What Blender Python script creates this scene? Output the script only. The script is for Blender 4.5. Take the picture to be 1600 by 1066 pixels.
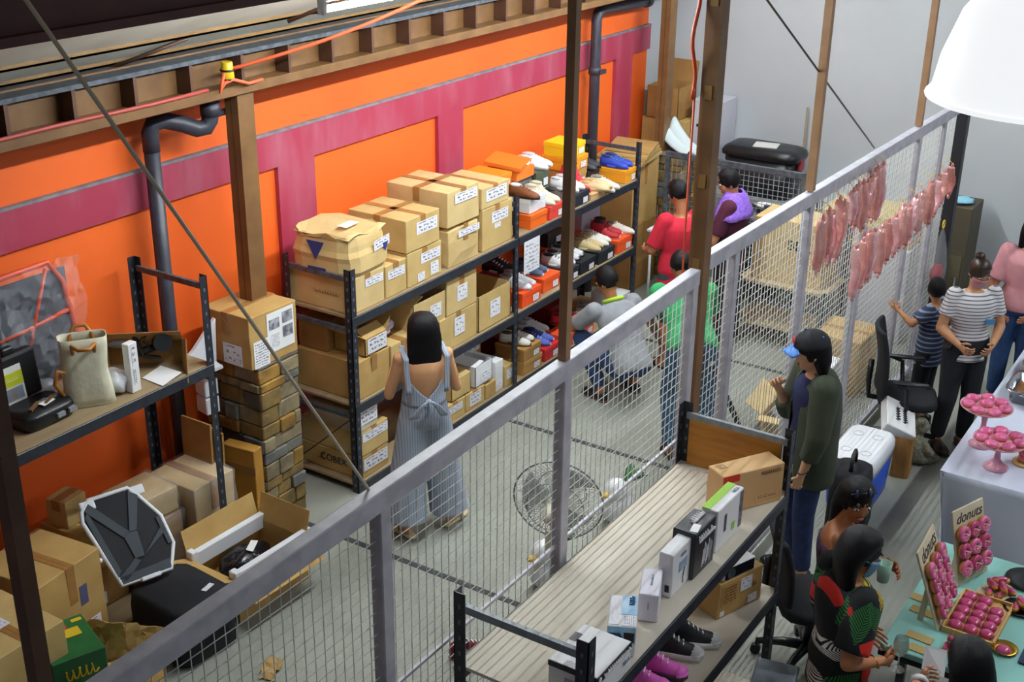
import bpy, bmesh, math, random
import numpy as np
from mathutils import Vector, Matrix, Euler

for o in list(bpy.data.objects):
    bpy.data.objects.remove(o, do_unlink=True)
S = bpy.context.scene
COL = S.collection
RND = random.Random(7)
PI = math.pi

# ------------------------------------------------------------------ camera
cam_data = bpy.data.cameras.new('camera')
cam_data.sensor_width = 36.0
cam_data.lens = 1982.33 * 36.0 / 1600.0
cam_data.clip_end = 100
cam = bpy.data.objects.new('camera', cam_data)
COL.objects.link(cam)
S.camera = cam
yaw, pitch, roll = math.radians(32.549), math.radians(23.152), math.radians(0.710)
fwd = Vector((math.cos(pitch) * math.cos(yaw), math.cos(pitch) * math.sin(yaw), -math.sin(pitch)))
rgt = Vector((math.sin(yaw), -math.cos(yaw), 0))
upv = rgt.cross(fwd)
r2 = rgt * math.cos(roll) + upv * math.sin(roll)
u2 = upv * math.cos(roll) - rgt * math.sin(roll)
cam.matrix_world = Matrix(((r2.x, u2.x, -fwd.x, 0), (r2.y, u2.y, -fwd.y, 0), (r2.z, u2.z, -fwd.z, 4.6), (0, 0, 0, 1)))

# ------------------------------------------------------------------ light
S.view_settings.view_transform = 'Standard'
S.view_settings.look = 'None'
S.view_settings.exposure = -0.15
S.view_settings.gamma = 1.0
S.view_settings.use_curve_mapping = False
W = bpy.data.worlds.new('hall_daylight')  # uniform bluish ambient, added as soft fill
S.world = W
W.use_nodes = True
bg = W.node_tree.nodes['Background']
bg.inputs[0].default_value = (0.80, 0.88, 1.0, 1)
bg.inputs[1].default_value = 0.13
TUBE_STRENGTH = 330.0        # fluorescent tubes over the aisle
HALL_POWER = 170.0            # unseen fill light added on the camera's side of the hall
LAMP_POWER = 11.0            # bulb in the white pendant shade in view
FILL_PENDANT_POWER = 72.0           # bulb in an added pendant, out of frame, filling tables and near rack
def area(name, loc, size, power, col, rot=(0, 0, 0)):
    d = bpy.data.lights.new(name, 'AREA'); d.shape = 'RECTANGLE'
    d.size, d.size_y = size; d.energy = power; d.color = col
    o = bpy.data.objects.new(name, d); o.location = loc; o.rotation_euler = rot; COL.objects.link(o); return o
area('hall_tube_light', (9.2, -1.0, 5.2), (3.6, 0.12), HALL_POWER, (0.90, 0.97, 1.0))  # added fill for faces turned to the camera, no tube fixture here

# ------------------------------------------------------------------ materials
def lin(c):
    if isinstance(c, str):
        c = [int(c[i:i + 2], 16) / 255 for i in (0, 2, 4)]
    return tuple(x / 12.92 if x <= 0.04045 else ((x + 0.055) / 1.055) ** 2.4 for x in c)
MATS = {}
def mat(name, col, rough=0.6, col2=None, scale=8.0, metal=0.0, bump=0.0, bscale=40.0, stretch=(1, 1, 1), emit=0.0,
        alpha=1.0, trans=0.0, spec=0.5, detail=4.0, lo=0.35, hi=0.65, coat=0.0):
    if name in MATS: return MATS[name]
    m = bpy.data.materials.new(name); m.use_nodes = True
    nt = m.node_tree; N = nt.nodes; L = nt.links
    b = N['Principled BSDF']
    c = lin(col) + (1,)
    b.inputs['Base Color'].default_value = c
    b.inputs['Roughness'].default_value = rough
    b.inputs['Metallic'].default_value = metal
    b.inputs['Specular IOR Level'].default_value = spec
    b.inputs['Alpha'].default_value = alpha
    b.inputs['Transmission Weight'].default_value = trans
    b.inputs['Coat Weight'].default_value = coat
    if emit > 0:
        b.inputs['Emission Color'].default_value = c
        b.inputs['Emission Strength'].default_value = emit
    if col2 is not None or bump > 0:
        tc = N.new('ShaderNodeTexCoord'); mp = N.new('ShaderNodeMapping'); mp.inputs['Scale'].default_value = stretch
        L.new(tc.outputs['Object'], mp.inputs['Vector'])
    if col2 is not None:
        n = N.new('ShaderNodeTexNoise'); n.inputs['Scale'].default_value = scale; n.inputs['Detail'].default_value = detail
        L.new(mp.outputs[0], n.inputs['Vector'])
        r = N.new('ShaderNodeValToRGB')
        r.color_ramp.elements[0].position = lo; r.color_ramp.elements[1].position = hi
        r.color_ramp.elements[0].color = c; r.color_ramp.elements[1].color = lin(col2) + (1,)
        L.new(n.outputs['Fac'], r.inputs[0]); L.new(r.outputs[0], b.inputs['Base Color'])
    if bump > 0:
        n2 = N.new('ShaderNodeTexNoise'); n2.inputs['Scale'].default_value = bscale; n2.inputs['Detail'].default_value = 5
        L.new(mp.outputs[0], n2.inputs['Vector'])
        bp = N.new('ShaderNodeBump'); bp.inputs['Strength'].default_value = bump; bp.inputs['Distance'].default_value = 0.02
        L.new(n2.outputs['Fac'], bp.inputs['Height']); L.new(bp.outputs[0], b.inputs['Normal'])
    MATS[name] = m
    return m
def stripe_mat(name, c1, c2, freq, axis='Z', duty=0.5, rough=0.8, angle=0.0):
    """woven or printed stripes across an axis of the thing itself"""
    if name in MATS: return MATS[name]
    m = bpy.data.materials.new(name); m.use_nodes = True
    nt = m.node_tree; N = nt.nodes; L = nt.links; b = N['Principled BSDF']
    b.inputs['Roughness'].default_value = rough
    tc = N.new('ShaderNodeTexCoord'); sx = N.new('ShaderNodeSeparateXYZ')
    L.new(tc.outputs['Object'], sx.inputs[0])
    mu = N.new('ShaderNodeMath'); mu.operation = 'MULTIPLY'; mu.inputs[1].default_value = freq
    if axis == 'XY':
        ad = N.new('ShaderNodeMath'); ad.operation = 'ADD'; L.new(sx.outputs['X'], ad.inputs[0]); L.new(sx.outputs['Y'], ad.inputs[1]); L.new(ad.outputs[0], mu.inputs[0])
    else:
        L.new(sx.outputs[axis], mu.inputs[0])
    fr = N.new('ShaderNodeMath'); fr.operation = 'FRACT'; L.new(mu.outputs[0], fr.inputs[0])
    gt = N.new('ShaderNodeMath'); gt.operation = 'GREATER_THAN'; gt.inputs[1].default_value = duty; L.new(fr.outputs[0], gt.inputs[0])
    mx = N.new('ShaderNodeMix'); mx.data_type = 'RGBA'
    mx.inputs[6].default_value = lin(c1) + (1,); mx.inputs[7].default_value = lin(c2) + (1,)
    L.new(gt.outputs[0], mx.inputs[0]); L.new(mx.outputs[2], b.inputs['Base Color'])
    MATS[name] = m; return m
def print_mat(name, paper, ink, rows=6, dens=0.52, xs=30.0):
    """rows of small illegible print on a flat sheet (runs over the sheet's own bounds)"""
    if name in MATS: return MATS[name]
    m = bpy.data.materials.new(name); m.use_nodes = True
    nt = m.node_tree; N = nt.nodes; L = nt.links; b = N['Principled BSDF']
    b.inputs['Roughness'].default_value = 0.6
    tc = N.new('ShaderNodeTexCoord'); uv = tc.outputs['UV']
    sx = N.new('ShaderNodeSeparateXYZ'); L.new(uv, sx.inputs[0])
    mu = N.new('ShaderNodeMath'); mu.operation = 'MULTIPLY'; mu.inputs[1].default_value = rows; L.new(sx.outputs['Y'], mu.inputs[0])
    fr = N.new('ShaderNodeMath'); fr.operation = 'FRACT'; L.new(mu.outputs[0], fr.inputs[0])
    gt = N.new('ShaderNodeMath'); gt.operation = 'GREATER_THAN'; gt.inputs[1].default_value = 0.5; L.new(fr.outputs[0], gt.inputs[0])
    mp = N.new('ShaderNodeMapping'); mp.inputs['Scale'].default_value = (xs, rows * 1.7, 1); L.new(uv, mp.inputs[0])
    n = N.new('ShaderNodeTexNoise'); n.inputs['Scale'].default_value = 1.0; n.inputs['Detail'].default_value = 1; L.new(mp.outputs[0], n.inputs[0])
    g2 = N.new('ShaderNodeMath'); g2.operation = 'GREATER_THAN'; g2.inputs[1].default_value = dens; L.new(n.outputs['Fac'], g2.inputs[0])
    a = N.new('ShaderNodeMath'); a.operation = 'MULTIPLY'; L.new(gt.outputs[0], a.inputs[0]); L.new(g2.outputs[0], a.inputs[1])
    # plain margins
    for ch in ('X', 'Y'):
        for op, v in (('GREATER_THAN', 0.08), ('LESS_THAN', 0.92)):
            c = N.new('ShaderNodeMath'); c.operation = op; c.inputs[1].default_value = v; L.new(sx.outputs[ch], c.inputs[0])
            k = N.new('ShaderNodeMath'); k.operation = 'MULTIPLY'; L.new(a.outputs[0], k.inputs[0]); L.new(c.outputs[0], k.inputs[1]); a = k
    mx = N.new('ShaderNodeMix'); mx.data_type = 'RGBA'
    mx.inputs[6].default_value = lin(paper) + (1,); mx.inputs[7].default_value = lin(ink) + (1,)
    L.new(a.outputs[0], mx.inputs[0]); L.new(mx.outputs[2], b.inputs['Base Color'])
    MATS[name] = m; return m

# ------------------------------------------------------------------ mesh helpers
class G:
    """collects geometry for ONE mesh"""
    def __init__(s): s.v = []; s.f = []; s.m = []; s.sm = []; s.uv = {}
    def add(s, vs, fs, mi=0, smooth=False):
        o = len(s.v); s.v += [tuple(v) for v in vs]
        for f in fs:
            s.f.append([i + o for i in f]); s.m.append(mi); s.sm.append(smooth)
        return s
    def box(s, x0, x1, y0, y1, z0, z1, mi=0, M=None):
        vs = [Vector(p) for p in ((x0, y0, z0), (x1, y0, z0), (x1, y1, z0), (x0, y1, z0), (x0, y0, z1), (x1, y0, z1), (x1, y1, z1), (x0, y1, z1))]
        if M is not None: vs = [M @ v for v in vs]
        return s.add(vs, [(0, 3, 2, 1), (4, 5, 6, 7), (0, 1, 5, 4), (1, 2, 6, 5), (2, 3, 7, 6), (3, 0, 4, 7)], mi)
    def bar(s, a, b, w, h=None, mi=0, up=(0, 0, 1)):
        """square bar from a to b"""
        a = Vector(a); b = Vector(b); h = h or w; d = (b - a).normalized(); u = Vector(up)
        if abs(d.dot(u)) > 0.98: u = Vector((0, 1, 0))
        x = d.cross(u).normalized(); y = x.cross(d).normalized()
        vs = [p + x * (sx * w / 2) + y * (sy * h / 2) for p in (a, b) for sx, sy in ((-1, -1), (1, -1), (1, 1), (-1, 1))]
        return s.add(vs, [(3, 2, 1, 0), (4, 5, 6, 7), (0, 1, 5, 4), (1, 2, 6, 5), (2, 3, 7, 6), (3, 0, 4, 7)], mi)
    def cyl(s, a, b, r, r1=None, n=12, mi=0, smooth=True, caps=True):
        a = Vector(a); b = Vector(b); r1 = r if r1 is None else r1
        d = (b - a).normalized(); u = Vector((0, 0, 1)) if abs(d.z) < 0.9 else Vector((1, 0, 0))
        x = d.cross(u).normalized(); y = d.cross(x)
        vs = []
        for p, rr in ((a, r), (b, r1)):
            for i in range(n):
                t = 2 * PI * i / n; vs.append(p + (x * math.cos(t) + y * math.sin(t)) * rr)
        s.add(vs, [(i, (i + 1) % n, n + (i + 1) % n, n + i) for i in range(n)], mi, smooth)
        if caps:
            o = len(s.v) - 2 * n
            s.f.append([o + i for i in range(n)][::-1]); s.m.append(mi); s.sm.append(False)
            s.f.append([o + n + i for i in range(n)]); s.m.append(mi); s.sm.append(False)
        return s
    def tube(s, pts, r, n=8, mi=0, closed=False):
        P = [Vector(p) for p in pts]; k = len(P); vs = []; pv = None
        for i, p in enumerate(P):
            a = P[i - 1] if i else (P[-1] if closed else P[0]); b = P[(i + 1) % k] if (i < k - 1 or closed) else P[-1]
            d = (b - a).normalized()
            if pv is None:
                u = Vector((0, 0, 1)) if abs(d.z) < 0.9 else Vector((1, 0, 0)); pv = d.cross(u).normalized()
            x = (pv - d * pv.dot(d)).normalized(); pv = x; y = d.cross(x)
            rr = r[i] if isinstance(r, (list, tuple)) else r
            for j in range(n):
                t = 2 * PI * j / n; vs.append(p + (x * math.cos(t) + y * math.sin(t)) * rr)
        fs = []
        for i in range(k if closed else k - 1):
            for j in range(n):
                fs.append((i * n + j, i * n + (j + 1) % n, ((i + 1) % k) * n + (j + 1) % n, ((i + 1) % k) * n + j))
        if not closed: fs += [tuple(range(n))[::-1], tuple((k - 1) * n + j for j in range(n))]
        return s.add(vs, fs, mi, True)
    def ell(s, c, r, n=12, m=8, mi=0, M=None, fn=None):
        c = Vector(c); r = (r, r, r) if not isinstance(r, (tuple, list)) else r
        vs = []
        for i in range(m + 1):
            th = PI * i / m
            for j in range(n):
                ph = 2 * PI * j / n
                d = Vector((math.sin(th) * math.cos(ph), math.sin(th) * math.sin(ph), math.cos(th)))
                k = fn(d) if fn else 1.0
                v = Vector((d.x * r[0], d.y * r[1], d.z * r[2])) * k
                vs.append(c + (M @ v if M is not None else v))
        fs = [(i * n + j, (i + 1) * n + j, (i + 1) * n + (j + 1) % n, i * n + (j + 1) % n) for i in range(m) for j in range(n)]
        return s.add(vs, fs, mi, True)
    def lathe(s, prof, c=(0, 0, 0), n=20, mi=0, M=None, smooth=True, close=False):
        vs = []; c = Vector(c)
        for r, z in prof:
            for j in range(n):
                t = 2 * PI * j / n; v = Vector((r * math.cos(t), r * math.sin(t), z)); vs.append(c + (M @ v if M is not None else v))
        k = len(prof)
        fs = [(i * n + j, i * n + (j + 1) % n, (i + 1) * n + (j + 1) % n, (i + 1) * n + j) for i in range(k - 1) for j in range(n)]
        return s.add(vs, fs, mi, smooth)
    def torus(s, c, R, r, n=20, m=8, mi=0, M=None, sq=1.0):
        vs = []; c = Vector(c)
        for i in range(n):
            t = 2 * PI * i / n
            for j in range(m):
                q = 2 * PI * j / m
                v = Vector(((R + r * math.cos(q)) * math.cos(t), (R + r * math.cos(q)) * math.sin(t), r * sq * math.sin(q)))
                vs.append(c + (M @ v if M is not None else v))
        fs = [(i * m + j, ((i + 1) % n) * m + j, ((i + 1) % n) * m + (j + 1) % m, i * m + (j + 1) % m) for i in range(n) for j in range(m)]
        return s.add(vs, fs, mi, True)
    def prism(s, poly, t0, t1, plane='XY', mi=0, M=None, smooth=False):
        def pt(p, t):
            v = Vector((p[0], p[1], t)) if plane == 'XY' else (Vector((p[0], t, p[1])) if plane == 'XZ' else Vector((t, p[0], p[1])))
            return M @ v if M is not None else v
        n = len(poly); vs = [pt(p, t0) for p in poly] + [pt(p, t1) for p in poly]
        s.add(vs, [(i, (i + 1) % n, n + (i + 1) % n, n + i) for i in range(n)], mi, smooth)
        o = len(s.v) - 2 * n
        for f in ([o + i for i in range(n)][::-1], [o + n + i for i in range(n)]):
            s.f.append(f); s.m.append(mi); s.sm.append(False)
        return s
    def loft(s, rings, n=14, mi=0, caps=True, power=2.0):
        """rings: (centre, x-axis vec, y-axis vec) half-axes; superellipse power"""
        vs = []
        for c, ax, ay in rings:
            c = Vector(c); ax = Vector(ax); ay = Vector(ay)
            for j in range(n):
                t = 2 * PI * j / n; cs, sn = math.cos(t), math.sin(t)
                k = (abs(cs) ** power + abs(sn) ** power) ** (-1 / power)
                vs.append(c + ax * cs * k + ay * sn * k)
        k = len(rings)
        fs = [(i * n + j, i * n + (j + 1) % n, (i + 1) * n + (j + 1) % n, (i + 1) * n + j) for i in range(k - 1) for j in range(n)]
        if caps: fs += [tuple(range(n))[::-1], tuple((k - 1) * n + j for j in range(n))]
        return s.add(vs, fs, mi, True)
    def sheet(s, fn, nu, nv, mi=0, thick=0.0, smooth=True):
        """fn(u,v)->point ; closed thin slab when thick>0 (offset along local normal)"""
        P = [[Vector(fn(i / nu, j / nv)) for j in range(nv + 1)] for i in range(nu + 1)]
        idx = lambda i, j: i * (nv + 1) + j
        vs = [P[i][j] for i in range(nu + 1) for j in range(nv + 1)]
        fs = [(idx(i, j), idx(i + 1, j), idx(i + 1, j + 1), idx(i, j + 1)) for i in range(nu) for j in range(nv)]
        if thick:
            N = len(vs); vs2 = []
            for i in range(nu + 1):
                for j in range(nv + 1):
                    du = P[min(i + 1, nu)][j] - P[max(i - 1, 0)][j]; dv = P[i][min(j + 1, nv)] - P[i][max(j - 1, 0)]
                    nn = du.cross(dv)
                    nn = nn.normalized() if nn.length > 1e-9 else Vector((0, 0, 1))
                    vs2.append(P[i][j] - nn * thick)
            vs += vs2
            fs += [tuple(N + k for k in f[::-1]) for f in fs]
            edge = [idx(i, 0) for i in range(nu + 1)] + [idx(nu, j) for j in range(1, nv + 1)] + [idx(i, nv) for i in range(nu - 1, -1, -1)] + [idx(0, j) for j in range(nv - 1, 0, -1)]
            for a, b in zip(edge, edge[1:] + edge[:1]): fs.append((b, a, N + a, N + b))
        return s.add(vs, fs, mi, smooth)
    def build(s, name, mats, parent=None, loc=(0, 0, 0), rot=(0, 0, 0), bevel=0.0, seg=1, smooth=None, sub=0):
        me = bpy.data.meshes.new(name); me.from_pydata(s.v, [], s.f)
        for m in (mats if isinstance(mats, (list, tuple)) else [mats]): me.materials.append(m)
        me.polygons.foreach_set('material_index', s.m)
        me.polygons.foreach_set('use_smooth', s.sm if smooth is None else [smooth] * len(s.f))
        me.update()
        o = bpy.data.objects.new(name, me); COL.objects.link(o)
        o.location = loc; o.rotation_euler = rot
        if parent is not None: o.parent = parent
        if bevel:
            b = o.modifiers.new('bevel', 'BEVEL'); b.width = bevel; b.segments = seg; b.limit_method = 'ANGLE'; b.angle_limit = math.radians(50)
        if sub:
            q = o.modifiers.new('sub', 'SUBSURF'); q.levels = sub; q.render_levels = sub
        return o
def tag(o, label=None, cat=None, group=None, kind=None):
    if label: o['label'] = label
    if cat: o['category'] = cat
    if group: o['group'] = group
    if kind: o['kind'] = kind
    return o
def thing(name, label, cat, loc=(0, 0, 0), rz=0.0, group=None, rot=None):
    o = bpy.data.objects.new(name, None); o.empty_display_size = 0.1; COL.objects.link(o)
    o.location = loc; o.rotation_euler = rot if rot else (0, 0, rz)
    return tag(o, label, cat, group)
def struct(o): o['kind'] = 'structure'; return o
def quad(name, pts, m, parent=None, thick=0.0015):
    """thin sheet with UVs: pts = bottom-left, bottom-right, top-right, top-left"""
    P = [Vector(p) for p in pts]; n = (P[1] - P[0]).cross(P[3] - P[0]).normalized()
    vs = P + [p - n * thick for p in P]
    me = bpy.data.meshes.new(name)
    me.from_pydata(vs, [], [(0, 1, 2, 3), (7, 6, 5, 4), (1, 0, 4, 5), (2, 1, 5, 6), (3, 2, 6, 7), (0, 3, 7, 4)])
    uv = me.uv_layers.new(name='UVMap'); co = [(0, 0), (1, 0), (1, 1), (0, 1)]
    for l in me.loops: uv.data[l.index].uv = co[l.vertex_index % 4]
    me.materials.append(m); o = bpy.data.objects.new(name, me); COL.objects.link(o)
    if parent is not None: o.parent = parent
    return o
def text(name, s, size, m, parent, origin, right, up, depth=0.001, align='CENTER', shear=0.0):
    cu = bpy.data.curves.new(name + '_curve', 'FONT'); cu.body = s; cu.size = size; cu.extrude = depth; cu.align_x = align; cu.align_y = 'CENTER'; cu.shear = shear
    t = bpy.data.objects.new(name + '_tmp', cu); COL.objects.link(t)
    dg = bpy.context.evaluated_depsgraph_get(); me = bpy.data.meshes.new_from_object(t.evaluated_get(dg))
    bpy.data.objects.remove(t, do_unlink=True); bpy.data.curves.remove(cu)
    r = Vector(right).normalized(); u = Vector(up).normalized(); n = r.cross(u); o0 = Vector(origin)
    for v in me.vertices: v.co = o0 + r * v.co.x + u * v.co.y + n * v.co.z
    me.materials.clear(); me.materials.append(m)
    o = bpy.data.objects.new(name, me); COL.objects.link(o); o.parent = parent
    return o
def apply_mods(o):
    dg = bpy.context.evaluated_depsgraph_get(); me = bpy.data.meshes.new_from_object(o.evaluated_get(dg))
    old = o.data; o.modifiers.clear(); o.data = me; bpy.data.meshes.remove(old)
    return o

# common materials
BLACK_STEEL = mat('black_steel', '1c2029', 0.45, '2a2f3a', 30)
GREY_STEEL = mat('worn_grey_steel', '5a6068', 0.45, '3a3f47', 25)
BROWN_PAINT = mat('brown_painted_steel', '7d5a34', 0.5, '6b4a2a', 6)
BROWN_DARK = mat('dark_brown_steel', '5a3a28', 0.5, '4a2e20', 6)
SILVER = mat('silver_painted_steel', 'b9b6bf', 0.45, 'a4a1ab', 14)
KRAFT = [mat('kraft_card_%d' % i, a, 0.8, b, 5, bump=0.05, bscale=60) for i, (a, b) in enumerate((('ccae72', 'bfa064'), ('c09c5e', 'b38e52'), ('d2b67e', 'c6a870'), ('a87f48', '976e38'), ('d6bc86', 'caae76')))]
KRAFT_IN = mat('kraft_card_inside', '8a6336', 0.85, '7a5730', 8)
TAPE = mat('packing_tape', 'a97c46', 0.25, '9c7040', 12)
TAPE_DARK = mat('brown_packing_tape', '8f6636', 0.25)
WHITE_CARD = mat('white_card', 'e9e8ea', 0.55)
PAPER = mat('white_paper', 'eeeeee', 0.7)
LABEL = print_mat('printed_shipping_label', 'e6e4ec', '74747f', 3, 0.5, 9)
LABEL2 = print_mat('printed_small_label', 'e8e7ee', '8a8a94', 3, 0.55, 6)
SHEET = print_mat('printed_sheet', 'f0eff2', '5a5a66', 10, 0.5, 18)
BLACK = mat('black_plastic', '121318', 0.4)
BLACK_CLOTH = mat('black_cloth', '0d0e14', 0.9, '15161d', 20)
WHITE_PLASTIC = mat('white_plastic', 'e6e8ec', 0.35)
INK = mat('black_ink', '20202a', 0.6)
FILM = mat('clear_plastic_film', 'd8dce2', 0.12, alpha=0.17, spec=0.9, bump=0.9, bscale=14)

# ================================================================== THE SETTING
CONCRETE = mat('concrete_floor', '86897f', 0.55, '9a9c92', 1.6, bump=0.08, bscale=30, detail=8, lo=0.3, hi=0.7)
g = G(); g.box(-1.5, 13.2, -3.0, 6.1, -0.12, 0.0)
floor = struct(g.build('floor', CONCRETE))
JOINT = mat('floor_joint_fill', '3c3d40', 0.8, '303134', 20)
for x, y0, y1, w in ((5.59, 2.55, 5.9, 0.045), (7.69, 2.55, 5.9, 0.045), (9.8, 2.55, 5.9, 0.045)):
    g = G(); g.box(x - w / 2, x + w / 2, y0, y1, -0.01, 0.003); g.build('floor_joint', JOINT, floor)
g = G(); g.box(1.0, 12.0, 5.06, 5.10, -0.01, 0.0025); g.build('floor_joint', JOINT, floor)

ORANGE = mat('orange_wall_paint', 'fa6e22', 0.6, 'f0641e', 1.2, bump=0.05, bscale=20, detail=6, lo=0.3, hi=0.7)
MAGENTA = mat('magenta_wall_paint', 'a8344e', 0.6, 'b46a7c', 3.0, stretch=(1.5, 1, 0.4), lo=0.45, hi=0.85, detail=6)
WHITE_WALL = mat('white_wall_paint', 'c4c9cd', 0.7, 'b6bbc0', 0.8, detail=6, lo=0.3, hi=0.7)
LEDGE = mat('dusty_ledge', '8f8a8c', 0.9, '75707a', 12)
g = G(); g.box(0.0, 11.93, 6.0, 6.2, 0, 3.2)
wall = struct(g.build('wall_left', ORANGE))
g = G(); g.box(11.93, 12.55, 6.0, 6.2, 0, 4.4); struct(g.build('wall_corner', WHITE_WALL))
g = G(); g.box(12.35, 12.55, -3.0, 6.2, 0, 5.6); struct(g.build('wall_back', WHITE_WALL))
g = G(); g.box(0.0, 11.93, 5.965, 6.01, 2.24, 2.475); struct(g.build('trim_1', MAGENTA))
k = 2
for x0, x1 in ((6.31, 6.69), (8.20, 8.55), (11.20, 11.55), (3.0, 3.4)):
    g = G(); g.box(x0, x1, 5.965, 6.01, 0.0, 2.24); struct(g.build('trim_%d' % k, MAGENTA)); k += 1
g = G(); g.box(0.0, 11.93, 5.962, 6.005, 2.475, 2.492); struct(g.build('trim_6', LEDGE))

# roof: white insulated sheets rising from the wall, brown purlins under them
ROOF = mat('white_roof_sheet', 'd9d5c8', 0.6, 'c8c3b4', 2)
def rz(y): return 3.12 + 0.45 * (6.0 - y)
g = G()
g.add([(-1, 6.3, rz(6.3)), (13, 6.3, rz(6.3)), (13, 1.2, rz(1.2)), (-1, 1.2, rz(1.2)), (-1, 6.3, rz(6.3) + .05), (13, 6.3, rz(6.3) + .05), (13, 1.2, rz(1.2) + .05), (-1, 1.2, rz(1.2) + .05)],
      [(0, 1, 2, 3), (7, 6, 5, 4), (0, 4, 5, 1), (1, 5, 6, 2), (2, 6, 7, 3), (3, 7, 4, 0)])
roof = struct(g.build('ceiling', ROOF))
PURLIN = mat('ochre_purlin', '8f6a35', 0.5, '7c5a2c', 6)
PURLIN_RED = mat('red_oxide_purlin', '5a2420', 0.5, '481a18', 6)
for y, m, h, t in ((5.78, PURLIN, 0.035, 0.05), (5.44, PURLIN, 0.035, 0.05), (3.30, PURLIN_RED, 0.43, 0.07)):
    g = G(); z1 = rz(y) + 0.005
    g.box(-1, 13, y, y + 0.012, z1 - h, z1); g.box(-1, 13, y, y + t, z1 - h, z1 - h + 0.012); g.box(-1, 13, y + t - 0.008, y + t, z1 - h, z1 - h + 0.03)
    if h > .2: g.box(-1, 13, y - .03, y, z1 - h, z1 - h + .03)
    g.build('purlin', m, roof)
for x0, y0, y1 in ((5.9, 5.42, 4.9), (4.75, 5.80, 5.45)):
    g = G(); g.cyl((x0, y0, rz(y0) - .05), (x0 + .35, y1, rz(y1) - .03), 0.012, n=8); g.build('sag_rod', BROWN_DARK, roof)
g = G(); g.tube([(0.5, 3.27, rz(3.27) - .04), (3, 3.27, rz(3.27) - .05), (7, 3.27, rz(3.27) - .035)], 0.008, 6)
tag(g.build('grey_cable', mat('grey_cable_sheath', '9a988c', 0.6)), 'thin grey cable stretched along the dark roof purlin', 'cable')

# welded beam along the wall
beam = thing('roof_beam', 'brown welded steel beam with stiffener plates above the orange wall', 'beam', (0, 0, 0))
g = G(); g.box(0.5, 12.3, 5.66, 5.675, 2.95, 3.20); g.build('web', BROWN_PAINT, beam)
g = G(); g.box(0.5, 12.3, 5.53, 5.78, 2.925, 2.985); g.build('bottom_flange', BROWN_PAINT, beam, bevel=0.006)
g = G(); g.box(0.5, 12.3, 5.53, 5.78, 3.165, 3.19); g.build('top_flange', GREY_STEEL, beam)
sm = None
for i in range(26):
    x = 1.42 + i * 0.4195
    if sm is None:
        g = G(); g.box(-0.012, 0.012, 5.545, 5.66, 2.985, 3.165); o = g.build('stiffener', BROWN_DARK, beam, (x, 0, 0)); sm = o.data
    else:
        o = bpy.data.objects.new('stiffener', sm); COL.objects.link(o); o.parent = beam; o.location = (x, 0, 0)

# stone pillars: each facing stone its own block
STONES = [mat('slate_stone_%d' % i, a, 0.8, b, 9, bump=0.5, bscale=18) for i, (a, b) in enumerate((('8f7440', '6a5632'), ('b08a3e', '86652c'), ('77756c', '5a5a5c'), ('a97f38', '7a5c2a'), ('9a8a6a', '726650'), ('5f5244', '463e38')))]
MORTAR = mat('dark_mortar', '3a342c', 0.9)
stone_meshes = {}
def stone_pillar(x0, x1, y0, y1, h, label):
    t = thing('stone_pillar', label, 'pillar', ((x0 + x1) / 2, (y0 + y1) / 2, 0))
    hx, hy = (x1 - x0) / 2, (y1 - y0) / 2
    g = G(); g.box(-hx + .03, hx - .03, -hy + .03, hy - .03, 0, h); g.build('core', MORTAR, t)
    R = random.Random(int(x0 * 100)); z = 0.0
    while z < h - 0.01:
        rh = min(R.uniform(0.06, 0.125), h - z)
        if h - z - rh < 0.04: rh = h - z
        for side, half, other in (('y', hx, hy), ('x', hy, hx)):
            u = -half
            while u < half - 0.005:
                w = min(R.uniform(0.10, 0.24), half - u)
                if half - u - w < 0.05: w = half - u
                pr = R.uniform(-0.010, 0.014); gp = 0.003
                g = G(); d0, d1 = other - 0.045, other + pr
                if side == 'y': g.box(u + gp, u + w - gp, -d1, -d0, z + gp, z + rh - gp)
                else: g.box(-d1, -d0, u + gp, u + w - gp, z + gp, z + rh - gp)
                g.v = [(a + R.uniform(-.003, .003), b + R.uniform(-.003, .003), c + R.uniform(-.003, .003)) for a, b, c in g.v]
                g.build('stone', R.choice(STONES), t, bevel=0.006)
                u += w
        z += rh
    g = G(); g.box(-hx, hx, -hy, hy, h, h + 0.02); g.build('cap', mat('pillar_cap', '6f675c', 0.8, '5a544c', 8), t, bevel=0.005)
    return t
stone_pillar(5.37, 5.75, 5.36, 5.86, 1.19, 'stacked slate stone pillar between the racks with a carton on top')
stone_pillar(11.40, 11.82, 5.30, 5.85, 1.28, 'far slate stone pillar in the back corner behind the shoe rack')

# brown columns
BROWN_MID = mat('mid_brown_steel', 'a07a58', 0.5, '8e6a4a', 6)
def column(x, y, z0, z1, w, d, label, m=BROWN_PAINT, lip=True, name='steel_column'):
    t = thing(name, label, 'column', (x, y, z0))
    g = G(); g.box(-w / 2, w / 2, -d / 2, d / 2, 0, z1 - z0)
    if w > .1: g.box(-w / 2 - .002, -w / 2 + .002, -.003, .003, 0, z1 - z0, 1)
    g.build('channel_pair', [m, BROWN_DARK], t)
    if lip:
        g = G()
        n = int((z1 - z0) / 0.45)
        for i in range(n): g.box(-w / 2 - 0.004, -w / 2 + 0.002, -0.02, 0.02, 0.1 + i * 0.45, 0.17 + i * 0.45)
        g.build('weld_bead', mat('weld_bead', '93703f', 0.4), t)
    if z0 < .1: g = G(); g.box(-w / 2 - .03, w / 2 + .03, -d / 2 - .03, d / 2 + .03, 0, 0.012); g.build('base_plate', m, t)
    return t
column(5.64, 5.62, 1.21, 2.93, 0.14, 0.11, 'brown steel post standing on the near stone pillar below the beam', lip=False)
column(11.58, 5.60, 1.30, 2.93, 0.15, 0.10, 'brown steel post on the far stone pillar in the corner', lip=False)
FY = 2.52
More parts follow.
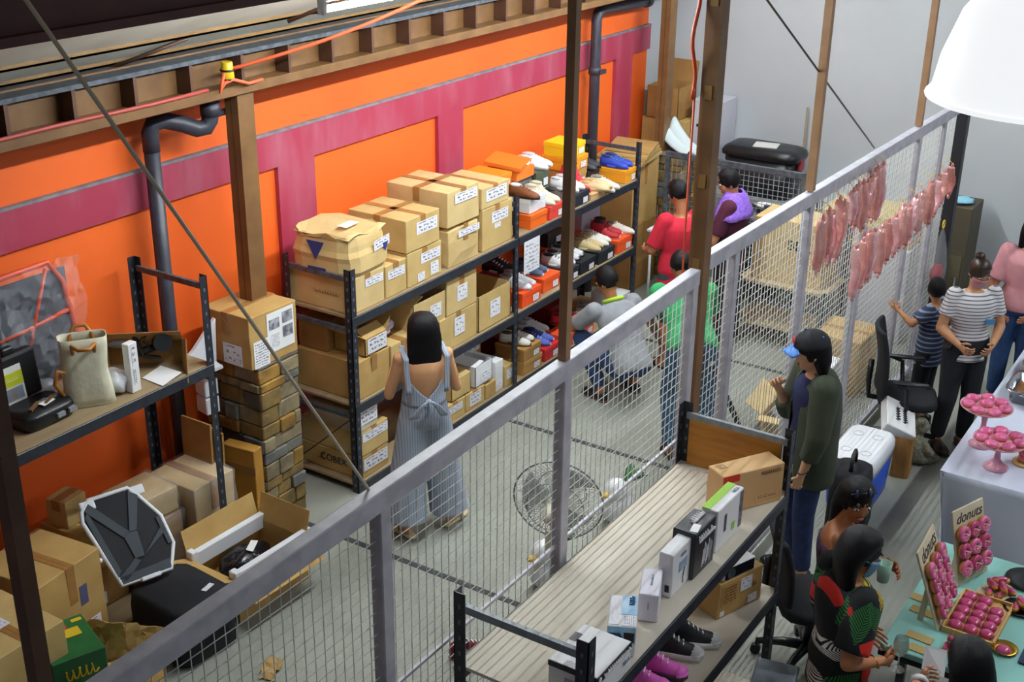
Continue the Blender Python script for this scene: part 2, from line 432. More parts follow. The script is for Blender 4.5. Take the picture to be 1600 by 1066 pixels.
column(5.785, FY + .02, 0.0, 4.4, 0.085, 0.085, 'thick brown built-up column where the two fence runs meet')
column(4.37, FY, 2.355, 4.5, 0.04, 0.04, 'slim brown post rising from the fence rail, in front of the shoe rack', BROWN_MID, False)
column(7.33, FY, 2.41, 4.5, 0.048, 0.048, 'slim brown post above the fence rail left of the pink balloons', BROWN_MID, False)
column(9.62, FY, 2.365, 4.5, 0.048, 0.048, 'slim brown post above the fence rail beside the white lamp', BROWN_MID, False)
column(1.64, FY, 0.0, 4.5, 0.045, 0.045, 'slim dark brown post at the left edge in front of the cartons', BROWN_DARK, False)

# brace rods in the fence line
def rod(a, b, r, label, m):
    A = Vector(a); B = Vector(b); g = G(); g.cyl((0, 0, 0), B - A, r, n=8)
    o = g.build('brace_rod', m, None, A); return tag(o, label, 'rod')
rod((1.85, FY + .02, 4.24), (3.05, FY + .02, 2.33), 0.006, 'long bare steel brace rod slanting down to the near fence rail', mat('bare_rod', 'dccbb0', 0.4))
rod((6.30, FY + .02, 3.71), (8.62, FY + .02, 2.40), 0.006, 'dark brace rod slanting across the white wall to the far rail', mat('dark_rod', '5a5148', 0.4))

# PVC drain pipes
PIPE = mat('dark_grey_pvc', '30303a', 0.45, '3c3c48', 10)
t = thing('drain_pipe', 'dark grey drain pipe with a U-shaped trap at the beam, left on the orange wall', 'pipe', (5.12, 5.86, 0))
g = G(); g.cyl((0, 0, 0), (0, 0, 2.72), 0.048, n=14); g.cyl((0, 0, 0.0), (0, 0, 0.1), 0.058, n=14); g.build('downpipe', PIPE, t)
g = G(); g.tube([(0, 0, 2.62), (0, 0, 2.73), (.02, -.01, 2.785), (.08, -.04, 2.80), (.18, -.09, 2.765), (.26, -.13, 2.725), (.31, -.155, 2.73), (.335, -.165, 2.77), (.34, -.17, 2.82), (.34, -.17, 2.93)], 0.052, 16); g.build('trap', PIPE, t)
g = G(); g.cyl((.34, -.17, 2.80), (.34, -.17, 2.88), 0.062, n=16); g.build('collar', PIPE, t)
g = G(); g.cyl((.36, -.18, 2.80), (.62, -.1, 2.78), 0.022, n=8); g.build('bracket', PIPE, t)
t = thing('drain_pipe', 'dark grey downpipe turning along under the beam, far end of the orange wall', 'pipe', (10.6, 5.87, 0))
g = G(); g.tube([(0, 0, 0), (0, 0, 2.70), (0.03, 0, 2.77), (0.12, 0, 2.79), (1.05, 0, 2.76)], 0.05, 14); g.build('downpipe', PIPE, t)
g = G(); g.cyl((0, 0, 2.2), (0, 0, 2.27), 0.06, n=14); g.box(-.02, .1, -.07, -.04, 2.2, 2.24); g.build('clamp', PIPE, t)
g = G(); g.cyl((.98, 0, 2.762), (1.06, 0, 2.76), 0.06, n=14); g.build('end_cap', PIPE, t)

# fluorescent tubes under the roof
TUBE_GLOW = bpy.data.materials.new('lit_fluorescent_tube'); TUBE_GLOW.use_nodes = True
b = TUBE_GLOW.node_tree.nodes['Principled BSDF']; b.inputs['Emission Color'].default_value = (0.88, 0.965, 1, 1); b.inputs['Emission Strength'].default_value = TUBE_STRENGTH
for i, x in enumerate((4.52, 5.92, 7.32, 8.72, 10.12)):
    t = thing('fluorescent_light', 'lit white fluorescent tube on a slim batten under the roof, %s from the left' % ('first', 'second', 'third', 'fourth', 'fifth')[i], 'light', (x, 3.95, 3.70), group='fluorescent tubes in a row under the roof')
    g = G(); g.cyl((0.03, 0, 0), (1.23, 0, 0), 0.016, n=12); g.build('tube', TUBE_GLOW, t)
    g = G(); g.box(0, 1.26, -.022, .022, .035, .075); g.build('batten', WHITE_PLASTIC, t, bevel=.004)
    for xx in (0, 1.23):
        g = G(); g.box(xx, xx + .03, -.02, .02, -.025, .04); g.build('lamp_holder', WHITE_PLASTIC, t, bevel=.004)
    for xx in (.2, 1.05):
        g = G(); g.cyl((xx, 0, .07), (xx, 0, rz(3.95) - 3.70), 0.004, n=6); g.build('hanger', GREY_STEEL, t)

# orange extension cord and the yellow junction on the beam
CORD = mat('orange_cord', 'e8623a', 0.5)
g = G(); pts = []
for i in range(26):
    u = i / 25; pts.append((5.45 + u * .95, 5.50 - u * 1.15, 3.10 + u * 0.56 - 0.05 * math.sin(PI * u)))
g.tube(pts, 0.011, 8)
tag(g.build('extension_cord', CORD), 'orange extension cord sagging from the yellow socket up to the roof', 'cord')
g = G(); g.tube([(5.43, 5.50, 3.12), (5.39, 5.49, 3.06), (5.36, 5.49, 2.98), (5.40, 5.49, 3.03), (5.47, 5.49, 3.04), (5.60, 5.49, 2.995), (5.72, 5.49, 3.0)], 0.011, 8)
tag(g.build('extension_cord', CORD), 'short orange cord looped under the yellow socket on the beam', 'cord')
t = thing('junction_socket', 'yellow round power socket taped to the brown beam', 'socket', (5.44, 5.50, 3.10))
g = G(); g.cyl((0, 0, -.05), (0, 0, .05), 0.04, 0.034, n=14); g.build('housing', mat('yellow_plastic', 'd8b21e', 0.4), t, bevel=.004)
g = G(); g.cyl((0, 0, -.062), (0, 0, -.048), 0.022, n=10); g.build('cap', BLACK, t)
g = G(); g.torus((0, 0, .0), .04, .006, 14, 6); g.build('ring', BLACK, t)
g = G(); g.tube([(2.4, 5.53, 2.995), (3.6, 5.53, 2.992), (4.2, 5.53, 3.0), (4.9, 5.53, 2.994), (5.3, 5.53, 3.0)], 0.012, 8)
tag(g.build('red_cable', mat('red_cable_sheath', 'a8443c', 0.5)), 'red cable lying along the lower flange of the beam', 'cable')
g = G(); g.tube([(5.70 + .03 * math.sin(i * .8), FY + .09, 3.25 + .05 * i) for i in range(12)] + [(5.70, FY + .09, 4.3)], 0.010, 8)
g.tube([(5.715, FY + .08, 2.25), (5.712, FY + .08, 2.6), (5.715, FY + .08, 3.3)], 0.006, 8)
tag(g.build('extension_cord', CORD), 'orange cord hanging down the side of the thick brown column', 'cord')

# ------------------------------------------------------------------ wire mesh fence
def fence_run(x0, x1, z0, z1, posts, label, mid=None, end_posts=()):
    t = thing('mesh_fence', label, 'fence', (x0, FY, 0))
    L = x1 - x0
    g = G()
    g.add([(0, -.03, z0 - .085), (L, -.03, z1 - .085), (L, .03, z1 - .085), (0, .03, z0 - .085), (0, -.03, z0), (L, -.03, z1), (L, .03, z1), (0, .03, z0)],
          [(0, 3, 2, 1), (4, 5, 6, 7), (0, 1, 5, 4), (1, 2, 6, 5), (2, 3, 7, 6), (3, 0, 4, 7)])
    g.build('top_rail', SILVER, t, bevel=.006, seg=2)
    g = G(); g.box(0, L, -.025, .025, 0.06, 0.11); g.build('bottom_rail', SILVER, t, bevel=.004)
    if mid:
        g = G(); g.box(0, L, -.007, .007, mid - .007, mid + .007); g.build('middle_rail', SILVER, t)
    for px in posts:
        u = (px - x0) / L; zt = z0 + (z1 - z0) * u - .08
        g = G(); g.box(px - x0 - .032, px - x0 + .032, -.028, .028, 0, zt); g.build('post', SILVER, t, bevel=.004)
    # woven wires, 50 mm pitch, crimped over and under one another
    g = G(); P = 0.05; n = int(L / P); wr = 0.0025
    for i in range(n + 1):
        x = i * P; zt = z0 + (z1 - z0) * x / L - .08
        s_ = 1 if i % 2 else -1
        g.tube([(x, s_ * .002, 0.09), (x, -s_ * .002, zt * .5), (x, s_ * .002, zt)], wr, 4)
    k = int((min(z0, z1) - .2) / P)
    for j in range(k + 1):
        z = 0.13 + j * P
        m_ = max(2, int(L / 0.6))
        g.tube([(L * i / m_, (.002 if (i + j) % 2 else -.002), z) for i in range(m_ + 1)], wr, 4)
    o = g.build('wire_mesh', mat('galvanised_wire', 'c8c8c2', 0.4), t); o['kind'] = 'stuff'
    return t
fence_run(1.75, 5.70, 2.315, 2.385, (3.08, 4.37, 5.66), 'silver wire mesh fence run in front of the aisle, left of the thick column', mid=1.43)
fence_run(5.815, 10.75, 2.43, 2.335, (6.19, 7.33, 8.50, 9.64, 10.35), 'silver wire mesh fence run with pink balloons, right of the thick column')
g = G(); g.box(-.045, .045, -.045, .045, 0, 4.4)
tag(g.build('end_post', mat('black_painted_steel', '17181f', 0.5), None, (10.92, FY - .02, 0)), 'black square post at the far end of the mesh fence', 'post')

# ================================================================== RACKS
PLY = mat('plywood_shelf', 'a08a68', 0.7, '8f7a5a', 4, stretch=(0.4, 3, 1))
MDF = mat('worn_fibreboard_top', 'd8d0c0', 0.65, 'c9c0ae', 3, bump=0.04, bscale=25, stretch=(0.5, 2, 1))
SLOT = mat('slot_shadow', '6a6a72', 0.6)  # pale grey blocks marking the punched slots
def angle_post(t, x, y, sx, sy, h):
    """slotted angle: two flanges, sx/sy = which way they open"""
    g = G(); a = .055; th = .005
    g.box(0, sx * a, 0, sy * th, 0, h); g.box(0, sx * th, 0, sy * a, 0, h)
    n = int(h / .075)
    for i in range(n):
        z = .05 + i * .075
        g.box(sx * .022, sx * .034, -sy * .0015, sy * (th + .0015), z, z + .022, 1)
        g.box(-sx * .0015, sx * (th + .0015), sy * .022, sy * .034, z, z + .022, 1)
    g.f = [f if sx * sy > 0 else f[::-1] for f in g.f]
    g.build('post', [BLACK_STEEL, SLOT], t, (x, y, 0))
TIE_LIGHT = mat('bare_steel_tie', '8b949a', .4, '737b82', 20)
def rack(label, xs, y0, y1, ztop, levels, board, end_brace=True, beam_mat=BLACK_STEEL, tie=GREY_STEEL):
    t = thing('storage_rack', label, 'rack', (0, 0, 0))
    for i, x in enumerate(xs):
        sx = 1 if i == 0 else -1
        angle_post(t, x, y0, sx, 1, ztop); angle_post(t, x, y1, sx, -1, ztop)
        g = G(); g.bar((x + sx * .012, y0 + .03, ztop - .07), (x + sx * .012, y1 - .03, ztop - .07), .022, .035); g.build('end_tie', tie, t)
        for z in levels:
            g = G(); g.bar((x + sx * .012, y0 + .02, z - .10), (x + sx * .012, y1 - .02, z - .10), .02, .03); g.build('end_tie', GREY_STEEL, t)
        if end_brace and i == 0 and len(levels) > 1:
            g = G(); g.bar((x + .01, y0 + .03, levels[1] - .1 if len(levels) > 1 else .6), (x + .01, y1 - .03, .12), .03, .006); g.build('brace', BLACK_STEEL, t)
    for x0, x1 in zip(xs[:-1], xs[1:]):
        for z in levels:
            for yy in (y0 - .002, y1 - .04):
                g = G(); g.box(x0 + .004, x1 - .004, yy, yy + .042, z - .075, z - .004); g.build('shelf_beam', beam_mat, t, bevel=.004)
            g = G(); g.box(x0 + .006, x1 - .006, y0 + .006, y1 - .006, z - .016, z); g.build('shelf_board', board, t)
    return t
rack('long black slotted rack holding cartons and shoes along the orange wall', (6.10, 8.20, 10.30), 5.18, 5.78, 1.70, (1.36, 0.70, 0.07), PLY)
rack('tall black slotted rack at far left holding a tote bag and tool case', (2.82, 4.90), 5.25, 5.86, 2.02, (1.46, 0.08), PLY)
rk = rack('black slotted rack with bare plank top standing against the near fence', (3.46, 5.56), 1.85, 2.47, 1.70, (1.35, 0.76, 0.12), MDF, tie=TIE_LIGHT)
g = G(); g.box(5.535, 5.55, 1.91, 2.42, 1.355, 1.615)
g.build('end_panel', mat('ochre_wood_panel', 'b87a20', 0.5, '9c6618', 5, stretch=(1, 1, 6)), rk)

# ================================================================== CARTONS
def face_frame(face, w, d, h):
    """origin (bottom-left), right vector, up vector and outward normal of a box face; box base centred at 0"""
    if face == 'f': return Vector((-w / 2, -d / 2, 0)), Vector((w, 0, 0)), Vector((0, 0, h)), Vector((0, -1, 0))
    if face == 'l': return Vector((-w / 2, d / 2, 0)), Vector((0, -d, 0)), Vector((0, 0, h)), Vector((-1, 0, 0))
    if face == 'r': return Vector((w / 2, -d / 2, 0)), Vector((0, d, 0)), Vector((0, 0, h)), Vector((1, 0, 0))
    if face == 'b': return Vector((w / 2, d / 2, 0)), Vector((-w, 0, 0)), Vector((0, 0, h)), Vector((0, 1, 0))
    return Vector((-w / 2, -d / 2, h)), Vector((w, 0, 0)), Vector((0, d, 0)), Vector((0, 0, 1))
def sticker(par, dims, face, u0, u1, v0, v1, m, name='label', off=0.003, tilt=0.0):
    o, r, u, n = face_frame(face, *dims)
    cx, cy = (u0 + u1) / 2, (v0 + v1) / 2
    pts = []
    for a, b in ((u0, v0), (u1, v0), (u1, v1), (u0, v1)):
        p = o + r * a + u * b + n * off
        if tilt:
            c = o + r * cx + u * cy + n * off; p = c + Matrix.Rotation(tilt, 3, n) @ (p - c)
        pts.append(p)
    return quad(name, pts, m, par)
def face_text(par, dims, face, u, v, s, size, m, name='lettering', shear=0.0, off=0.0035):
    o, r, up, n = face_frame(face, *dims)
    return text(name, s, size, m, par, o + r * u + up * v + n * off, r, up, 0.0008, shear=shear)
def squiggle(par, dims, face, u0, u1, v0, v1, m, n=6, r=.0022, off=.003, name='script_print'):
    """a line of illegible handwriting-like print on a box face"""
    o, ri, up, nn = face_frame(face, *dims); R = random.Random(n * 31 + int(u0 * 97)); pts = []
    for i in range(n * 6 + 1):
        t = i / (n * 6); k = 2 * PI * n * t
        a = u0 + (u1 - u0) * t + .25 * (u1 - u0) / n * math.sin(k + 1.2)
        hgt_ = (.5 + .5 * math.sin(k)) * (1.0 if R.random() > .35 else .6)
        pts.append(o + ri * a + up * (v0 + (v1 - v0) * hgt_) + nn * off)
    g = G(); g.tube(pts, r, 4); return g.build(name, m, par)
def box_body(w, d, h, bulge=0.0, jit=0.0, n=3, seed=0, crush=0.0):
    R = random.Random(seed); me = {}; g = G()
    def P(i, j, k):
        x, y, z = i / n - .5, j / n - .5, k / n
        bx = 1 - (2 * abs(i / n - .5)) ** 2; by = 1 - (2 * abs(j / n - .5)) ** 2; bz = 1 - (2 * abs(k / n - .5)) ** 2
        px = x * w; py = y * d; pz = z * h
        if i in (0, n): px += math.copysign(bulge * by * bz, x)
        if j in (0, n): py += math.copysign(bulge * bx * bz, y)
        if k == n: pz += bulge * .6 * bx * by - crush * (0.3 + 0.7 * R.random()) * (1 - bx * by)
        return (px + R.uniform(-jit, jit), py + R.uniform(-jit, jit), max(0, pz + (R.uniform(-jit, jit) if k else 0)))
    def vid(i, j, k):
        if (i, j, k) not in me: me[(i, j, k)] = len(g.v); g.v.append(P(i, j, k))
        return me[(i, j, k)]
    def F(*q): g.f.append([vid(*p) for p in q]); g.m.append(0); g.sm.append(False)
    for a in range(n):
        for b in range(n):
            F((a, b, 0), (a, b + 1, 0), (a + 1, b + 1, 0), (a + 1, b, 0)); F((a, b, n), (a + 1, b, n), (a + 1, b + 1, n), (a, b + 1, n))
            F((a, 0, b), (a + 1, 0, b), (a + 1, 0, b + 1), (a, 0, b + 1)); F((a, n, b), (a, n, b + 1), (a + 1, n, b + 1), (a + 1, n, b))
            F((0, a, b), (0, a, b + 1), (0, a + 1, b + 1), (0, a + 1, b)); F((n, a, b), (n, a + 1, b), (n, a + 1, b + 1), (n, a, b + 1))
    return g
CN = [0]
def carton(label, x, y, z, w, d, h, rz_=0.0, m=0, tape='y', bulge=0.0, jit=0.002, crush=0.0, labels=(), group=None, name='carton', cat='carton', cross=False, tilt=(0, 0)):
    CN[0] += 1
    mm = KRAFT[m] if isinstance(m, int) else m
    o = box_body(w, d, h, bulge, jit, 3, CN[0], crush).build(name, mm, None, (x, y, z), (tilt[0], tilt[1], rz_), bevel=0.004)
    tag(o, label, cat, group)
    e = bulge * .6 + .002; tw = .03
    def strip(ax):
        g = G()
        if ax == 'y':
            g.box(-tw, tw, -d / 2 - .001, d / 2 + .001, h + e - .001, h + e + .0006); fy = -d / 2 - bulge
            g.box(-tw, tw, fy - .0025, fy - .001, h * .62, h + e)
        else:
            g.box(-w / 2 - .001, w / 2 + .001, -tw, tw, h + e - .001, h + e + .0006); fx = -w / 2 - bulge
            g.box(fx - .0025, fx - .001, -tw, tw, h * .62, h + e)
        g.build('tape', TAPE, o)
    if tape: strip(tape)
    if cross: strip('x' if tape == 'y' else 'y')
    if tape == 'y' or tape == 'x':
        g = G()
        if tape == 'y': g.box(-.0012, .0012, -d / 2, d / 2, h, h + e + .0012)
        else: g.box(-w / 2, w / 2, -.0012, .0012, h, h + e + .0012)
        g.build('flap_seam', TAPE_DARK, o)
    for L in labels:
        face, u0, u1, v0, v1 = L[:5]; lm = L[5] if len(L) > 5 else LABEL
        sticker(o, (w, d, h), face, u0, u1, v0, v1, lm, 'shipping_label', .004 + bulge)
    return o
def xbox(label, x0, x1, z0, z1, y0=5.21, d=0.5, **k):
    """a carton whose front face spans x0..x1, z0..z1 at depth y0"""
    return carton(label, (x0 + x1) / 2, y0 + d / 2, z0, x1 - x0, d, z1 - z0, **k)
def open_carton(label, x, y, z, w, d, h, rz_=0.0, m=0, flaps=(100, 100, 100, 100), fl=None, group=None, t=.005, labels=(), name='open_carton', tilt=(0, 0)):
    """flap angles from horizontal outward: (-y, +y, -x, +x); None = folded away"""
    mm = KRAFT[m] if isinstance(m, int) else m
    g = G(); g.box(-w / 2, w / 2, -d / 2, d / 2, 0, t)
    g.box(-w / 2, w / 2, -d / 2, -d / 2 + t, 0, h); g.box(-w / 2, w / 2, d / 2 - t, d / 2, 0, h)
    g.box(-w / 2, -w / 2 + t, -d / 2, d / 2, 0, h); g.box(w / 2 - t, w / 2, -d / 2, d / 2, 0, h)
    o = g.build(name, mm, None, (x, y, z), (tilt[0], tilt[1], rz_)); tag(o, label, 'carton', group)
    fl = fl or min(w, d) * .5
    for i, a in enumerate(flaps):
        if a is None: continue
        a = math.radians(a); g = G()
        dx, dz = math.cos(a) * fl, math.sin(a) * fl
        if i == 0: P = [(-w / 2, -d / 2, h), (w / 2, -d / 2, h), (w / 2, -d / 2 - dx, h + dz), (-w / 2, -d / 2 - dx, h + dz)]
        elif i == 1: P = [(w / 2, d / 2, h), (-w / 2, d / 2, h), (-w / 2, d / 2 + dx, h + dz), (w / 2, d / 2 + dx, h + dz)]
        elif i == 2: P = [(-w / 2, d / 2, h), (-w / 2, -d / 2, h), (-w / 2 - dx, -d / 2, h + dz), (-w / 2 - dx, d / 2, h + dz)]
        else: P = [(w / 2, -d / 2, h), (w / 2, d / 2, h), (w / 2 + dx, d / 2, h + dz), (w / 2 + dx, -d / 2, h + dz)]
        quad('flap', P, mm, o, t)
    for L in labels: sticker(o, (w, d, h), *L[:5], L[5] if len(L) > 5 else LABEL, 'shipping_label', .004)
    return o
def film_over(par, w, d, h, seed=1, pad=.008):
    """loose clear stretch film around a box"""
    R = random.Random(seed); g = box_body(w + 2 * pad, d + 2 * pad, h + pad, .006, .010, 5, seed)
    o = g.build('stretch_film', FILM, par, smooth=True); return o

# ---- bay of cartons, top shelf
Z1 = 1.362
a = xbox('worn carton under the crumpled carton, left end of the top shelf', 6.14, 6.50, Z1, 1.61, d=.55, m=4, labels=[('f', .42, .95, .62, .86)])
squiggle(a, (.36, .55, .25), 'l', .4, .8, .45, .55, TAPE_DARK, 9, .002)
def crumpled(label, x, y, z, w, d, h):
    R = random.Random(3); g = G(); n = 16; rings = []
    for i in range(9):
        v = i / 8; s = 1 + .05 * math.sin(v * 5) - (.02 if i in (0, 8) else 0) + R.uniform(-.012, .012)
        rings.append(((R.uniform(-.008, .008), R.uniform(-.008, .008), v * h * (1.0)), (w / 2 * s, 0, 0), (0, d / 2 * s, 0)))
    g.loft(rings, 24, power=5.5)
    top = [i for i, p in enumerate(g.v) if p[2] > h - .005]
    for i in top:
        p = g.v[i]; g.v[i] = (p[0], p[1], p[2] + R.uniform(-.035, .02))
    o = g.build('carton', KRAFT[2], None, (x, y, z), (0, 0, .05), smooth=False); tag(o, label, 'carton')
    g = G(); M = Matrix.Identity(4)
    g.sheet(lambda u, v: ((u - .5) * w * .92, (v - .5) * d * .92, h + .0 + .022 * math.sin(u * 7) * math.cos(v * 5) - .012), 8, 8, thick=.004); g.build('flap', KRAFT[4], o)
    return o
cb = crumpled('crumpled bulging carton with blue triangles and print, on the top shelf', 6.35, 5.47, 1.612, .46, .52, .285)
BLUE_INK = mat('blue_print', '2b3f86', 0.6)
for sgn, cx, cy, cz, rot in ((-1, -.245, .02, .17, 0), (1, .15, -.275, .14, 1)):
    g = G()
    if sgn < 0: g.prism([(-.075, .07), (.0, -.06), (.075, .07)], -.0015, .0015, 'YZ'); g.build('blue_triangle', BLUE_INK, cb, (cx, cy, cz))
    else: g.prism([(-.035, .035), (.0, -.03), (.035, .035)], -.0015, .0015, 'XZ'); g.build('blue_triangle', BLUE_INK, cb, (cx, cy, cz))
g = G(); g.box(-.0015, .0015, -.18, -.03, -.012, .012); g.build('print_band', BLUE_INK, cb, (-.246, .12, .045), (0, 0, 0))
quad('shipping_label', [(.02, -.276, .14), (.2, -.276, .155), (.2, -.276, .225), (.02, -.276, .21)], LABEL, cb)
quad('shipping_label', [(-.05, -.1, .3), (.1, -.1, .3), (.1, -.02, .3), (-.05, -.02, .3)], PAPER, cb)
xbox('narrow carton squeezed beside the worn one, right under the crumpled one', 6.515, 6.755, Z1, 1.60, d=.45, m=0, labels=[('f', .1, .9, .55, .82)])
xbox('carton with two stuck labels below a taped carton, second column of top shelf', 6.77, 7.18, Z1, 1.615, d=.5, m=0, labels=[('f', .38, .95, .55, .85), ('f', .66, .9, .08, .45, LABEL2), ('f', .28, .48, .05, .3, LABEL2)])
xbox('squarish carton with crossed tape and wide label, top of the second column', 6.76, 7.16, 1.622, 1.865, d=.52, m=0, cross=True, labels=[('f', .3, .92, .45, .82)])
xbox('bulging carton sagging under the tallest carton, top shelf', 7.27, 7.66, Z1, 1.66, d=.5, m=2, bulge=.022, crush=.02, labels=[('f', .25, .95, .74, .92)])
xbox('tallest carton with crossed tape, highest on the top shelf', 7.26, 7.67, 1.675, 1.945, d=.56, m=4, cross=True, bulge=.004, labels=[('f', .22, .92, .62, .9)])
xbox('deep carton at the right end of the top shelf carrying a smaller one', 7.72, 8.14, Z1, 1.70, d=.5, m=0, labels=[('f', .3, .85, .6, .85), ('f', .4, .6, .45, .56, LABEL2)])
xbox('flat carton with a big white label, on the right end of the top shelf', 7.71, 8.09, 1.704, 1.87, d=.45, m=2, labels=[('f', .15, .9, .3, .85)])

# ---- middle shelf
Z2 = .702
xbox('long plain carton on the middle shelf left of the standing woman', 6.17, 6.53, Z2, .99, d=.56, m=1, bulge=.008)
open_carton('small open carton with big white label on the long plain carton', 6.40, 5.36, .995, .24, .28, .135, 0, 1, (150, None, 35, 60), .10, labels=[('f', .1, .98, .1, .92)])
g = G()
for i in range(5): g.ell((RND.uniform(-.05, .05), RND.uniform(-.05, .05), .06 + i * .035), (.055, .05, .04), 10, 7)
tag(g.build('lavender_bundle', mat('lavender_film', 'b9a2c4', 0.3, 'd8cfe0', 20), None, (6.66, 5.38, .99)), 'lavender plastic wrapped bundle beside the woman\'s head', 'bundle')
xbox('dark brown carton at the back of the middle shelf, left end', 6.2, 6.5, .995, 1.22, y0=5.50, d=.26, m=3)
xbox('kraft carton under the lavender bundle, mostly behind the woman', 6.55, 6.86, Z2, .985, d=.5, m=0)
open_carton('open-topped carton with small label above the woman\'s head', 7.04, 5.43, .965, .40, .42, .235, 0, 2, (None, 170, 160, None), .12, labels=[('f', .5, .85, .25, .7, LABEL2)])
xbox('kraft carton behind the woman\'s head on the middle shelf', 6.88, 7.13, Z2, .96, d=.45, m=1)
xbox('carton with tilted white sheet label, lower of a pair on middle shelf', 7.15, 7.64, Z2, .975, d=.5, m=0, labels=[('f', .38, .66, .32, .86, LABEL2)])
xbox('carton with square white sheet label, upper of a pair on middle shelf', 7.245, 7.64, .98, 1.255, d=.5, m=2, labels=[('f', .33, .67, .3, .75, LABEL2)])
oc = open_carton('wide open carton with white sheet label, right end of middle shelf', 7.90, 5.46, Z2, .46, .5, .30, 0, 0, (None, 80, None, None), .1, labels=[('f', .35, .66, .25, .72, LABEL2)])
carton('brown carton lying inside the wide open carton', 7.86, 5.5, .71, .2, .18, .2, .4, m=3, tape=None)

# ---- bottom shelf
Z3 = .072
a = xbox('orange-brown carton printed COBEX, lowest at the left end of the rack', 6.17, 6.49, Z3, .245, d=.56, m=1, labels=[('f', .1, .95, .3, .85)])
face_text(a, (.32, .56, .173), 'l', .55, .55, 'COBEX', .075, INK); 
xbox('yellowish carton with label strip stacked on the COBEX carton', 6.175, 6.49, .25, .445, d=.55, m=0, labels=[('f', .08, .98, .55, .9)])
xbox('pale carton with white side, third in the stack at the rack\'s left end', 6.16, 6.38, .45, .61, d=.45, m=mat('pale_card', 'cdbf9f', 0.8, 'bfb08e', 5), labels=[('f', .05, .95, .3, .95)], tape=None)
xbox('flat carton low on the bottom shelf right of the woman', 7.20, 7.48, Z3, .225, d=.4, m=0, labels=[('f', .05, .85, .45, .85)])
xbox('small carton with square label beside the white boxes, bottom shelf', 7.49, 7.755, Z3, .22, d=.35, m=0, labels=[('f', .2, .8, .2, .9)])
open_carton('small open carton stacked beside the woman\'s elbow, bottom shelf', 7.44, 5.33, .232, .26, .22, .17, 0, 0, (170, None, 165, None), .12)
open_carton('open white shoe carton on the stack, bottom shelf', 7.76, 5.36, .225, .24, .28, .18, 0, WHITE_CARD, (None, 90, 170, None), .12, labels=[('f', .3, .9, .1, .6, LABEL2)], name='white_carton')
xbox('small carton below the upright white boxes, bottom shelf', 7.775, 7.925, Z3, .20, d=.3, m=1, tape=None)
carton('upright white box leaning beside the open white carton', 7.99, 5.36, Z3, .11, .28, .27, 0, m=WHITE_CARD, tape=None, labels=[('f', .1, .9, .1, .3, LABEL2)], name='white_box', cat='box')
carton('short white box behind the upright one on the bottom shelf', 7.90, 5.38, .205, .12, .22, .13, .1, m=WHITE_CARD, tape=None, labels=[('f', .1, .9, .2, .8, LABEL2)], name='white_box', cat='box')
xbox('slim carton at the right end of the bottom shelf next to the rack post', 8.06, 8.18, Z3, .26, d=.3, m=0, tape=None, labels=[('f', .2, .9, .35, .8, LABEL2)])
xbox('carton at the back of the bottom shelf with white printed label', 7.9, 8.16, Z3, .5, y0=5.52, d=.22, m=3, labels=[('f', .1, .9, .6, .95)])

# carton on the stone pillar
pc = carton('carton with picture sheets taped on, standing on the stone pillar', 5.545, 5.575, 1.212, .43, .42, .355, -.02, m=1, tape='x', jit=.003)
D = (.43, .42, .355)
sticker(pc, D, 'f', .36, .93, .18, .95, PAPER, 'picture_sheet', .004); sticker(pc, D, 'f', .06, .38, .0, .52, SHEET, 'text_sheet', .0045); sticker(pc, D, 'l', .42, .82, .02, .42, LABEL2, 'text_sheet', .004)
for u0, u1, v0, v1 in ((.40, .62, .62, .82), (.68, .90, .66, .88), (.68, .90, .38, .60)):
    sticker(pc, D, 'f', u0, u1, v0, v1, mat('grey_photo_print', '5c5c66', 0.6, 'b5b5be', 25), 'photo', .0052)
sticker(pc, D, 'f', .42, .62, .24, .55, SHEET, 'caption', .0052)
# tall folded carton leaning on the pillar
o = carton('tall narrow yellow-brown carton leaning on the stone pillar', 5.27, 5.46, 0, .09, .26, .68, .12, m=mat('ochre_card', 'b07f2c', 0.75, '9c6d22', 5), tape=None)
g = G(); g.box(-.049, -.045, -.135, .135, .50, .56); g.build('tape', TAPE_DARK, o)
# folded foam sheets between rack and pillar
FOAM = mat('white_foam_sheet', 'e4e6ec', 0.7)
for i, (lab, a, z0) in enumerate((('large white foam sheet folded behind the pillar carton', .45, 1.2), ('small white foam block below the folded foam sheet', .0, 1.03), ('lower white foam block beside the rack post', .0, .90))):
    if i == 0:
        g = G(); g.prism([(-.16, 0), (.14, .02), (.16, .34), (-.02, .16), (-.16, .06)], -.02, .02, 'XZ'); g.prism([(-.16, 0), (.14, .02), (.13, .05), (-.15, .04)], -.10, .02, 'XZ')
    else:
        g = G(); g.box(-.05, .05, -.06, .06, 0, .115)
    tag(g.build('foam_sheet', FOAM, None, (5.13 if i == 0 else 5.2, 5.66, z0), (0, 0, -.2), bevel=.006), lab, 'foam')
o = thing('carton_stack', 'dark folded cartons standing upright between the left rack and the pillar', 'carton', (5.14, 5.63, 0))
for i in range(3):
    g = G(); g.box(-.12 + i * .05, -.105 + i * .05, -.13, .13, 0, .9 - i * .05); g.build('folded_carton', KRAFT[3], o, (0, 0, 0), (0, .03, 0))
g = G(); g.box(-.125, -.12, -.07, -.0, .45, .52); g.build('blue_sticker', BLUE_INK, o)

# ================================================================== LEFT RACK CONTENTS
ZL = 1.462
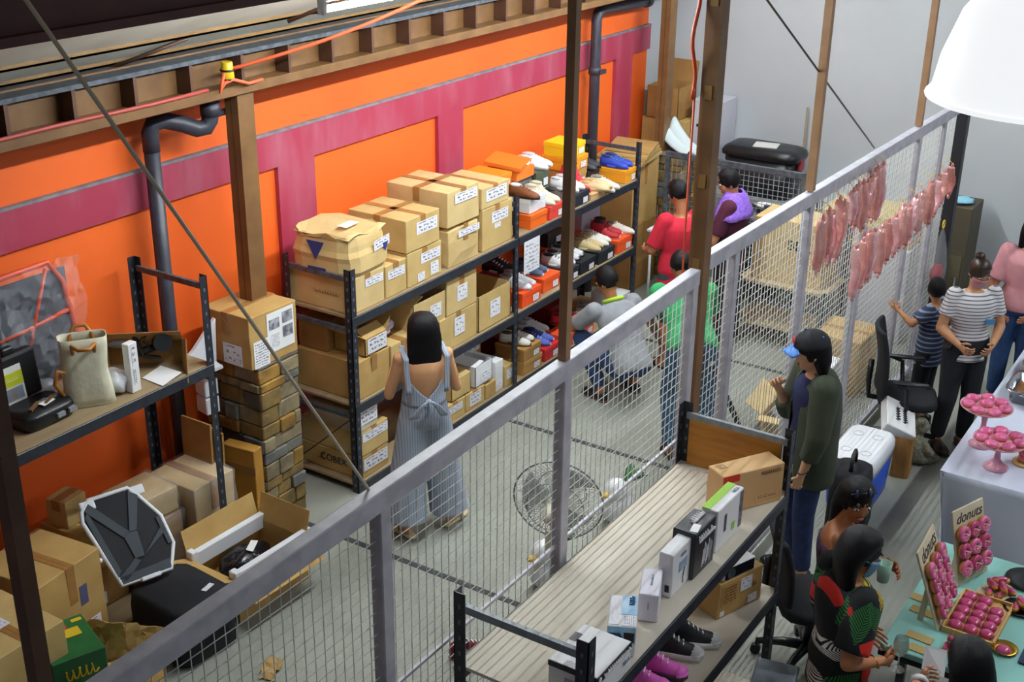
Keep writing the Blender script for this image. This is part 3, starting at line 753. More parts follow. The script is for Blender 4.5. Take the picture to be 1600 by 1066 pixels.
# black tool case, lid open
t = thing('tool_case', 'black hard tool case standing open with a yellow booklet in the lid', 'case', (3.82, 5.58, ZL), rz=.05)
g = G(); g.loft([((0, -.09, z), (.17 * s, 0, 0), (0, .12 * s, 0)) for z, s in ((0, .93), (.02, 1), (.07, 1), (.085, .98))], 24, power=6); g.build('base', BLACK, t)
g = G(); M = Matrix.Translation((0, .05, .07)) @ Matrix.Rotation(-.12, 4, 'X')
g.box(-.17, .17, 0, .07, 0, .27, M=M); lid = g.build('lid', BLACK, t, bevel=.02, seg=3)
g = G(); g.box(-.03, .05, .01, .06, .268, .31, M=M); g.build('handle', BLACK, t, bevel=.012, seg=2)
BK = Vector((-.03, -.005, .085))
quad('booklet', [M @ Vector(p) for p in ((-.10, -.006, .0), (.05, -.006, 0), (.05, -.006, .21), (-.10, -.006, .21))], mat('booklet_white', 'e0e2dc', 0.4), t, .004)
quad('booklet_band', [M @ Vector(p) for p in ((-.10, -.008, .10), (.05, -.008, .10), (.05, -.008, .175), (-.10, -.008, .175))], mat('booklet_yellow', 'c9cf2a', 0.4), t, .001)
quad('booklet_photo', [M @ Vector(p) for p in ((-.08, -.009, .02), (.035, -.009, .02), (.035, -.009, .09), (-.08, -.009, .09))], mat('booklet_photo', '7d8fb0', 0.4, '8a7a60', 18), t, .001)
quad('booklet_title', [M @ Vector(p) for p in ((-.07, -.0095, .125), (.03, -.0095, .125), (.03, -.0095, .15), (-.07, -.0095, .15))], print_mat('booklet_print', 'c9cf2a', 'e6e8a0', 2, .4, 8), t, .001)
for x in (.02, .1):
    g = G(); g.box(x, x + .05, -.225, -.195, .03, .055); g.build('latch', mat('latch_grey', '8a8d94', 0.4), t)
for i in range(4):
    g = G(); g.bar((-.08 + .05 * i, -.13 + .03 * (i % 2), .092), (.0 + .05 * i, -.10, .105), .018, .012); g.build('tool', mat('tool_steel', '9a9aa0', 0.35, metal=.8) if i % 2 else BROWN_PAINT, t)
quad('white_tag', [(.0, -.15, .094), (.09, -.13, .094), (.08, -.09, .1), (-.01, -.11, .1)], PAPER, t)
# cream tote bag with brown leather handles
CANVAS = mat('cream_canvas', 'dcd8c0', 0.9, 'ccc8ae', 10, bump=.15, bscale=30)
TAN = mat('tan_leather', 'b5742c', 0.5)
t = thing('tote_bag', 'cream canvas tote bag with tan leather handles on the left rack', 'bag', (4.14, 5.46, ZL), rz=-.62)
g = G(); w, d, h = .14, .10, .39
rings = []
for i in range(9):
    v = i / 8; s = 1 - .12 * math.sin(v * 2.6); q = 1 - .35 * v ** 2
    rings.append(((.004 * math.sin(v * 9), 0, v * h), (w * s, 0, 0), (0, d * q, 0)))
g.loft(rings, 24, power=5, caps=False)
n0 = len(g.v); g.loft([((0, 0, .004), (w * .98, 0, 0), (0, d * .98, 0)), ((0, 0, .0), (w * .9, 0, 0), (0, d * .9, 0))], 24, power=5)
o = g.build('body', CANVAS, t); s_ = o.modifiers.new('cloth_thickness', 'SOLIDIFY'); s_.thickness = .005
for y, lean in ((-.05, -.14), (.05, .05)):
    g = G(); pts = [(-.055, y, .27), (-.06, y + lean * .3, .37), (-.03, y + lean * .8, .44 - abs(lean) * .5), (.03, y + lean * .8, .44 - abs(lean) * .5), (.06, y + lean * .3, .37), (.055, y, .27)]
    g.tube(pts, .011, 8); g.build('handle', TAN, t)
g = G(); g.tube([(-.10, -.06, .2), (-.15, -.10, .24), (-.17, -.1, .16), (-.13, -.09, .08)], .012, 8); g.build('shoulder_strap', TAN, t)
# crumpled white plastic bags
def crumple(label, loc, r, seed, m, name='plastic_bag', cat='bag', amp=.22, flat=True):
    R = random.Random(seed); ph = [(R.uniform(2, 9), R.uniform(0, 6), R.uniform(2, 9), R.uniform(0, 6)) for _ in range(5)]
    def fn(d):
        k = 1
        for a, b, c, e in ph: k += amp * .3 * math.sin(a * d.x + b + 2 * d.z) * math.cos(c * d.y + e)
        return k
    g = G(); g.ell((0, 0, r[2]), r, 18, 12, fn=fn)
    g.v = [(x, y, max(0, z)) for x, y, z in g.v]
    return tag(g.build(name, m, None, loc, smooth=True), label, cat)
BAGW = mat('white_plastic_bag', 'd6d8dc', 0.35, 'c2c5cc', 9, bump=.5, bscale=14)
crumple('crumpled white plastic bag between the tote and the slim box', (4.30, 5.42, ZL), (.075, .09, .07), 4, BAGW)
crumple('clear crumpled plastic bag behind the tool case and tote', (4.02, 5.72, ZL), (.10, .07, .05), 9, mat('clear_bag', 'b8bcc4', 0.2, 'a4a8b4', 9, alpha=.7))
# slim white box standing
sb = carton('slim white box with printed side standing on the left rack', 4.36, 5.34, ZL, .07, .05, .30, .05, m=WHITE_CARD, tape=None, name='white_box', cat='box', jit=.0005)
sticker(sb, (.07, .05, .3), 'f', .3, .7, .55, .95, print_mat('slim_box_print', 'e9e8ea', '6a4a6a', 3, .5, 4), 'print', .002); sticker(sb, (.07, .05, .3), 'f', .3, .6, .15, .5, print_mat('slim_box_side_print', 'e9e8ea', '333344', 9, .45, 3), 'print', .002)
o = quad('paper_sheet', [(4.50, 5.43, ZL + .004), (4.49, 5.25, ZL + .004), (4.66, 5.27, ZL + .02), (4.68, 5.47, ZL + .006)], PAPER); tag(o, 'white sheet of paper lying at the edge of the left rack', 'paper')
# opened carton with hair dryers
t0 = open_carton('shallow open carton tilted up with black tools and cables inside', 4.68, 5.58, ZL + .004, .44, .26, .10, -.85, 3, (None, 60, 70, 70), .10, tilt=(1.2, 0))
t = thing('hair_dryer', 'black tool with a round end in the open carton', 'tool', (4.70, 5.47, ZL + .15), rz=-.85)
g = G(); g.cyl((0, 0, 0), (.02, -.06, .02), .055, n=14); g.cyl((-.02, 0, -.02), (-.15, -.03, -.06), .022, n=10); g.build('body', BLACK, t)
g = G(); g.tube([(-.05, -.02, -.03), (-.1, -.03, .02), (-.06, -.03, .07), (-.12, -.03, .03)], .006, 6); g.build('cable', BLACK, t)
t = thing('hair_iron', 'black angled tool handle in the open carton', 'tool', (4.60, 5.56, ZL + .14), rz=-.85)
g = G(); g.bar((-.02, 0, .08), (.03, -.02, -.06), .025); g.bar((.03, -.02, -.06), (.13, -.03, -.07), .022); g.build('body', BLACK, t, bevel=.005)
g = G(); g.ell((0, 0, 0), (.09, .03, .05), 14, 8)
tag(g.build('plastic_pouch', mat('clear_pouch', 'aab0ba', .2, alpha=.55, bump=.6, bscale=12), None, (4.555, 5.65, ZL + .15), (1.1, 0, -.85)), 'clear plastic pouch inside the open carton', 'pouch')
# orange chair frame wrapped in plastic
OFR = mat('orange_red_plastic', 'e2502c', .4)
t = thing('wrapped_chair_back', 'chair back with orange-red frame wrapped in clear plastic, upright on the left rack', 'chair back', (4.0, 5.80, ZL), rz=-.05)
g = G(); pts = [(-.36, 0, .02), (-.36, -.01, .55), (-.28, -.01, .70), (-.05, -.01, .72), (.22, -.01, .73), (.30, -.01, .60), (.36, -.01, .20), (.32, -.01, .02)]; g.tube(pts, .018, 8); g.build('frame', OFR, t)
g = G(); g.tube([(-.3, -.01, .35), (0, -.02, .38), (.32, -.01, .42)], .014, 8); g.tube([(-.05, -.02, .05), (0.08, -.02, .4), (.2, -.02, .7)], .012, 8); g.build('rib', OFR, t)
g = G(); g.sheet(lambda u, v: ((u - .5) * .66, -.005 - .02 * math.sin(u * 3), .04 + v * .64), 6, 6, thick=.006); g.build('mesh_back', mat('grey_chair_mesh', '4a4d58', .8), t)
g = G(); R = random.Random(11)
g.sheet(lambda u, v: ((u - .5) * .78 + R.uniform(-.01, .01), -.06 - .03 * math.sin(u * 9 + v * 4) * math.sin(v * 7) + R.uniform(-.022, .022), v * .74 + R.uniform(-.012, .012)), 22, 20, smooth=False); g.build('plastic_wrap', FILM, t)

# ================================================================== PILE BELOW THE LEFT RACK
w1 = carton('film-wrapped carton, lower of the wrapped pile beneath the left rack', 4.50, 5.62, .085, .38, .38, .40, .0, m=3, tape=None); film_over(w1, .38, .38, .40, 21)
w1 = carton('smaller film-wrapped carton on top of the wrapped pile under the left rack', 4.52, 5.60, .50, .34, .30, .16, -.08, m=2, tape=None); film_over(w1, .34, .30, .16, 22)
w2 = carton('large film-wrapped carton in front of the rack\'s right end, beside the black post', 4.90, 5.55, .085, .34, .40, .54, 0, m=2, tape='y'); film_over(w2, .34, .40, .54, 23)
carton('small carton with torn flap on top of the dark carton stack', 4.08, 5.72, .62, .17, .15, .17, .15, m=0, tape='x')
carton('dark carton with white tag, below the small torn one', 4.12, 5.70, .36, .30, .30, .26, .05, m=1, labels=[('l', .2, .4, .3, .6, LABEL2)])
carton('lower carton under the dark stack with blue tape', 4.10, 5.66, .085, .34, .34, .27, 0, m=3, labels=[('f', .3, .5, .1, .4, LABEL2)])
cc = carton('big carton with square code label behind the dark post', 3.62, 5.40, .10, .46, .46, .62, .12, m=1, labels=[('f', .7, .88, .22, .36, LABEL2), ('f', .6, .72, .55, .75, mat('blue_marks', '55587a', .7))])
carton('big plain carton at the far left edge under the rack', 3.12, 5.08, .202, .42, .5, .50, .0, m=0, labels=[('t', .3, .6, .4, .6, LABEL2)])
g = G(); g.box(-.3, .3, -.3, .3, .16, .2); g.box(-.3, -.2, -.3, .3, 0, .16); g.box(.2, .3, -.3, .3, 0, .16)
tag(g.build('low_pallet', mat('dark_pallet_wood', '4a3c2c', .8, '3a2e22', 6), None, (3.05, 4.90, 0)), 'dark low wooden pallet under the far left carton', 'pallet')

# white and black mesh chair back
t = thing('mesh_office_chair', 'back of an office chair with white rim and black Y-shaped mesh', 'chair', (4.10, 5.12, .40), rot=(-.75, .0, -.32))
out = [(-.13, .02), (.17, .02), (.235, .16), (.225, .34), (.14, .50), (.10, .56), (-.14, .56), (-.20, .50), (-.215, .44)]
def inset(poly, k): 
    cx = sum(p[0] for p in poly) / len(poly); cy = sum(p[1] for p in poly) / len(poly)
    return [(cx + (p[0] - cx) * k, cy + (p[1] - cy) * k) for p in poly]
g = G(); g.tube([(p[0], 0, p[1]) for p in out], .014, 8, closed=True); g.build('rim', WHITE_PLASTIC, t)
g = G(); g.prism(inset(out, .98), -.006, .006, 'XZ'); g.build('mesh_panel', mat('black_chair_mesh', '15171d', .8), t)
SLATE = mat('slate_grey_plastic', '28303a', .6)
for P_ in ([(-.19, .50), (-.15, .54), (.02, .30), (-.03, .28)], [(.09, .545), (.14, .50), (.06, .30), (.01, .30)], [(-.03, .30), (.06, .30), (.05, .14), (-.01, .14)], [(-.01, .15), (.02, .12), (-.10, .03), (-.14, .06)], [(.03, .13), (.06, .16), (.20, .28), (.215, .24)], [(-.13, .02), (.17, .02), (.18, .08), (-.13, .07)], [(-.2, .46), (-.17, .5), (-.11, .1), (-.14, .06)], [(.215, .34), (.185, .34), (.2, .16), (.23, .16)]):
    g = G(); g.prism(P_, -.014, -.006, 'XZ'); g.build('rib', SLATE, t, bevel=.003)
for x in (-.20, .10):
    g = G(); g.box(x, x + .09, -.012, .012, .50, .56); g.build('corner_cap', WHITE_PLASTIC, t, bevel=.008, seg=2)
g = G(); g.box(-.02, .10, -.02, .012, 0, .025); g.build('mount', WHITE_PLASTIC, t, bevel=.004)
g = G(); g.ell((-.2, -.01, .2), .015, 8, 6); g.build('knob', WHITE_PLASTIC, t)
# black seat cushion / bag
g = G(); g.loft([((0, 0, z), (.215 * s, 0, 0), (0, .26 * s, 0)) for z, s in ((0, .9), (.03, 1), (.28, 1), (.35, .96), (.37, .85))], 28, power=7)
o = tag(g.build('black_cushion', BLACK_CLOTH, None, (4.20, 4.94, 0), (0, 0, -.08)), 'thick black cloth seat cushion with white tag below the loose chair back', 'cushion')
quad('white_tag', [(.06, -.15, .373), (.14, -.13, .373), (.13, -.10, .374), (.05, -.12, .374)], LABEL2, o)
# open carton with foam and plastic bag
oc = open_carton('long open carton lined with white foam holding a bagged black part', 4.80, 4.99, 0, .60, .42, .30, -.03, 1, (-35, 75, 20, 75), .18)
for sgn, nm in ((-1, 'front'), (1, 'rear')):
    g = G(); g.box(-.295, .36, sgn * .185 - .022, sgn * .185 + .022, .24, .345); g.box(-.31, -.26, sgn * .185 - .03, sgn * .185 + .03, .24, .36)
    g.build('foam_liner', FOAM, oc, bevel=.006)
crumple('black part in a glossy clear bag inside the foam-lined carton', (4.80, 5.02, .08), (.20, .13, .10), 14, mat('glossy_black_bag', '14161c', .12, bump=.8, bscale=16), 'bagged_part', 'part')
o = quad('white_tag', [(4.80, 4.95, .29), (4.90, 5.0, .30), (4.88, 5.04, .30), (4.79, 5.0, .29)], PAPER); tag(o, 'small white tag lying on the bagged black part', 'tag')
# crumpled torn carton on the floor
R = random.Random(5)
g = G()
g.sheet(lambda u, v: ((u - .5) * .42 + R.uniform(-.015, .015), (v - .5) * .1 + R.uniform(-.012, .012) - .06 * math.sin(u * 3), .36 * v ** .8 * (1 - .5 * (u - .35) ** 2) + R.uniform(-.012, .012)), 12, 8, thick=.006, smooth=False)
g.sheet(lambda u, v: ((u - .3) * .34 + R.uniform(-.015, .015), -.08 - .2 * v + R.uniform(-.01, .01), .06 + .12 * math.sin(u * 4 + v * 3) ** 2 + R.uniform(-.01, .01)), 10, 6, thick=.006, smooth=False)
tag(g.build('torn_carton', KRAFT[1], None, (3.79, 4.98, .0), (0, 0, -.95)), 'torn crumpled sheet of carton on the floor beside the green box', 'carton')
g = G(); g.sheet(lambda u, v: (u * .16 + R.uniform(-.01, .01), v * .09 + R.uniform(-.01, .01), .01 + .03 * math.sin(u * 5) ** 2), 5, 4, thick=.005, smooth=False)
tag(g.build('carton_scrap', KRAFT[1], None, (4.2, 4.25, 0), (0, 0, .4)), 'torn scrap of carton on the floor below the fence rail', 'carton')
# green retail box
GREEN = mat('green_card', '1f6a35', .45, '18582b', 6)
gb = carton('green printed carton with yellow pictures, near the bottom left corner', 3.40, 4.93, .0, .28, .36, .50, -.35, m=GREEN, tape=None)
D = (.28, .36, .50)
YEL = mat('yellow_print', 'd8b526', .5); REDP = mat('red_print', 'b2402a', .5)
for u0, u1, v0, v1, m_ in ((.1, .35, .62, .85, YEL), (.5, .8, .5, .72, YEL), (.35, .62, .74, .86, REDP), (.75, .95, .84, .92, YEL), (.12, .3, .15, .35, YEL)): sticker(gb, D, 't', u0, u1, v0, v1, m_, 'picture', .004)
squiggle(gb, D, 'f', .2, .8, .74, .88, YEL, 5, .006)
for v in (.6, .45, .33): sticker(gb, D, 'f', .15, .8, v, v + .05, print_mat('green_box_print', '1f6a35', 'c8d8b0', 2, .45, 10), 'print', .004)
for v in (.62, .47): sticker(gb, D, 'f', .12, .28, v - .04, v, REDP, 'print', .0045)
sticker(gb, D, 'f', .45, .9, .05, .2, YEL, 'picture', .0045)

# ================================================================== ON THE NEAR RACK
ZB = 1.352
b = carton('kraft product box with red corner print, by the wood panel on the plank rack', 5.33, 2.006, ZB, .37, .135, .215, -.544, m=mat('light_kraft', 'd6ac78', .7, 'cfa470', 6), tape=None, jit=.001, name='product_box', cat='box')
D = (.37, .135, .215)
sticker(b, D, 'f', .0, .26, .82, 1.0, mat('red_label_print', 'cf3b22', .5), 'red_print', .002)
squiggle(b, D, 'f', .62, .94, .83, .92, TAPE_DARK, 9); sticker(b, D, 'f', .55, .92, .18, .30, print_mat('kraft_print', 'd6ac78', '8a6036', 2, .45, 14), 'print', .002); sticker(b, D, 'f', .12, .35, .2, .7, print_mat('kraft_print2', 'd6ac78', 'b58a5a', 6, .6, 6), 'print', .002)
sticker(b, D, 't', .08, .2, .55, .85, mat('dark_icon', '7a5a3a', .6, 'c49a68', 60), 'icon', .002)
b = carton('white product box with lime green top stripe on the plank rack', 4.948, 1.963, ZB, .285, .085, .226, -.02, m=WHITE_CARD, tape=None, jit=.0008, name='product_box', cat='box')
D = (.285, .085, .226)
sticker(b, D, 't', .0, 1.0, .5, 1.0, mat('lime_print', '8fc22e', .45), 'green_stripe', .002); sticker(b, D, 'r', .1, .9, .1, .9, mat('photo_strip', '8a7f86', .5, '3a3a46', 40), 'photo_strip', .002)
sticker(b, D, 'f', .28, .36, .35, .75, mat('grey_device_print', '4a4d5a', .4), 'device_picture', .002); sticker(b, D, 'f', .58, .70, .2, .38, mat('lime_print', '8fc22e', .45), 'logo', .002); sticker(b, D, 'f', .86, .99, .1, .95, mat('photo_strip', '8a7f86', .5, '3a3a46', 40), 'photo_strip', .002)
squiggle(b, D, 't', .72, .92, .15, .35, mat('grey_ink', '8d94a8', .6), 4)
b = carton('black product box with white script lettering on the plank rack', 4.648, 1.97, ZB, .212, .115, .24, -.02, m=mat('black_card', '23262c', .35), tape=None, jit=.0008, name='product_box', cat='box')
D = (.212, .115, .24)
squiggle(b, D, 't', .40, .92, .42, .72, WHITE_CARD, 6, .006); sticker(b, D, 't', .08, .42, .08, .4, WHITE_CARD, 'sticker', .002, tilt=.2)
squiggle(b, D, 'f', .15, .92, .74, .9, WHITE_CARD, 8, .004)
g = G()
for i in range(7): g.bar((-.02 + .012 * i, -.0595, .03 + .01 * (i % 3)), (-.01 + .014 * i, -.0595, .12 + .015 * ((i * 2) % 3)), .007, .001)
g.build('sketch_print', WHITE_CARD, b)
b = carton('tall white product box with small blue picture on the plank rack', 4.458, 1.97, ZB, .195, .07, .22, 0, m=WHITE_CARD, tape=None, jit=.0008, name='product_box', cat='box')
D = (.195, .07, .22)
sticker(b, D, 'f', .35, .75, .45, .68, mat('blue_picture', '6a8ab8', .4, 'b4bfd4', 30), 'picture', .002)
g = G(); g.tube([(.03, -.037, .10), (.015, -.037, .06), (.02, -.037, .02)], .002, 6); g.build('cable_print', INK, b); sticker(b, D, 'l', .55, .85, .12, .28, INK, 'code_print', .002); sticker(b, D, 'l', .1, .4, .15, .3, LABEL2, 'print', .002)
squiggle(b, D, 'f', .4, .65, .8, .87, mat('grey_ink', '8d94a8', .6), 5)
b = carton('plain narrow white box with tiny lettering, middle of the plank rack', 4.247, 1.981, ZB, .21, .087, .137, .38, m=mat('cool_white_card', 'e2deea', .5), tape=None, jit=.0006, name='product_box', cat='box')
D = (.21, .087, .137)
squiggle(b, D, 't', .35, .75, .42, .5, mat('grey_ink', '8d94a8', .6), 5); sticker(b, D, 'l', .47, .53, .2, .75, print_mat('line_print', 'e2deea', '8a8a9a', 1, .2, 3), 'print', .002)
b = carton('pale blue and white medicine box on the plank rack', 3.977, 1.974, ZB, .225, .117, .146, .446, m=WHITE_CARD, tape=None, jit=.001, name='product_box', cat='box')
D = (.225, .117, .146); SKY = mat('sky_blue_print', '7fb6dc', .45, 'b7d8ee', 18)
sticker(b, D, 't', .38, 1.0, 0, .55, SKY, 'blue_panel', .002); sticker(b, D, 'l', .0, 1, .45, 1.0, SKY, 'blue_panel', .002); squiggle(b, D, 't', .68, .94, .1, .3, mat('dark_blue_ink', '1f5a86', .5), 4, .004); squiggle(b, D, 'l', .06, .5, .6, .8, mat('dark_blue_ink', '1f5a86', .5), 6, .004)
sticker(b, D, 'l', .58, .95, .5, .82, INK, 'device_picture', .003); sticker(b, D, 't', .03, .36, .04, .5, print_mat('list_print', 'eceaf0', '5a6a7a', 6, .5, 12), 'print', .002); sticker(b, D, 't', .05, .95, .6, .95, print_mat('dots_print', 'eceaf0', '9ab4c8', 9, .6, 6), 'print', .002)
b = carton('large white box with black edge bands, nearest end of the plank rack', 3.69, 1.966, ZB, .285, .22, .13, .0, m=WHITE_CARD, tape=None, jit=.0008, name='product_box', cat='box')
D = (.285, .22, .13); DARK = mat('dark_plum_print', '2a1c2a', .4)
sticker(b, D, 'f', 0, 1, .70, 1, DARK, 'dark_band', .002); sticker(b, D, 'l', 0, 1, .80, 1, DARK, 'dark_band', .002); squiggle(b, D, 'f', .18, .95, .77, .93, WHITE_CARD, 14, .004, .004); g = G(); g.cyl((-.12, -.1145, .11), (-.12, -.112, .11), .012, n=14); g.build('logo', WHITE_CARD, b)
sticker(b, D, 'l', .35, .75, .0, .55, mat('grey_window_print', 'b0aeb4', .5), 'picture', .002); sticker(b, D, 't', .55, .75, .85, 1.0, DARK, 'print', .002); sticker(b, D, 't', .0, .12, .35, .7, mat('grey_window_print', 'b0aeb4', .5), 'print', .002); squiggle(b, D, 'f', .75, .95, .4, .55, mat('grey_ink', '8d94a8', .6), 4)
# lower shelf of the near rack
ZS = .762
b = carton('kraft carton with printed lines and two white stickers on the lower shelf', 5.30, 2.045, ZS, .325, .20, .21, -.34, m=1, tape=None, labels=[('f', .48, .74, .52, .88, LABEL2), ('f', .68, .88, .08, .3, LABEL2), ('f', .04, .14, .06, .2, PAPER)], jit=.001)
D = (.325, .20, .21); sticker(b, D, 'f', .06, .42, .35, .9, print_mat('box_line_print', 'b98c50', '6a4820', 7, .42, 10), 'print', .003); squiggle(b, D, 'f', .77, .86, .52, .68, TAPE_DARK, 2)
b = carton('flat white gadget box with black front and dial, on the lower shelf carton', 5.27, 2.02, ZS + .213, .225, .13, .075, -.36, m=WHITE_CARD, tape=None, jit=.0008, name='gadget_box', cat='box')
D = (.225, .13, .075); sticker(b, D, 'f', .04, .96, .1, .92, mat('black_gloss_print', '1a1c22', .2), 'black_front', .002); g = G(); g.cyl((-.06, -.0665, .036), (-.06, -.069, .036), .028, n=18); g.build('dial', GREY_STEEL, b)

# ================================================================== SHOES AND SHOE BOXES
SHOE_MESH = {}
def shoe_parts(kind):
    """local: toe towards -y, standing on z=0"""
    hi = {'low': 1.0, 'high': 1.55, 'boot': 2.3, 'runner': 1.05, 'flat': .7}[kind]
    prof = [(-.140, .018, .020), (-.125, .034, .034), (-.09, .045, .046), (-.04, .044, .060), (0.0, .039, .075), (.03, .037, .088), (.07, .036, .094), (.105, .034, .096), (.13, .028, .090), (.14, .016, .06)]
    up = G(); rings = []
    for y, w, h in prof:
        k = 1 + (hi - 1) * max(0, min(1, (y + .02) / .06))
        rings.append(((0, y, .012), (w, 0, 0), (0, 0, h * k)))
    up.loft(rings, 14); up.v = [(x, y, max(.012, z)) for x, y, z in up.v]
    so = G(); N = 18; out = []
    for i in range(N):
        a = 2 * PI * i / N; y = .148 * math.sin(a); w = .047 - .006 * (y > .0) - .004 * abs(math.sin(a * 2)) ; out.append((w * math.cos(a), y))
    th = .036 if kind == 'runner' else .026
    so.prism(out, 0, th, smooth=True)
    top = .012 + .094 * hi
    op = G(); op.ell((0, .072, top - .012), (.028, .055, .016), 12, 6)
    lc = G()
    for i in range(4):
        y = -.055 + i * .026; z = .012 + (.056 + .011 * i) * (1 + (hi - 1) * max(0, min(1, (y + .02) / .06))) + .002
        lc.bar((-.02, y, z - .004), (.02, y + .006, z - .004), .006)
    return up, so, op, lc
def shoe(label, x, y, z, rz_, kind, upper, sole, lining, lace, group=None, toe=None, pair=None):
    key = (kind, upper.name, sole.name, lining.name, lace.name)
    names = ('upper', 'sole', 'lining', 'laces')
    t = thing('boot' if kind == 'boot' else 'sneaker', label, 'shoe', (x, y, z), rz_, group)
    if key not in SHOE_MESH:
        SHOE_MESH[key] = []
        for nm, g, m in zip(names, shoe_parts(kind), (upper, sole, lining, lace)):
            o = g.build(nm, m, t); SHOE_MESH[key].append(o.data)
    else:
        for nm, me in zip(names, SHOE_MESH[key]):
            o = bpy.data.objects.new(nm, me); COL.objects.link(o); o.parent = t
    return t
SC = {}
def c_(h, rough=.6):
    if h not in SC: SC[h] = mat('shoe_%s' % h, h, rough)
    return SC[h]
def pair(what, x, y, z, kind, upper, sole='e6e4e0', lining='26262c', lace='e8e8e8', rz_=0.0, gap=.105):
    for i, s_ in enumerate((-1, 1)):
        side = 'left-hand' if i == 0 else 'right-hand'
        shoe('%s, %s one' % (what, side), x + s_ * gap / 2 * math.cos(rz_), y + s_ * gap / 2 * math.sin(rz_), z, rz_ + s_ * .03, kind, c_(upper), c_(sole), c_(lining), c_(lace), 'sneakers on the shoe rack')
BOXC = {}
def shoebox(label, x0, x1, z0, y0=5.205, d=.30, h=.115, col='e8581e', lidcol=None, lab=True, rz_=0.0, lid=True):
    w = x1 - x0; m = mat('shoebox_%s' % col, col, .55); ml = mat('shoebox_%s' % (lidcol or col), lidcol or col, .55)
    g = G(); g.box(-w / 2 + .004, w / 2 - .004, -d / 2 + .004, d / 2 - .004, 0, h * .9)
    o = g.build('shoe_box', m, None, ((x0 + x1) / 2, y0 + d / 2, z0), (0, 0, rz_), bevel=.002); tag(o, label, 'shoe box', 'shoe boxes on the rack')
    if lid: g = G(); g.box(-w / 2, w / 2, -d / 2, d / 2, h * .66, h); g.build('lid', ml, o, bevel=.002)
    if lab: sticker(o, (w, d, h), 'f', .55, .85, .12, .55, LABEL2, 'size_label', .003)
    return o
T_ = 1.362
# --- top shelf
shoebox('olive shoe box at the back behind the flat orange boxes', 8.24, 8.50, T_, 5.47, .29, .17, '565a42'); shoebox('olive shoe box on the olive one, behind the cartons', 8.24, 8.50, T_ + .172, 5.47, .29, .165, '565a42')
shoebox('orange shoe box with white label, leftmost on the shoe shelf', 8.20, 8.46, T_ + .34, 5.42, .33, .105, 'f08a1c')
shoebox('kraft shoe box at the back below the open orange box', 8.55, 8.88, T_, 5.49, .28, .15, 'b98c50'); shoebox('grey shoe box at the back below the open orange box', 8.55, 8.88, T_ + .152, 5.49, .28, .16, '6d6f70')
ob = shoebox('open orange shoe box with its lid askew on the stack', 8.60, 8.88, T_ + .315, 5.46, .30, .10, 'ee7a22', lab=False, lid=False)
g = G(); g.box(-.15, .15, -.16, .16, 0, .03); tag(g.build('orange_cover', mat('shoebox_ee7a22', 'ee7a22', .55), None, (8.70, 5.62, T_ + .43), (.12, -.05, .25)), 'orange shoe box lid lying askew over its open box', 'lid')
crumple('white tissue paper sticking out of the open orange shoe box', (8.80, 5.55, T_ + .405), (.07, .08, .02), 3, PAPER, 'tissue_paper', 'paper')
shoebox('white shoe box on a dark box, below the open orange one', 8.42, 8.68, T_ + .125, 5.22, .27, .12, 'e6e8ec'); shoebox('dark shoe box under the white box', 8.42, 8.68, T_, 5.33, .16, .12, '33363c')
shoebox('orange shoe box at the shelf edge beside the rack post', 8.40, 8.665, T_ + .0, 5.195, .13, .118, 'f06a1c', lab=False)
shoebox('coral red shoe box at the shelf edge, next to the orange one', 8.70, 8.95, T_, 5.195, .28, .118, 'e2473a')
shoe('white and brown shoe standing alone on the orange shoe box', 8.455, 5.30, T_ + .25, .1, 'low', c_('7a4422'), c_('4a2a18'), c_('e6e4e0'), c_('7a4422'), 'sneakers on the shoe rack')
pair('cream high-top sneaker on the coral box', 8.80, 5.34, T_ + .12, 'high', 'd6cfb8', 'd9d3bf', 'cbc4ae', 'e2dcc8', .15)
shoebox('olive green shoe box behind the cream high-tops', 8.92, 9.14, T_, 5.47, .29, .16, '4a5440'); shoebox('upper olive green shoe box behind the cream high-tops', 8.92, 9.14, T_ + .162, 5.47, .29, .15, '4a5440')
pair('dark brown sneaker between cream and white pairs', 9.04, 5.34, T_ + .05, 'low', '4a3f38', '3a322c', '26262c', '4a3f38', .1); shoebox('low dark shoe box under the dark brown sneakers', 8.96, 9.11, T_, 5.20, .26, .05, '2c2c30', lab=False)
pair('white sneaker in front of the olive box', 9.10, 5.60, T_ + .315, 'low', 'e8e8ea', 'e8e8ea', 'c8c8cc', 'e8e8e8', .2)
shoebox('black shoe box with white end label on the top shelf', 9.13, 9.38, T_, 5.2, .3, .118, '1e2430')
pair('white sneaker on the black shoe box', 9.255, 5.36, T_ + .12, 'low', 'eceaea', 'e2e0dc', 'd0d0d4', 'ffffff', .05)
shoebox('tall kraft box stack at the back of the shoe shelf', 9.50, 9.78, T_, 5.46, .3, .19, 'b98c50'); shoebox('amber shoe box under the yellow one', 9.48, 9.78, T_ + .192, 5.45, .31, .12, 'eea024'); shoebox('yellow shoe box, highest on the shoe rack', 9.49, 9.76, T_ + .315, 5.47, .28, .12, 'f2cf1e')
shoebox('tan flat box lid under the red boots', 9.41, 9.67, T_, 5.20, .26, .05, 'cfa878', lab=False)
pair('bright red high boot', 9.50, 5.40, T_ + .052, 'boot', 'd2223a', 'c01e34', '8a1424', 'e23048', .25, .115)
pair('cream flat shoe in front of the red boots', 9.60, 5.27, T_ + .052, 'flat', 'd8bf92', 'c9ab78', 'b89a68', 'd8bf92', .3, .09)
pair('cream and white sneaker at the shelf edge below the teal pair', 9.79, 5.30, T_, 'low', 'dcd6c8', 'e8e4dc', '8a867c', 'eeeeea', .1)
shoebox('black shoe box under the teal-lined sneakers', 9.80, 10.02, T_, 5.46, .28, .13, '23262e')
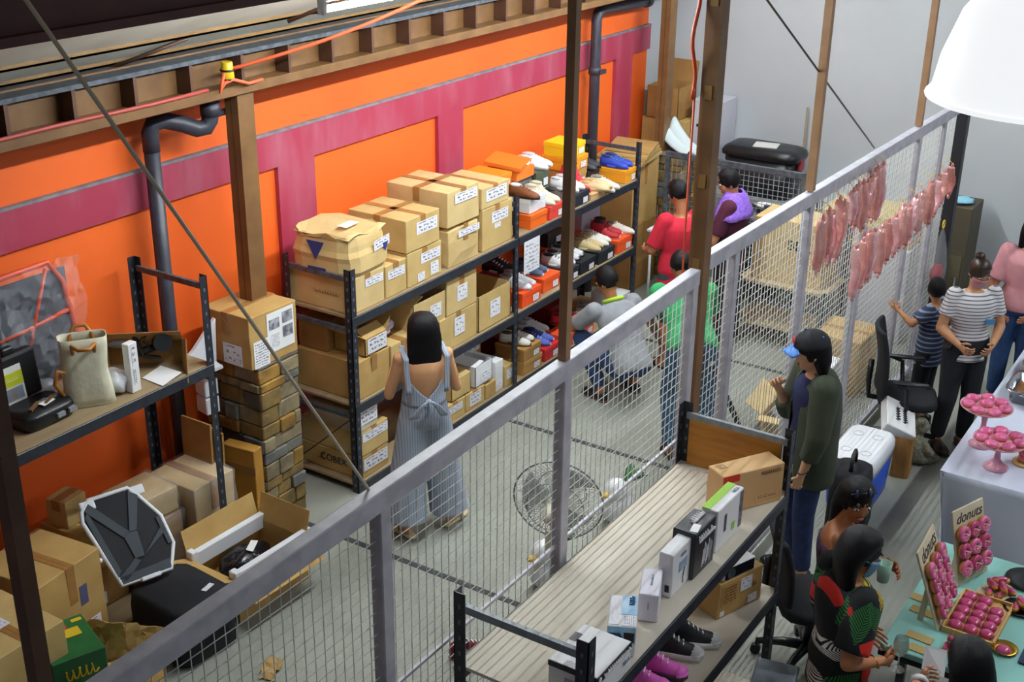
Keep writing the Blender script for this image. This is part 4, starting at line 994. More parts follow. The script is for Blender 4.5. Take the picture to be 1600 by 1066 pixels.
pair('black sneaker with teal lining', 9.90, 5.56, T_ + .132, 'high', '2a2c34', '20222a', '4ab8c0', '3a3c44', .2)
shoebox('amber yellow shoe box at the right end of the top shelf', 10.04, 10.26, T_, 5.2, .28, .12, 'f0a01e')
pair('bright blue sneaker on the amber box', 10.15, 5.36, T_ + .122, 'low', '2a44b8', '3a58d0', '182a6a', '6aa04a', .1, .1)
# --- middle shelf
M_ = .702
shoebox('orange-red shoe box at the left end of the middle shoe shelf', 8.30, 8.60, M_, 5.2, .3, .13, 'f2521c'); pair('white running shoe on the orange-red box', 8.45, 5.35, M_ + .132, 'runner', 'e9eaee', 'dfe0e6', 'b8bcc6', 'f4f4f6', .25)
shoebox('orange shoe box below the slate blue sneakers', 8.70, 8.98, M_, 5.24, .32, .125, 'f05a20'); pair('slate blue sneaker', 8.80, 5.44, M_ + .127, 'low', '4f5c78', 'dfe2e8', '2e3648', '6a7690', .2); 
shoebox('dark red shoe box at the back of the middle shelf', 8.4, 8.68, M_, 5.52, .24, .15, '8a1c20')
pair('black and white sneaker in the back row of the middle shelf', 8.62, 5.64, M_ + .152, 'low', '2a2a30', 'e0e0e0', '1a1a1e', 'e8e8e8', .1)
shoebox('black shoe box with label in the middle of the middle shelf', 9.02, 9.24, M_, 5.2, .3, .118, '20252e'); pair('white sneaker with black stripes', 9.13, 5.36, M_ + .12, 'low', 'e6e6e8', 'ececec', '30343c', '30343c', .2)
shoebox('second black shoe box, right of the striped sneakers', 9.27, 9.54, M_, 5.2, .3, .118, '1c2028'); pair('black and white chunky sneaker', 9.36, 5.40, M_ + .12, 'runner', 'd8d8dc', '2c2e36', '2c2e36', '2c2e36', .2)
shoebox('rust shoe box in the back row of the middle shelf', 9.2, 9.5, M_, 5.53, .24, .2, 'c44a22'); shoebox('black shoe box stacked high at the back of the middle shelf', 9.24, 9.5, M_ + .202, 5.53, .24, .13, '1e2026'); shoebox('red-brown shoe box in the back row, right part', 9.55, 9.85, M_, 5.53, .24, .2, 'a83a22')
shoebox('black shoe box with big white label below the tan sneakers', 9.60, 9.90, M_, 5.2, .3, .118, '23272e'); pair('tan sneaker', 9.66, 5.37, M_ + .12, 'low', 'cdb684', 'dccaa0', '9a865a', 'e0d4b4', .3, .1); pair('white low sneaker beside the tan pair', 9.83, 5.38, M_ + .12, 'low', 'e6e2d8', 'e8e6e0', 'b0a890', 'f0eee8', .3, .1)
shoebox('orange shoe box at the right end of the middle shelf', 9.95, 10.25, M_, 5.2, .3, .13, 'f25a22'); pair('red and black basketball shoe', 10.05, 5.38, M_ + .132, 'high', 'b81e2c', 'e4e2de', '221a20', '2a1c22', .3, .11)
shoe('white sneaker beside the red and black pair', 10.20, 5.32, M_ + .132, .3, 'low', c_('e4ddd0'), c_('e8e6e0'), c_('a09884'), c_('eeeeea'), 'sneakers on the shoe rack')
xbox('lavender grey carton standing at the back of the middle shoe shelf', 9.9, 10.24, M_, 1.2, y0=5.56, d=.2, m=mat('lavender_card', 'b4a8b8', .8), tape=None)
# --- bottom shelf
L_ = .072
shoebox('brown shoe box, bottom of two by the rack post', 8.34, 8.64, L_, 5.2, .32, .12, 'b58a4c'); shoebox('brown shoe box, top of two by the rack post', 8.34, 8.62, L_ + .122, 5.2, .3, .115, 'a87c42'); pair('white shoe with brown sole', 8.47, 5.36, L_ + .24, 'low', 'dedad2', '6a4a30', '4a3626', '8a6a4a', .3)
shoebox('red shoe box under the blue camouflage sneakers', 8.68, 8.94, L_, 5.2, .3, .12, 'd2242c'); pair('blue camouflage sneaker', 8.80, 5.36, L_ + .122, 'low', '4a5cb0', 'b8c0e0', '2c3670', 'c0c8f0', .3)
shoebox('maroon shoe box at the back of the bottom shelf', 8.5, 8.8, L_, 5.53, .24, .2, '7a1a22'); pair('white sneaker in the back row of the bottom shelf', 8.98, 5.52, L_ + .12, 'low', 'e4e4e6', 'dcdce0', '9a9aa4', 'f0f0f0', .3)
shoebox('maroon shoe box behind the red sneakers', 8.86, 9.12, L_, 5.42, .3, .12, '8a1c24'); 
shoebox('orange shoe box below the red sneakers, left', 9.02, 9.28, L_, 5.2, .2, .12, 'f0542a'); shoebox('orange shoe box below the red sneakers, right', 9.30, 9.56, L_, 5.2, .3, .12, 'f0542a'); pair('red sneaker with white sole', 9.32, 5.36, L_ + .122, 'low', 'd8283c', 'ece8e6', '8a1826', 'e84050', .4)
shoebox('dark red shoe box in the back row behind the crouching man', 9.3, 9.62, L_, 5.53, .24, .22, '7e1a20'); pair('white patterned sneaker next to the crouching man', 9.62, 5.44, L_ + .0, 'runner', 'e2e0de', 'eae8e6', 'a05048', 'eeeeee', .4)
pair('white sneaker right of the crouching man\'s head', 9.88, 5.42, L_, 'runner', 'e0e2e4', 'ecebea', '8a8e96', 'f0f0f0', .4); shoebox('white shoe box at the right end of the bottom shelf', 10.02, 10.26, L_, 5.2, .3, .18, 'e2e4e8')
# sheet hung on the rack post
o = quad('paper_sheet', [(8.26, 5.165, 1.02), (8.50, 5.165, 1.02), (8.50, 5.165, 1.30), (8.26, 5.165, 1.30)], print_mat('price_list', 'e6e6ec', '9a9aa6', 8, .5, 6)); tag(o, 'printed white paper hanging on the rack post between shoe shelves', 'paper')
# --- skate-style shoes on the near rack's lower shelf
def canvas_shoe(label, x, y, rz_, up, cap, sole, grp):
    t = thing('canvas_shoe', label, 'shoe', (x, y, ZS), rz_, grp)
    g = G(); g.prism([(-.045, -.13), (0, -.15), (.045, -.13), (.05, -.06), (.042, .05), (.036, .13), (0, .14), (-.036, .13), (-.042, .05), (-.05, -.06)], 0, .03, smooth=True); g.build('sole', sole, t)
    g = G(); rings = [((0, y_, .02), (w, 0, 0), (0, 0, h)) for y_, w, h in ((-.135, .02, .02), (-.11, .04, .04), (-.06, .044, .055), (-.02, .04, .075), (.03, .037, .115), (.09, .035, .12), (.125, .025, .11))]; g.loft(rings, 12); g.build('upper', up, t)
    g = G(); g.ell((0, -.105, .026), (.044, .042, .036), 14, 8); g.build('toe_cap', cap, t)
    g = G(); g.tube([(math.cos(a) * .047, -.1 + math.sin(a) * .047, .03) for a in [PI + i * PI / 8 for i in range(9)]], .006, 6); g.build('toe_band', cap, t)
    g = G()
    for i in range(4): g.bar((-.022, -.05 + i * .024, .076 + .016 * i), (.022, -.045 + i * .024, .076 + .016 * i), .006)
    g.build('laces', c_('e8e8e8'), t)
    g = G(); g.ell((0, .075, .13), (.026, .045, .012), 10, 6); g.build('lining', c_('26262c'), t)
canvas_shoe('black canvas shoe with white toe cap, nearest the kraft carton', 4.87, 2.03, .5, c_('1c1c22'), c_('e2e0e0'), c_('e6e4e2'), 'canvas shoes on the lower shelf')
canvas_shoe('black canvas shoe with white toe cap, beside the pink shoe', 4.74, 2.07, .35, c_('1c1c22'), c_('e2e0e0'), c_('e6e4e2'), 'canvas shoes on the lower shelf')
canvas_shoe('hot pink canvas shoe standing next to the black pair', 4.57, 2.07, .25, c_('e05cc0'), c_('e86ccc'), c_('3a2a36'), 'canvas shoes on the lower shelf')
canvas_shoe('hot pink canvas shoe nearest the front post of the plank rack', 4.44, 2.10, .2, c_('e05cc0'), c_('e86ccc'), c_('3a2a36'), 'canvas shoes on the lower shelf')

# ================================================================== PEOPLE
def skin(name, h): return mat(name, h, .5, None, spec=.4)
EYE_W = mat('eye_white', 'e4e0dc', .3); EYE_D = mat('eye_dark', '1c120e', .2); LIP = mat('lips', '9a4a44', .5); HAIR = mat('black_hair', '0a090c', .45, '121014', 60, stretch=(6, 6, .6), bump=.3, bscale=90, spec=.2); HAIR_BR = mat('brown_hair', '2a1a14', .4, '3a2418', 60, stretch=(6, 6, .6))
def cap_(g, a, b, ra, rb, n=10):
    a = Vector(a); b = Vector(b); g.cyl(a, b, ra, rb, n=n); g.ell(a, ra, n, 6); g.ell(b, rb, n, 6)
def remesh(g, vox, smooth=4, fac=.5):
    """one continuous skin over all the volumes gathered in g"""
    o = g.build('tmp_volume', BLACK)
    r = o.modifiers.new('r', 'REMESH'); r.mode = 'VOXEL'; r.voxel_size = vox
    s_ = o.modifiers.new('s', 'SMOOTH'); s_.iterations = smooth; s_.factor = fac
    dg = bpy.context.evaluated_depsgraph_get(); me = bpy.data.meshes.new_from_object(o.evaluated_get(dg))
    q = G(); q.v = [tuple(v.co) for v in me.vertices]; q.f = [list(p.vertices) for p in me.polygons]; q.m = [0] * len(q.f); q.sm = [True] * len(q.f)
    od = o.data; bpy.data.objects.remove(o, do_unlink=True); bpy.data.meshes.remove(od); bpy.data.meshes.remove(me)
    return q
def along(pts, t):
    """point at path parameter t over joints (0..len-1)"""
    i = min(int(t), len(pts) - 2); return pts[i].lerp(pts[i + 1], t - i)
def frame(f, u):
    f = Vector(f).normalized(); u = Vector(u); l = u.cross(f).normalized(); u = f.cross(l); return f, l, u
def hand(g, wrist, d, palm_n, curl=.5, s=1.0, thumb=1, spread=.2):
    """d: direction of the hand, palm_n: palm normal; adds palm + five bent fingers"""
    d = Vector(d).normalized(); n = Vector(palm_n); n = (n - d * n.dot(d)).normalized(); l = d.cross(n)
    w = Vector(wrist)
    M = Matrix((l, d, n)).transposed()
    fin = G(); pal = []
    for k in (-1, 0, 1): pal.append((w + d * .02 * s + l * k * .018 * s, w + d * .085 * s + l * k * .024 * s))
    for a, b in pal: cap_(g, a, b, .015 * s, .014 * s, 8)
    for i, (off, L) in enumerate(((-.032, .062), (-.011, .075), (.011, .080), (.032, .072))):
        p = w + d * .085 * s + l * off * s; ang = 0; dirv = d + l * off * spread * 6; dirv.normalize(); r = .0085 * s
        for j, k in enumerate((.45, .32, .26)):
            ang += curl * (.55 if j == 0 else .75)
            v = (dirv * math.cos(ang) + n * math.sin(ang)); q = p + v * L * k * s
            cap_(fin, p, q, r, r * .9, 7); p = q; r *= .9
    tb = w + d * .03 * s - l * thumb * .028 * s; dv = (d * .7 - l * thumb * .65 + n * .35).normalized()
    p1 = tb + dv * .04 * s; p2 = p1 + (d * .85 - l * thumb * .15 + n * (.3 + curl * .3)).normalized() * .033 * s
    cap_(fin, tb, p1, .011 * s, .010 * s, 7); cap_(fin, p1, p2, .010 * s, .008 * s, 7)
    return fin
def person(label, loc, heading, h=1.65, sk='c68a62', J=None, top=None, bottom=None, shoes=None, hair='short', hair_m=None, head_dir=None, head_up=(0, 0, 1), build=1.0, curl=(.4, .4), palm=None, mask=None, face=True, hand_dir=None, female=False, torso_k=1.0, vox=.012, legs=True):
    """local axes: x forward, y to the person's left, z up. J overrides joints (metres)."""
    s = h / 1.70; J0 = dict(pelvis=(0, 0, .95), chest=(0, 0, 1.24), neck=(-.005, 0, 1.45), head=(.015, 0, 1.585),
        shL=(0, .165, 1.39), elL=(-.02, .215, 1.12), wrL=(.06, .22, .89), shR=(0, -.165, 1.39), elR=(-.02, -.215, 1.12), wrR=(.06, -.22, .89),
        hpL=(0, .085, .92), knL=(.02, .095, .50), anL=(-.01, .10, .085), toL=(.15, .115, .03), hpR=(0, -.085, .92), knR=(.02, -.095, .50), anR=(-.01, -.10, .085), toR=(.15, -.115, .03))
    V = {k: Vector(v) * s for k, v in J0.items()}
    for k, v in (J or {}).items(): V[k] = Vector(v)
    t = thing('person', label, 'person', loc, heading)
    SK = skin('skin_' + sk, sk); b = build * s; lat = (V['shL'] - V['shR']).normalized()
    spine = [V['pelvis'], V['chest'], V['neck']]
    def torso(g, off=0.0, t0=-.25, t1=1.86, kw=1.0, drop=None, n=22):
        prof = [(-.30, .10, .085), (-.16, .148, .108), (.0, .162, .115), (.3, .150, .105), (.55, .135 if not female else .122, .098), (.8, .148, .106), (1.1, .160, .115), (1.4, .168, .112), (1.62, .160, .092), (1.76, .118, .072), (1.85, .078, .060)]
        R = []
        for tt, w, d in prof:
            if tt < t0 - 1e-6 or tt > t1 + 1e-6: continue
            if tt < 0: p = spine[0] - (spine[1] - spine[0]) * (-tt)
            else: p = along(spine, tt)
            if tt < 1: ax = (spine[1] - spine[0])
            else: ax = (spine[2] - spine[0])
            ax = ax.normalized(); L2 = (lat - ax * lat.dot(ax)).normalized()
            if tt < .7:
                hl = V['hpL'] - V['hpR']
                if hl.length > .01: L2 = L2.lerp(hl.normalized(), max(0, .7 - tt)).normalized(); L2 = (L2 - ax * L2.dot(ax)).normalized()
            F2 = L2.cross(ax)
            R.append((p, L2 * (w * b * torso_k + off) * kw, F2 * (d * b * torso_k + off) * kw))
        if drop:
            p, a1, a2 = R[0]; R.insert(0, (p + Vector((0, 0, -drop)), a1 * 1.06, a2 * 1.08))
        g.loft(R, n)
    f, l, u = frame(head_dir or (1, 0, 0), head_up); Hc = V['head']; hs = s * (1.0 if h > 1.3 else 1.12); Mh = Matrix((f, l, u)).transposed()
    def hp(a, c, d_): return Hc + f * a * hs + l * c * hs + u * d_ * hs
    g = G(); extra = G()
    torso(g)
    cap_(g, V['neck'] + Vector((0, 0, -.03 * s)), Hc - u * .04 * hs - f * .01, .050 * b, .046 * b)
    g.ell(Hc + u * .02 * hs, (.092 * hs, .074 * hs, .098 * hs), 16, 12, M=Mh); g.ell(hp(.022, 0, -.055), (.062 * hs, .056 * hs, .060 * hs), 14, 10, M=Mh)
    g.ell(hp(.088, 0, -.022), (.020 * hs, .014 * hs, .018 * hs), 8, 6, M=Mh); g.cyl(hp(.080, 0, .012), hp(.096, 0, -.022), .009 * hs, .012 * hs, n=8)
    g.ell(hp(.05, 0, -.098), (.026 * hs, .026 * hs, .018 * hs), 8, 6, M=Mh)
    for sd in (-1, 1):
        g.ell(hp(-.005, sd * .076, -.015), (.018 * hs, .009 * hs, .030 * hs), 8, 6, M=Mh)
        g.ell(hp(.052, sd * .036, -.03), (.03 * hs, .026 * hs, .024 * hs), 8, 6, M=Mh)
    arms = {}
    for sd in 'LR':
        sh, el, wr = V['sh' + sd], V['el' + sd], V['wr' + sd]; arms[sd] = [sh, el, wr]
        g.ell(sh, .054 * b, 12, 8); cap_(g, sh, el, .047 * b, .040 * b); cap_(g, el, el.lerp(wr, .35), .040 * b, .039 * b); cap_(g, el.lerp(wr, .35), wr, .039 * b, .026 * b)
        if legs:
            hp_, kn, an, to = (V[k + sd] for k in ('hp', 'kn', 'an', 'to'))
            cap_(g, hp_, kn, .084 * b, .056 * b); cap_(g, kn, kn.lerp(an, .35), .054 * b, .056 * b); cap_(g, kn.lerp(an, .35), an, .056 * b, .036 * b)
            cap_(g, an, an + (to - an) * .15 + Vector((0, 0, -.035 * s)), .038 * b, .036 * b); cap_(g, an + Vector((0, 0, -.05 * s)), to, .034 * b, .030 * b)
    fins = []
    for sd, cv in zip('LR', curl):
        el, wr = V['el' + sd], V['wr' + sd]; dd = (hand_dir or {}).get(sd) or (wr - el).normalized()
        pn = (palm or {}).get(sd) or Vector((0, -1 if sd == 'L' else 1, 0))
        fins.append(hand(g, wr, dd, pn, cv, s * .98, 1 if sd == 'L' else -1))
    q = remesh(g, vox, 5)
    for fg in fins: q.add(fg.v, fg.f, 0, True)
    if face:
        for sd in (-1, 1):
            q.ell(hp(.079, sd * .032, .008), (.010 * hs, .0155 * hs, .0075 * hs), 10, 6, 1, Mh); q.ell(hp(.0865, sd * .032, .008), (.004 * hs, .0065 * hs, .0065 * hs), 8, 6, 2, Mh)
            q.ell(hp(.084, sd * .033, .031), (.008 * hs, .022 * hs, .0045 * hs), 10, 5, 2, Mh)
        q.ell(hp(.082, 0, -.062), (.010 * hs, .022 * hs, .0055 * hs), 10, 6, 3, Mh); q.ell(hp(.081, 0, -.070), (.010 * hs, .018 * hs, .006 * hs), 10, 6, 3, Mh)
    body = q.build('body', [SK, EYE_W, EYE_D, LIP], t)
    # clothes
    if top:
        g = G(); lo = top.get('loose', .014); torso(g, lo, top.get('t0', -.16), top.get('t1', 1.86), top.get('kw', 1.0), top.get('drop'))
        sl = top.get('sleeve', .7); fl = top.get('flare', 1.0)
        for sd in 'LR':
            A = arms[sd]
            if sl > 0:
                g.ell(A[0], (.053 * b + lo), 12, 8); e = along(A, min(sl, 1)); k = .045 * b + lo
                g.cyl(A[0], e, .051 * b + lo, k * fl, n=14)
                if sl > 1:
                    g.ell(A[1], .042 * b + lo, 10, 8); e2 = along(A, sl); g.cyl(A[1], e2, .043 * b + lo, (.032 * b + lo) * fl, n=14)
        q = remesh(g, vox, 3); q.build(top.get('name', 'shirt'), top['m'], t)
    if bottom and legs:
        g = G(); lo = bottom.get('loose', .012); wd = bottom.get('wide', 1.0); ln = bottom.get('len', 1.95)
        torso(g, lo + .002, -.30, bottom.get('t1', .3))
        for sd in 'LR':
            Lg = [V['hp' + sd], V['kn' + sd], V['an' + sd]]; rr = [.088 * b + lo, .060 * b + lo, .044 * b + lo]
            e1 = along(Lg, min(1, ln)); cap_(g, Lg[0], e1, rr[0], rr[1] * (1 + (wd - 1) * .5), 14)
            if ln > 1: e2 = along(Lg, ln); g.cyl(Lg[1], e2, rr[1] * (1 + (wd - 1) * .5), rr[2] * wd, n=14); g.ell(Lg[1], rr[1] * (1 + (wd - 1) * .5), 12, 8)
        q = remesh(g, vox, 3); q.build(bottom.get('name', 'trousers'), bottom['m'], t)
    if shoes and legs:
        for sd in 'LR':
            an, to = V['an' + sd], V['to' + sd]; g = G(); d = (to - an); d.z = 0; L = d.length; d = d.normalized() if L > .001 else Vector((1, 0, 0)); w = Vector((-d.y, d.x, 0)); base = Vector((an.x, an.y, to.z - .03 * s))
            if shoes[0] == 'sandal':
                g.loft([(base + d * x + Vector((0, 0, .012)), w * ww, Vector((0, 0, .014))) for x, ww in ((-.06, .02), (-.045, .036), (.02, .034), (.10, .045), (.15, .044), (.19, .03), (.2, .012))], 12); g.build('sandal_sole', shoes[1], t)
                g = G(); g.tube([base + d * .09 + w * .045 + Vector((0, 0, .012)), base + d * .10 + w * .03 + Vector((0, 0, .062)), base + d * .10 - w * .03 + Vector((0, 0, .062)), base + d * .09 - w * .045 + Vector((0, 0, .012))], .014, 8); g.build('sandal_strap', shoes[1], t)
            else:
                g.loft([(base + d * x + Vector((0, 0, .035 + .008 * (x < .05))), w * ww, Vector((0, 0, hh))) for x, ww, hh in ((-.065, .015, .02), (-.055, .034, .04), (0, .040, .048), (.06, .042, .042), (.13, .047, .034), (.18, .042, .03), (.205, .015, .015))], 14); g.build('shoe', shoes[1], t)
                g = G(); g.loft([(base + d * x + Vector((0, 0, .01)), w * ww, Vector((0, 0, .01))) for x, ww in ((-.068, .012), (-.055, .038), (.05, .043), (.14, .05), (.19, .044), (.212, .012))], 14); g.build('shoe_sole', shoes[2] if len(shoes) > 2 else BLACK, t)
    if hair:
        hm = hair_m or HAIR; g = G()
        def hf(d):
            fr, si, up = d.x, abs(d.y), d.z
            faceward = fr > .30 - .25 * max(0, up) and up < .48 + .10 * (1 - si)
            low = up < (-.42 if hair == 'short' else -.55)
            if faceward or (low and fr > -.1): return .86
            if low and hair == 'short': return .90
            return 1.0
        g.ell(Hc + u * .022 * hs, (.103 * hs, .086 * hs, .110 * hs), 30, 22, M=Mh, fn=hf)
        if hair == 'bun':
            g.ell(hp(-.06, 0, .115), (.042 * hs, .042 * hs, .036 * hs), 12, 8, M=Mh)
        if isinstance(hair, tuple):          # ('long', length, width, forward shift)
            _, Ln, wd, fs = hair; rings = []
            down = Vector((0, 0, -1))
            for z_, w_, d_, bk in ((.128, .025, .03, .005), (.115, .06, .065, .008), (.085, .082, .090, .014), (.04, .094, .088, .030), (-.01, .100, .074, .046), (-.06, .104, .062, .056)):
                rings.append((Hc + u * z_ * hs - f * bk * hs, l * w_ * hs * wd / .10, f * d_ * hs))
            c0 = rings[-1][0]; L0 = max(.02, Ln - .06)
            for i in range(1, 7):
                v = i / 6; rings.append((c0 + down * L0 * v + f * fs * v, l * wd * hs * (1.04 - .10 * v * v), f * (.058 - .020 * v) * hs))
            g.loft(rings, 24, power=2.2)
            for i in range(26):     # locks along the lower edge
                k = (i / 25 - .5) * 2; c = rings[-1][0] + l * wd * hs * .85 * k; g.tube([c + Vector((0, 0, .06)), c + Vector((0, 0, -.005)) + f * .01 * math.sin(i * 2.1), c + Vector((0, 0, -.035 - .02 * math.sin(i * 1.7)))], [.016, .012, .003], 6)
        g.build('hair', hm, t, smooth=True)
    if mask:
        g = G()
        def mf(u_, v_):
            a = (u_ - .5) * 2.3; z = -.10 + v_ * .095; r = .098 + .012 * math.cos(a * 1.2) - .02 * (1 - v_) ** 2
            return hp(r * math.cos(a) * .98 - .002, r * math.sin(a) * .80, z)
        g.sheet(mf, 12, 6, thick=.003); g.build('face_mask', mask, t)
        for sd in (-1, 1):
            g = G(); g.tube([hp(.04, sd * .068, -.02), hp(.015, sd * .083, -.005), hp(-.015, sd * .085, -.01)], .0018, 5); g.build('mask_loop', mask, t)
    return t, V, hp
D2 = math.radians
# 1 woman in the jumpsuit, seen from behind
JUMP = stripe_mat('pinstripe_cloth', '8d97a8', 'a9b2c0', 60, 'Y', .45)
p, V, hp = person('woman in grey pinstriped backless jumpsuit, standing before the carton rack', (5.99, 4.50, 0), D2(50), 1.58, 'd09a70',
    J=dict(anL=(-.06, .135, .085), knL=(.0, .12, .46), toL=(.08, .20, .03), anR=(.02, -.17, .085), knR=(.03, -.13, .46), toR=(.10, -.26, .03), elL=(.03, .225, 1.03), wrL=(.20, .16, 1.14), elR=(.02, -.225, 1.04), wrR=(.20, -.15, 1.10)),
    bottom=dict(m=JUMP, len=1.90, wide=2.4, loose=.016, t1=.55, name='jumpsuit_trousers'), hair=('long', .36, .118, 0), shoes=('sandal', mat('cream_sandal', 'd8c69a', .6)), female=True, curl=(.8, .8), build=.98)
g = G(); W_ = .1375
# bodice: front panel, side panels low at the back, shoulder straps
def bod(u_, v_):
    a = -PI + u_ * 2 * PI; top = .30 if abs(a) < 1.6 else .30 - .24 * (1 - ((PI - abs(a)) / 1.54)) ** .7 * 1.0
    z = .98 + v_ * max(.02, top); w = .150 - .02 * math.sin(v_ * 2.2); return (math.cos(a) * (.118 - .008 * v_), math.sin(a) * w, z)
g.sheet(bod, 40, 8, thick=.004); g.build('jumpsuit_bodice', JUMP, p)
for sd in (-1, 1):
    g = G(); g.sheet(lambda u_, v_: (-.118 + .02 * math.sin(u_ * PI) + .225 * u_ ** 2 * (u_ > .6), sd * (.105 + .035 * v_ + .012 * math.sin(u_ * PI)), 1.08 + .275 * math.sin(u_ * PI * .62)), 14, 3, thick=.004)
    g.build('shoulder_strap', JUMP, p)
g = G(); g.ell((-.135, 0, 1.03), (.016, .02, .016), 10, 8); g.build('knot', JUMP, p)
for sd, l2 in ((-1, .11), (1, .11), (-.35, .2)):
    g = G(); g.sheet(lambda u_, v_: (-.140 - .012 * math.sin(u_ * PI), sd * (.10 * u_) + (v_ - .5) * .045 * (.3 + u_), 1.03 - l2 * u_ ** 1.3 + .02 * math.sin(u_ * PI)), 8, 3, thick=.004); g.build('bow_end', JUMP, p)
# 2 crouching man
GREY_TEE = mat('grey_tee', '9a9ca2', .9, '8c8e96', 14); DENIM = mat('blue_denim', '2a3f6a', .9, '22345a', 25)
p, V, hp = person('man in grey T-shirt with lime collar crouching at the shoe rack', (8.62, 4.50, 0), D2(66), 1.76, 'a87048',
    J=dict(pelvis=(-.26, 0, .34), chest=(-.10, 0, .60), neck=(.05, 0, .84), head=(.11, .01, .965), shL=(.02, .20, .77), elL=(.24, .26, .56), wrL=(.44, .16, .58), shR=(.02, -.20, .77), elR=(.24, -.26, .56), wrR=(.44, -.12, .52),
           hpL=(-.24, .09, .32), knL=(.18, .20, .48), anL=(-.08, .17, .10), toL=(.08, .20, .03), hpR=(-.24, -.09, .32), knR=(.18, -.22, .46), anR=(-.08, -.18, .10), toR=(.08, -.21, .03)),
    top=dict(m=GREY_TEE, sleeve=.75, loose=.022), bottom=dict(m=DENIM, len=1.95), shoes=('shoe', mat('dark_shoe', '1c1a1e', .5), mat('brown_sole', '6a4a36', .6)), hair='short', head_dir=(1, .25, -.5), head_up=(.45, .1, 1))
g = G(); g.torus((.035, 0, .825), .078, .016, 18, 8, M=Matrix.Rotation(.5, 3, 'Y')); g.build('lime_collar', mat('lime_cloth', 'a8d83a', .8), p)
# 3 man in red
RED_TEE = mat('red_tee', 'd0243e', .9, 'c01e36', 10)
person('man in red polo shirt with back turned, at the table by the column', (9.40, 4.32, 0), D2(62), 1.66, 'a8704c', J=dict(elL=(.06, .25, 1.10), wrL=(.28, .16, 1.02), elR=(.08, -.25, 1.12), wrR=(.30, -.14, 1.04), head=(.06, 0, 1.56), chest=(-.01, 0, 1.22)), top=dict(m=RED_TEE, sleeve=.85, loose=.022, drop=.10), bottom=dict(m=mat('grey_shorts', '4a4a50', .9), len=1.05), shoes=('sandal', BLACK), head_dir=(1, .25, -.45), head_up=(.4, .1, 1), build=1.1)
# 4 man in maroon with purple towel
MAROON = mat('maroon_tee', '4a1630', .9)
p, V, hp = person('man in maroon shirt with purple towel on his shoulders behind the column', (9.97, 4.10, 0), D2(100), 1.70, 'b87e58', J=dict(elL=(.10, .24, 1.10), wrL=(.30, .12, 1.05), elR=(.06, -.25, 1.10), wrR=(.28, -.14, 1.02), head=(.05, .0, 1.57)), top=dict(m=MAROON, sleeve=.8, loose=.02, drop=.08), bottom=dict(m=mat('black_trousers', '15161c', .9)), shoes=('shoe', BLACK), head_dir=(1, .3, -.35), head_up=(.3, 0, 1), build=1.08)
g = G(); R_ = random.Random(8); g.sheet(lambda u_, v_: (-.005 + math.cos(.55 + u_ * 5.18) * (.075 + .11 * v_) * .85 + R_.uniform(-.005, .005), math.sin(.55 + u_ * 5.18) * (.085 + .17 * v_), 1.495 - .10 * v_ - .10 * v_ ** 2 + R_.uniform(-.008, .008)), 26, 7, thick=.014); g.build('purple_towel', mat('purple_towel', '7a4cc0', .95, '9a74d8', 40), p)
# 5 man in green bending behind the fence
GRN = mat('green_tee', '2f9a5c', .9, '278a50', 8)
person('man in green shirt bending over behind the fence and column', (7.98, 3.50, 0), D2(38), 1.70, '8a5a40', J=dict(pelvis=(.02, 0, .88), chest=(.26, 0, 1.06), neck=(.46, 0, 1.22), head=(.56, 0, 1.32), shL=(.42, .19, 1.16), elL=(.52, .24, .92), wrL=(.60, .14, .72), shR=(.42, -.19, 1.16), elR=(.50, -.24, .92), wrR=(.62, -.12, .74), hpL=(.02, .09, .86), knL=(.08, .13, .48), anL=(-.06, .13, .085), toL=(.10, .15, .03), hpR=(.02, -.09, .86), knR=(.08, -.13, .48), anR=(-.02, -.13, .085), toR=(.14, -.15, .03)), top=dict(m=GRN, sleeve=.75, loose=.024), bottom=dict(m=mat('teal_denim', '2f5470', .9, '284a64', 20), wide=1.2), shoes=('sandal', BLACK), head_dir=(1, 0, -.9), head_up=(.8, 0, 1), build=1.08)
# 6 man with cap
OLIVE = mat('olive_jacket', '3a4232', .8, '30382a', 6, bump=.1, bscale=12); NAVY = mat('navy_tee', '141c44', .9)
p, V, hp = person('man in olive jacket and blue-brimmed cap leaning at the mesh fence', (6.88, 2.20, 0), D2(128), 1.70, 'd2a07c',
    J=dict(elL=(.04, .24, 1.10), wrL=(.10, .20, .84), elR=(.09, -.20, 1.10), wrR=(.19, -.12, 1.28), head=(.05, 0, 1.57), neck=(.01, 0, 1.44)),
    top=dict(m=NAVY, sleeve=.3, loose=.014, name='tee_shirt'), bottom=dict(m=mat('indigo_jeans', '1c2c58', .9, '16244a', 20)), shoes=('shoe', BLACK), hair=('long', .12, .088, -.01), head_dir=(1, -.12, -.12), curl=(.9, .9))
g = G(); SL = []
for sd in 'LR':
    A = [V['sh' + sd], V['el' + sd], V['wr' + sd]]; g.ell(A[0], .088, 12, 8); g.cyl(A[0], A[1], .085, .068, n=14); g.ell(A[1], .068, 10, 8); g.cyl(A[1], along(A, 1.55 if sd == 'L' else 1.4), .066, .056, n=14)
def jk(g):
    R = []
    for z, w, d, fx in ((.72, .20, .14, -.02), (.84, .205, .15, -.02), (1.0, .195, .145, -.02), (1.2, .195, .145, -.02), (1.36, .185, .125, -.02), (1.44, .12, .085, -.02)): R.append(((fx, 0, z), (0, w, 0), (d, 0, 0)))
    g.loft(R, 26)
jk(g); q = remesh(g, .013, 4)
keep = []          # leave the jacket open down the front
for i, fc in enumerate(q.f):
    cx = sum(q.v[k][0] for k in fc) / len(fc); cy = sum(q.v[k][1] for k in fc) / len(fc); cz = sum(q.v[k][2] for k in fc) / len(fc)
    if cx > .03 and abs(cy - .01) < .075 and cz < 1.5: continue
    keep.append(fc)
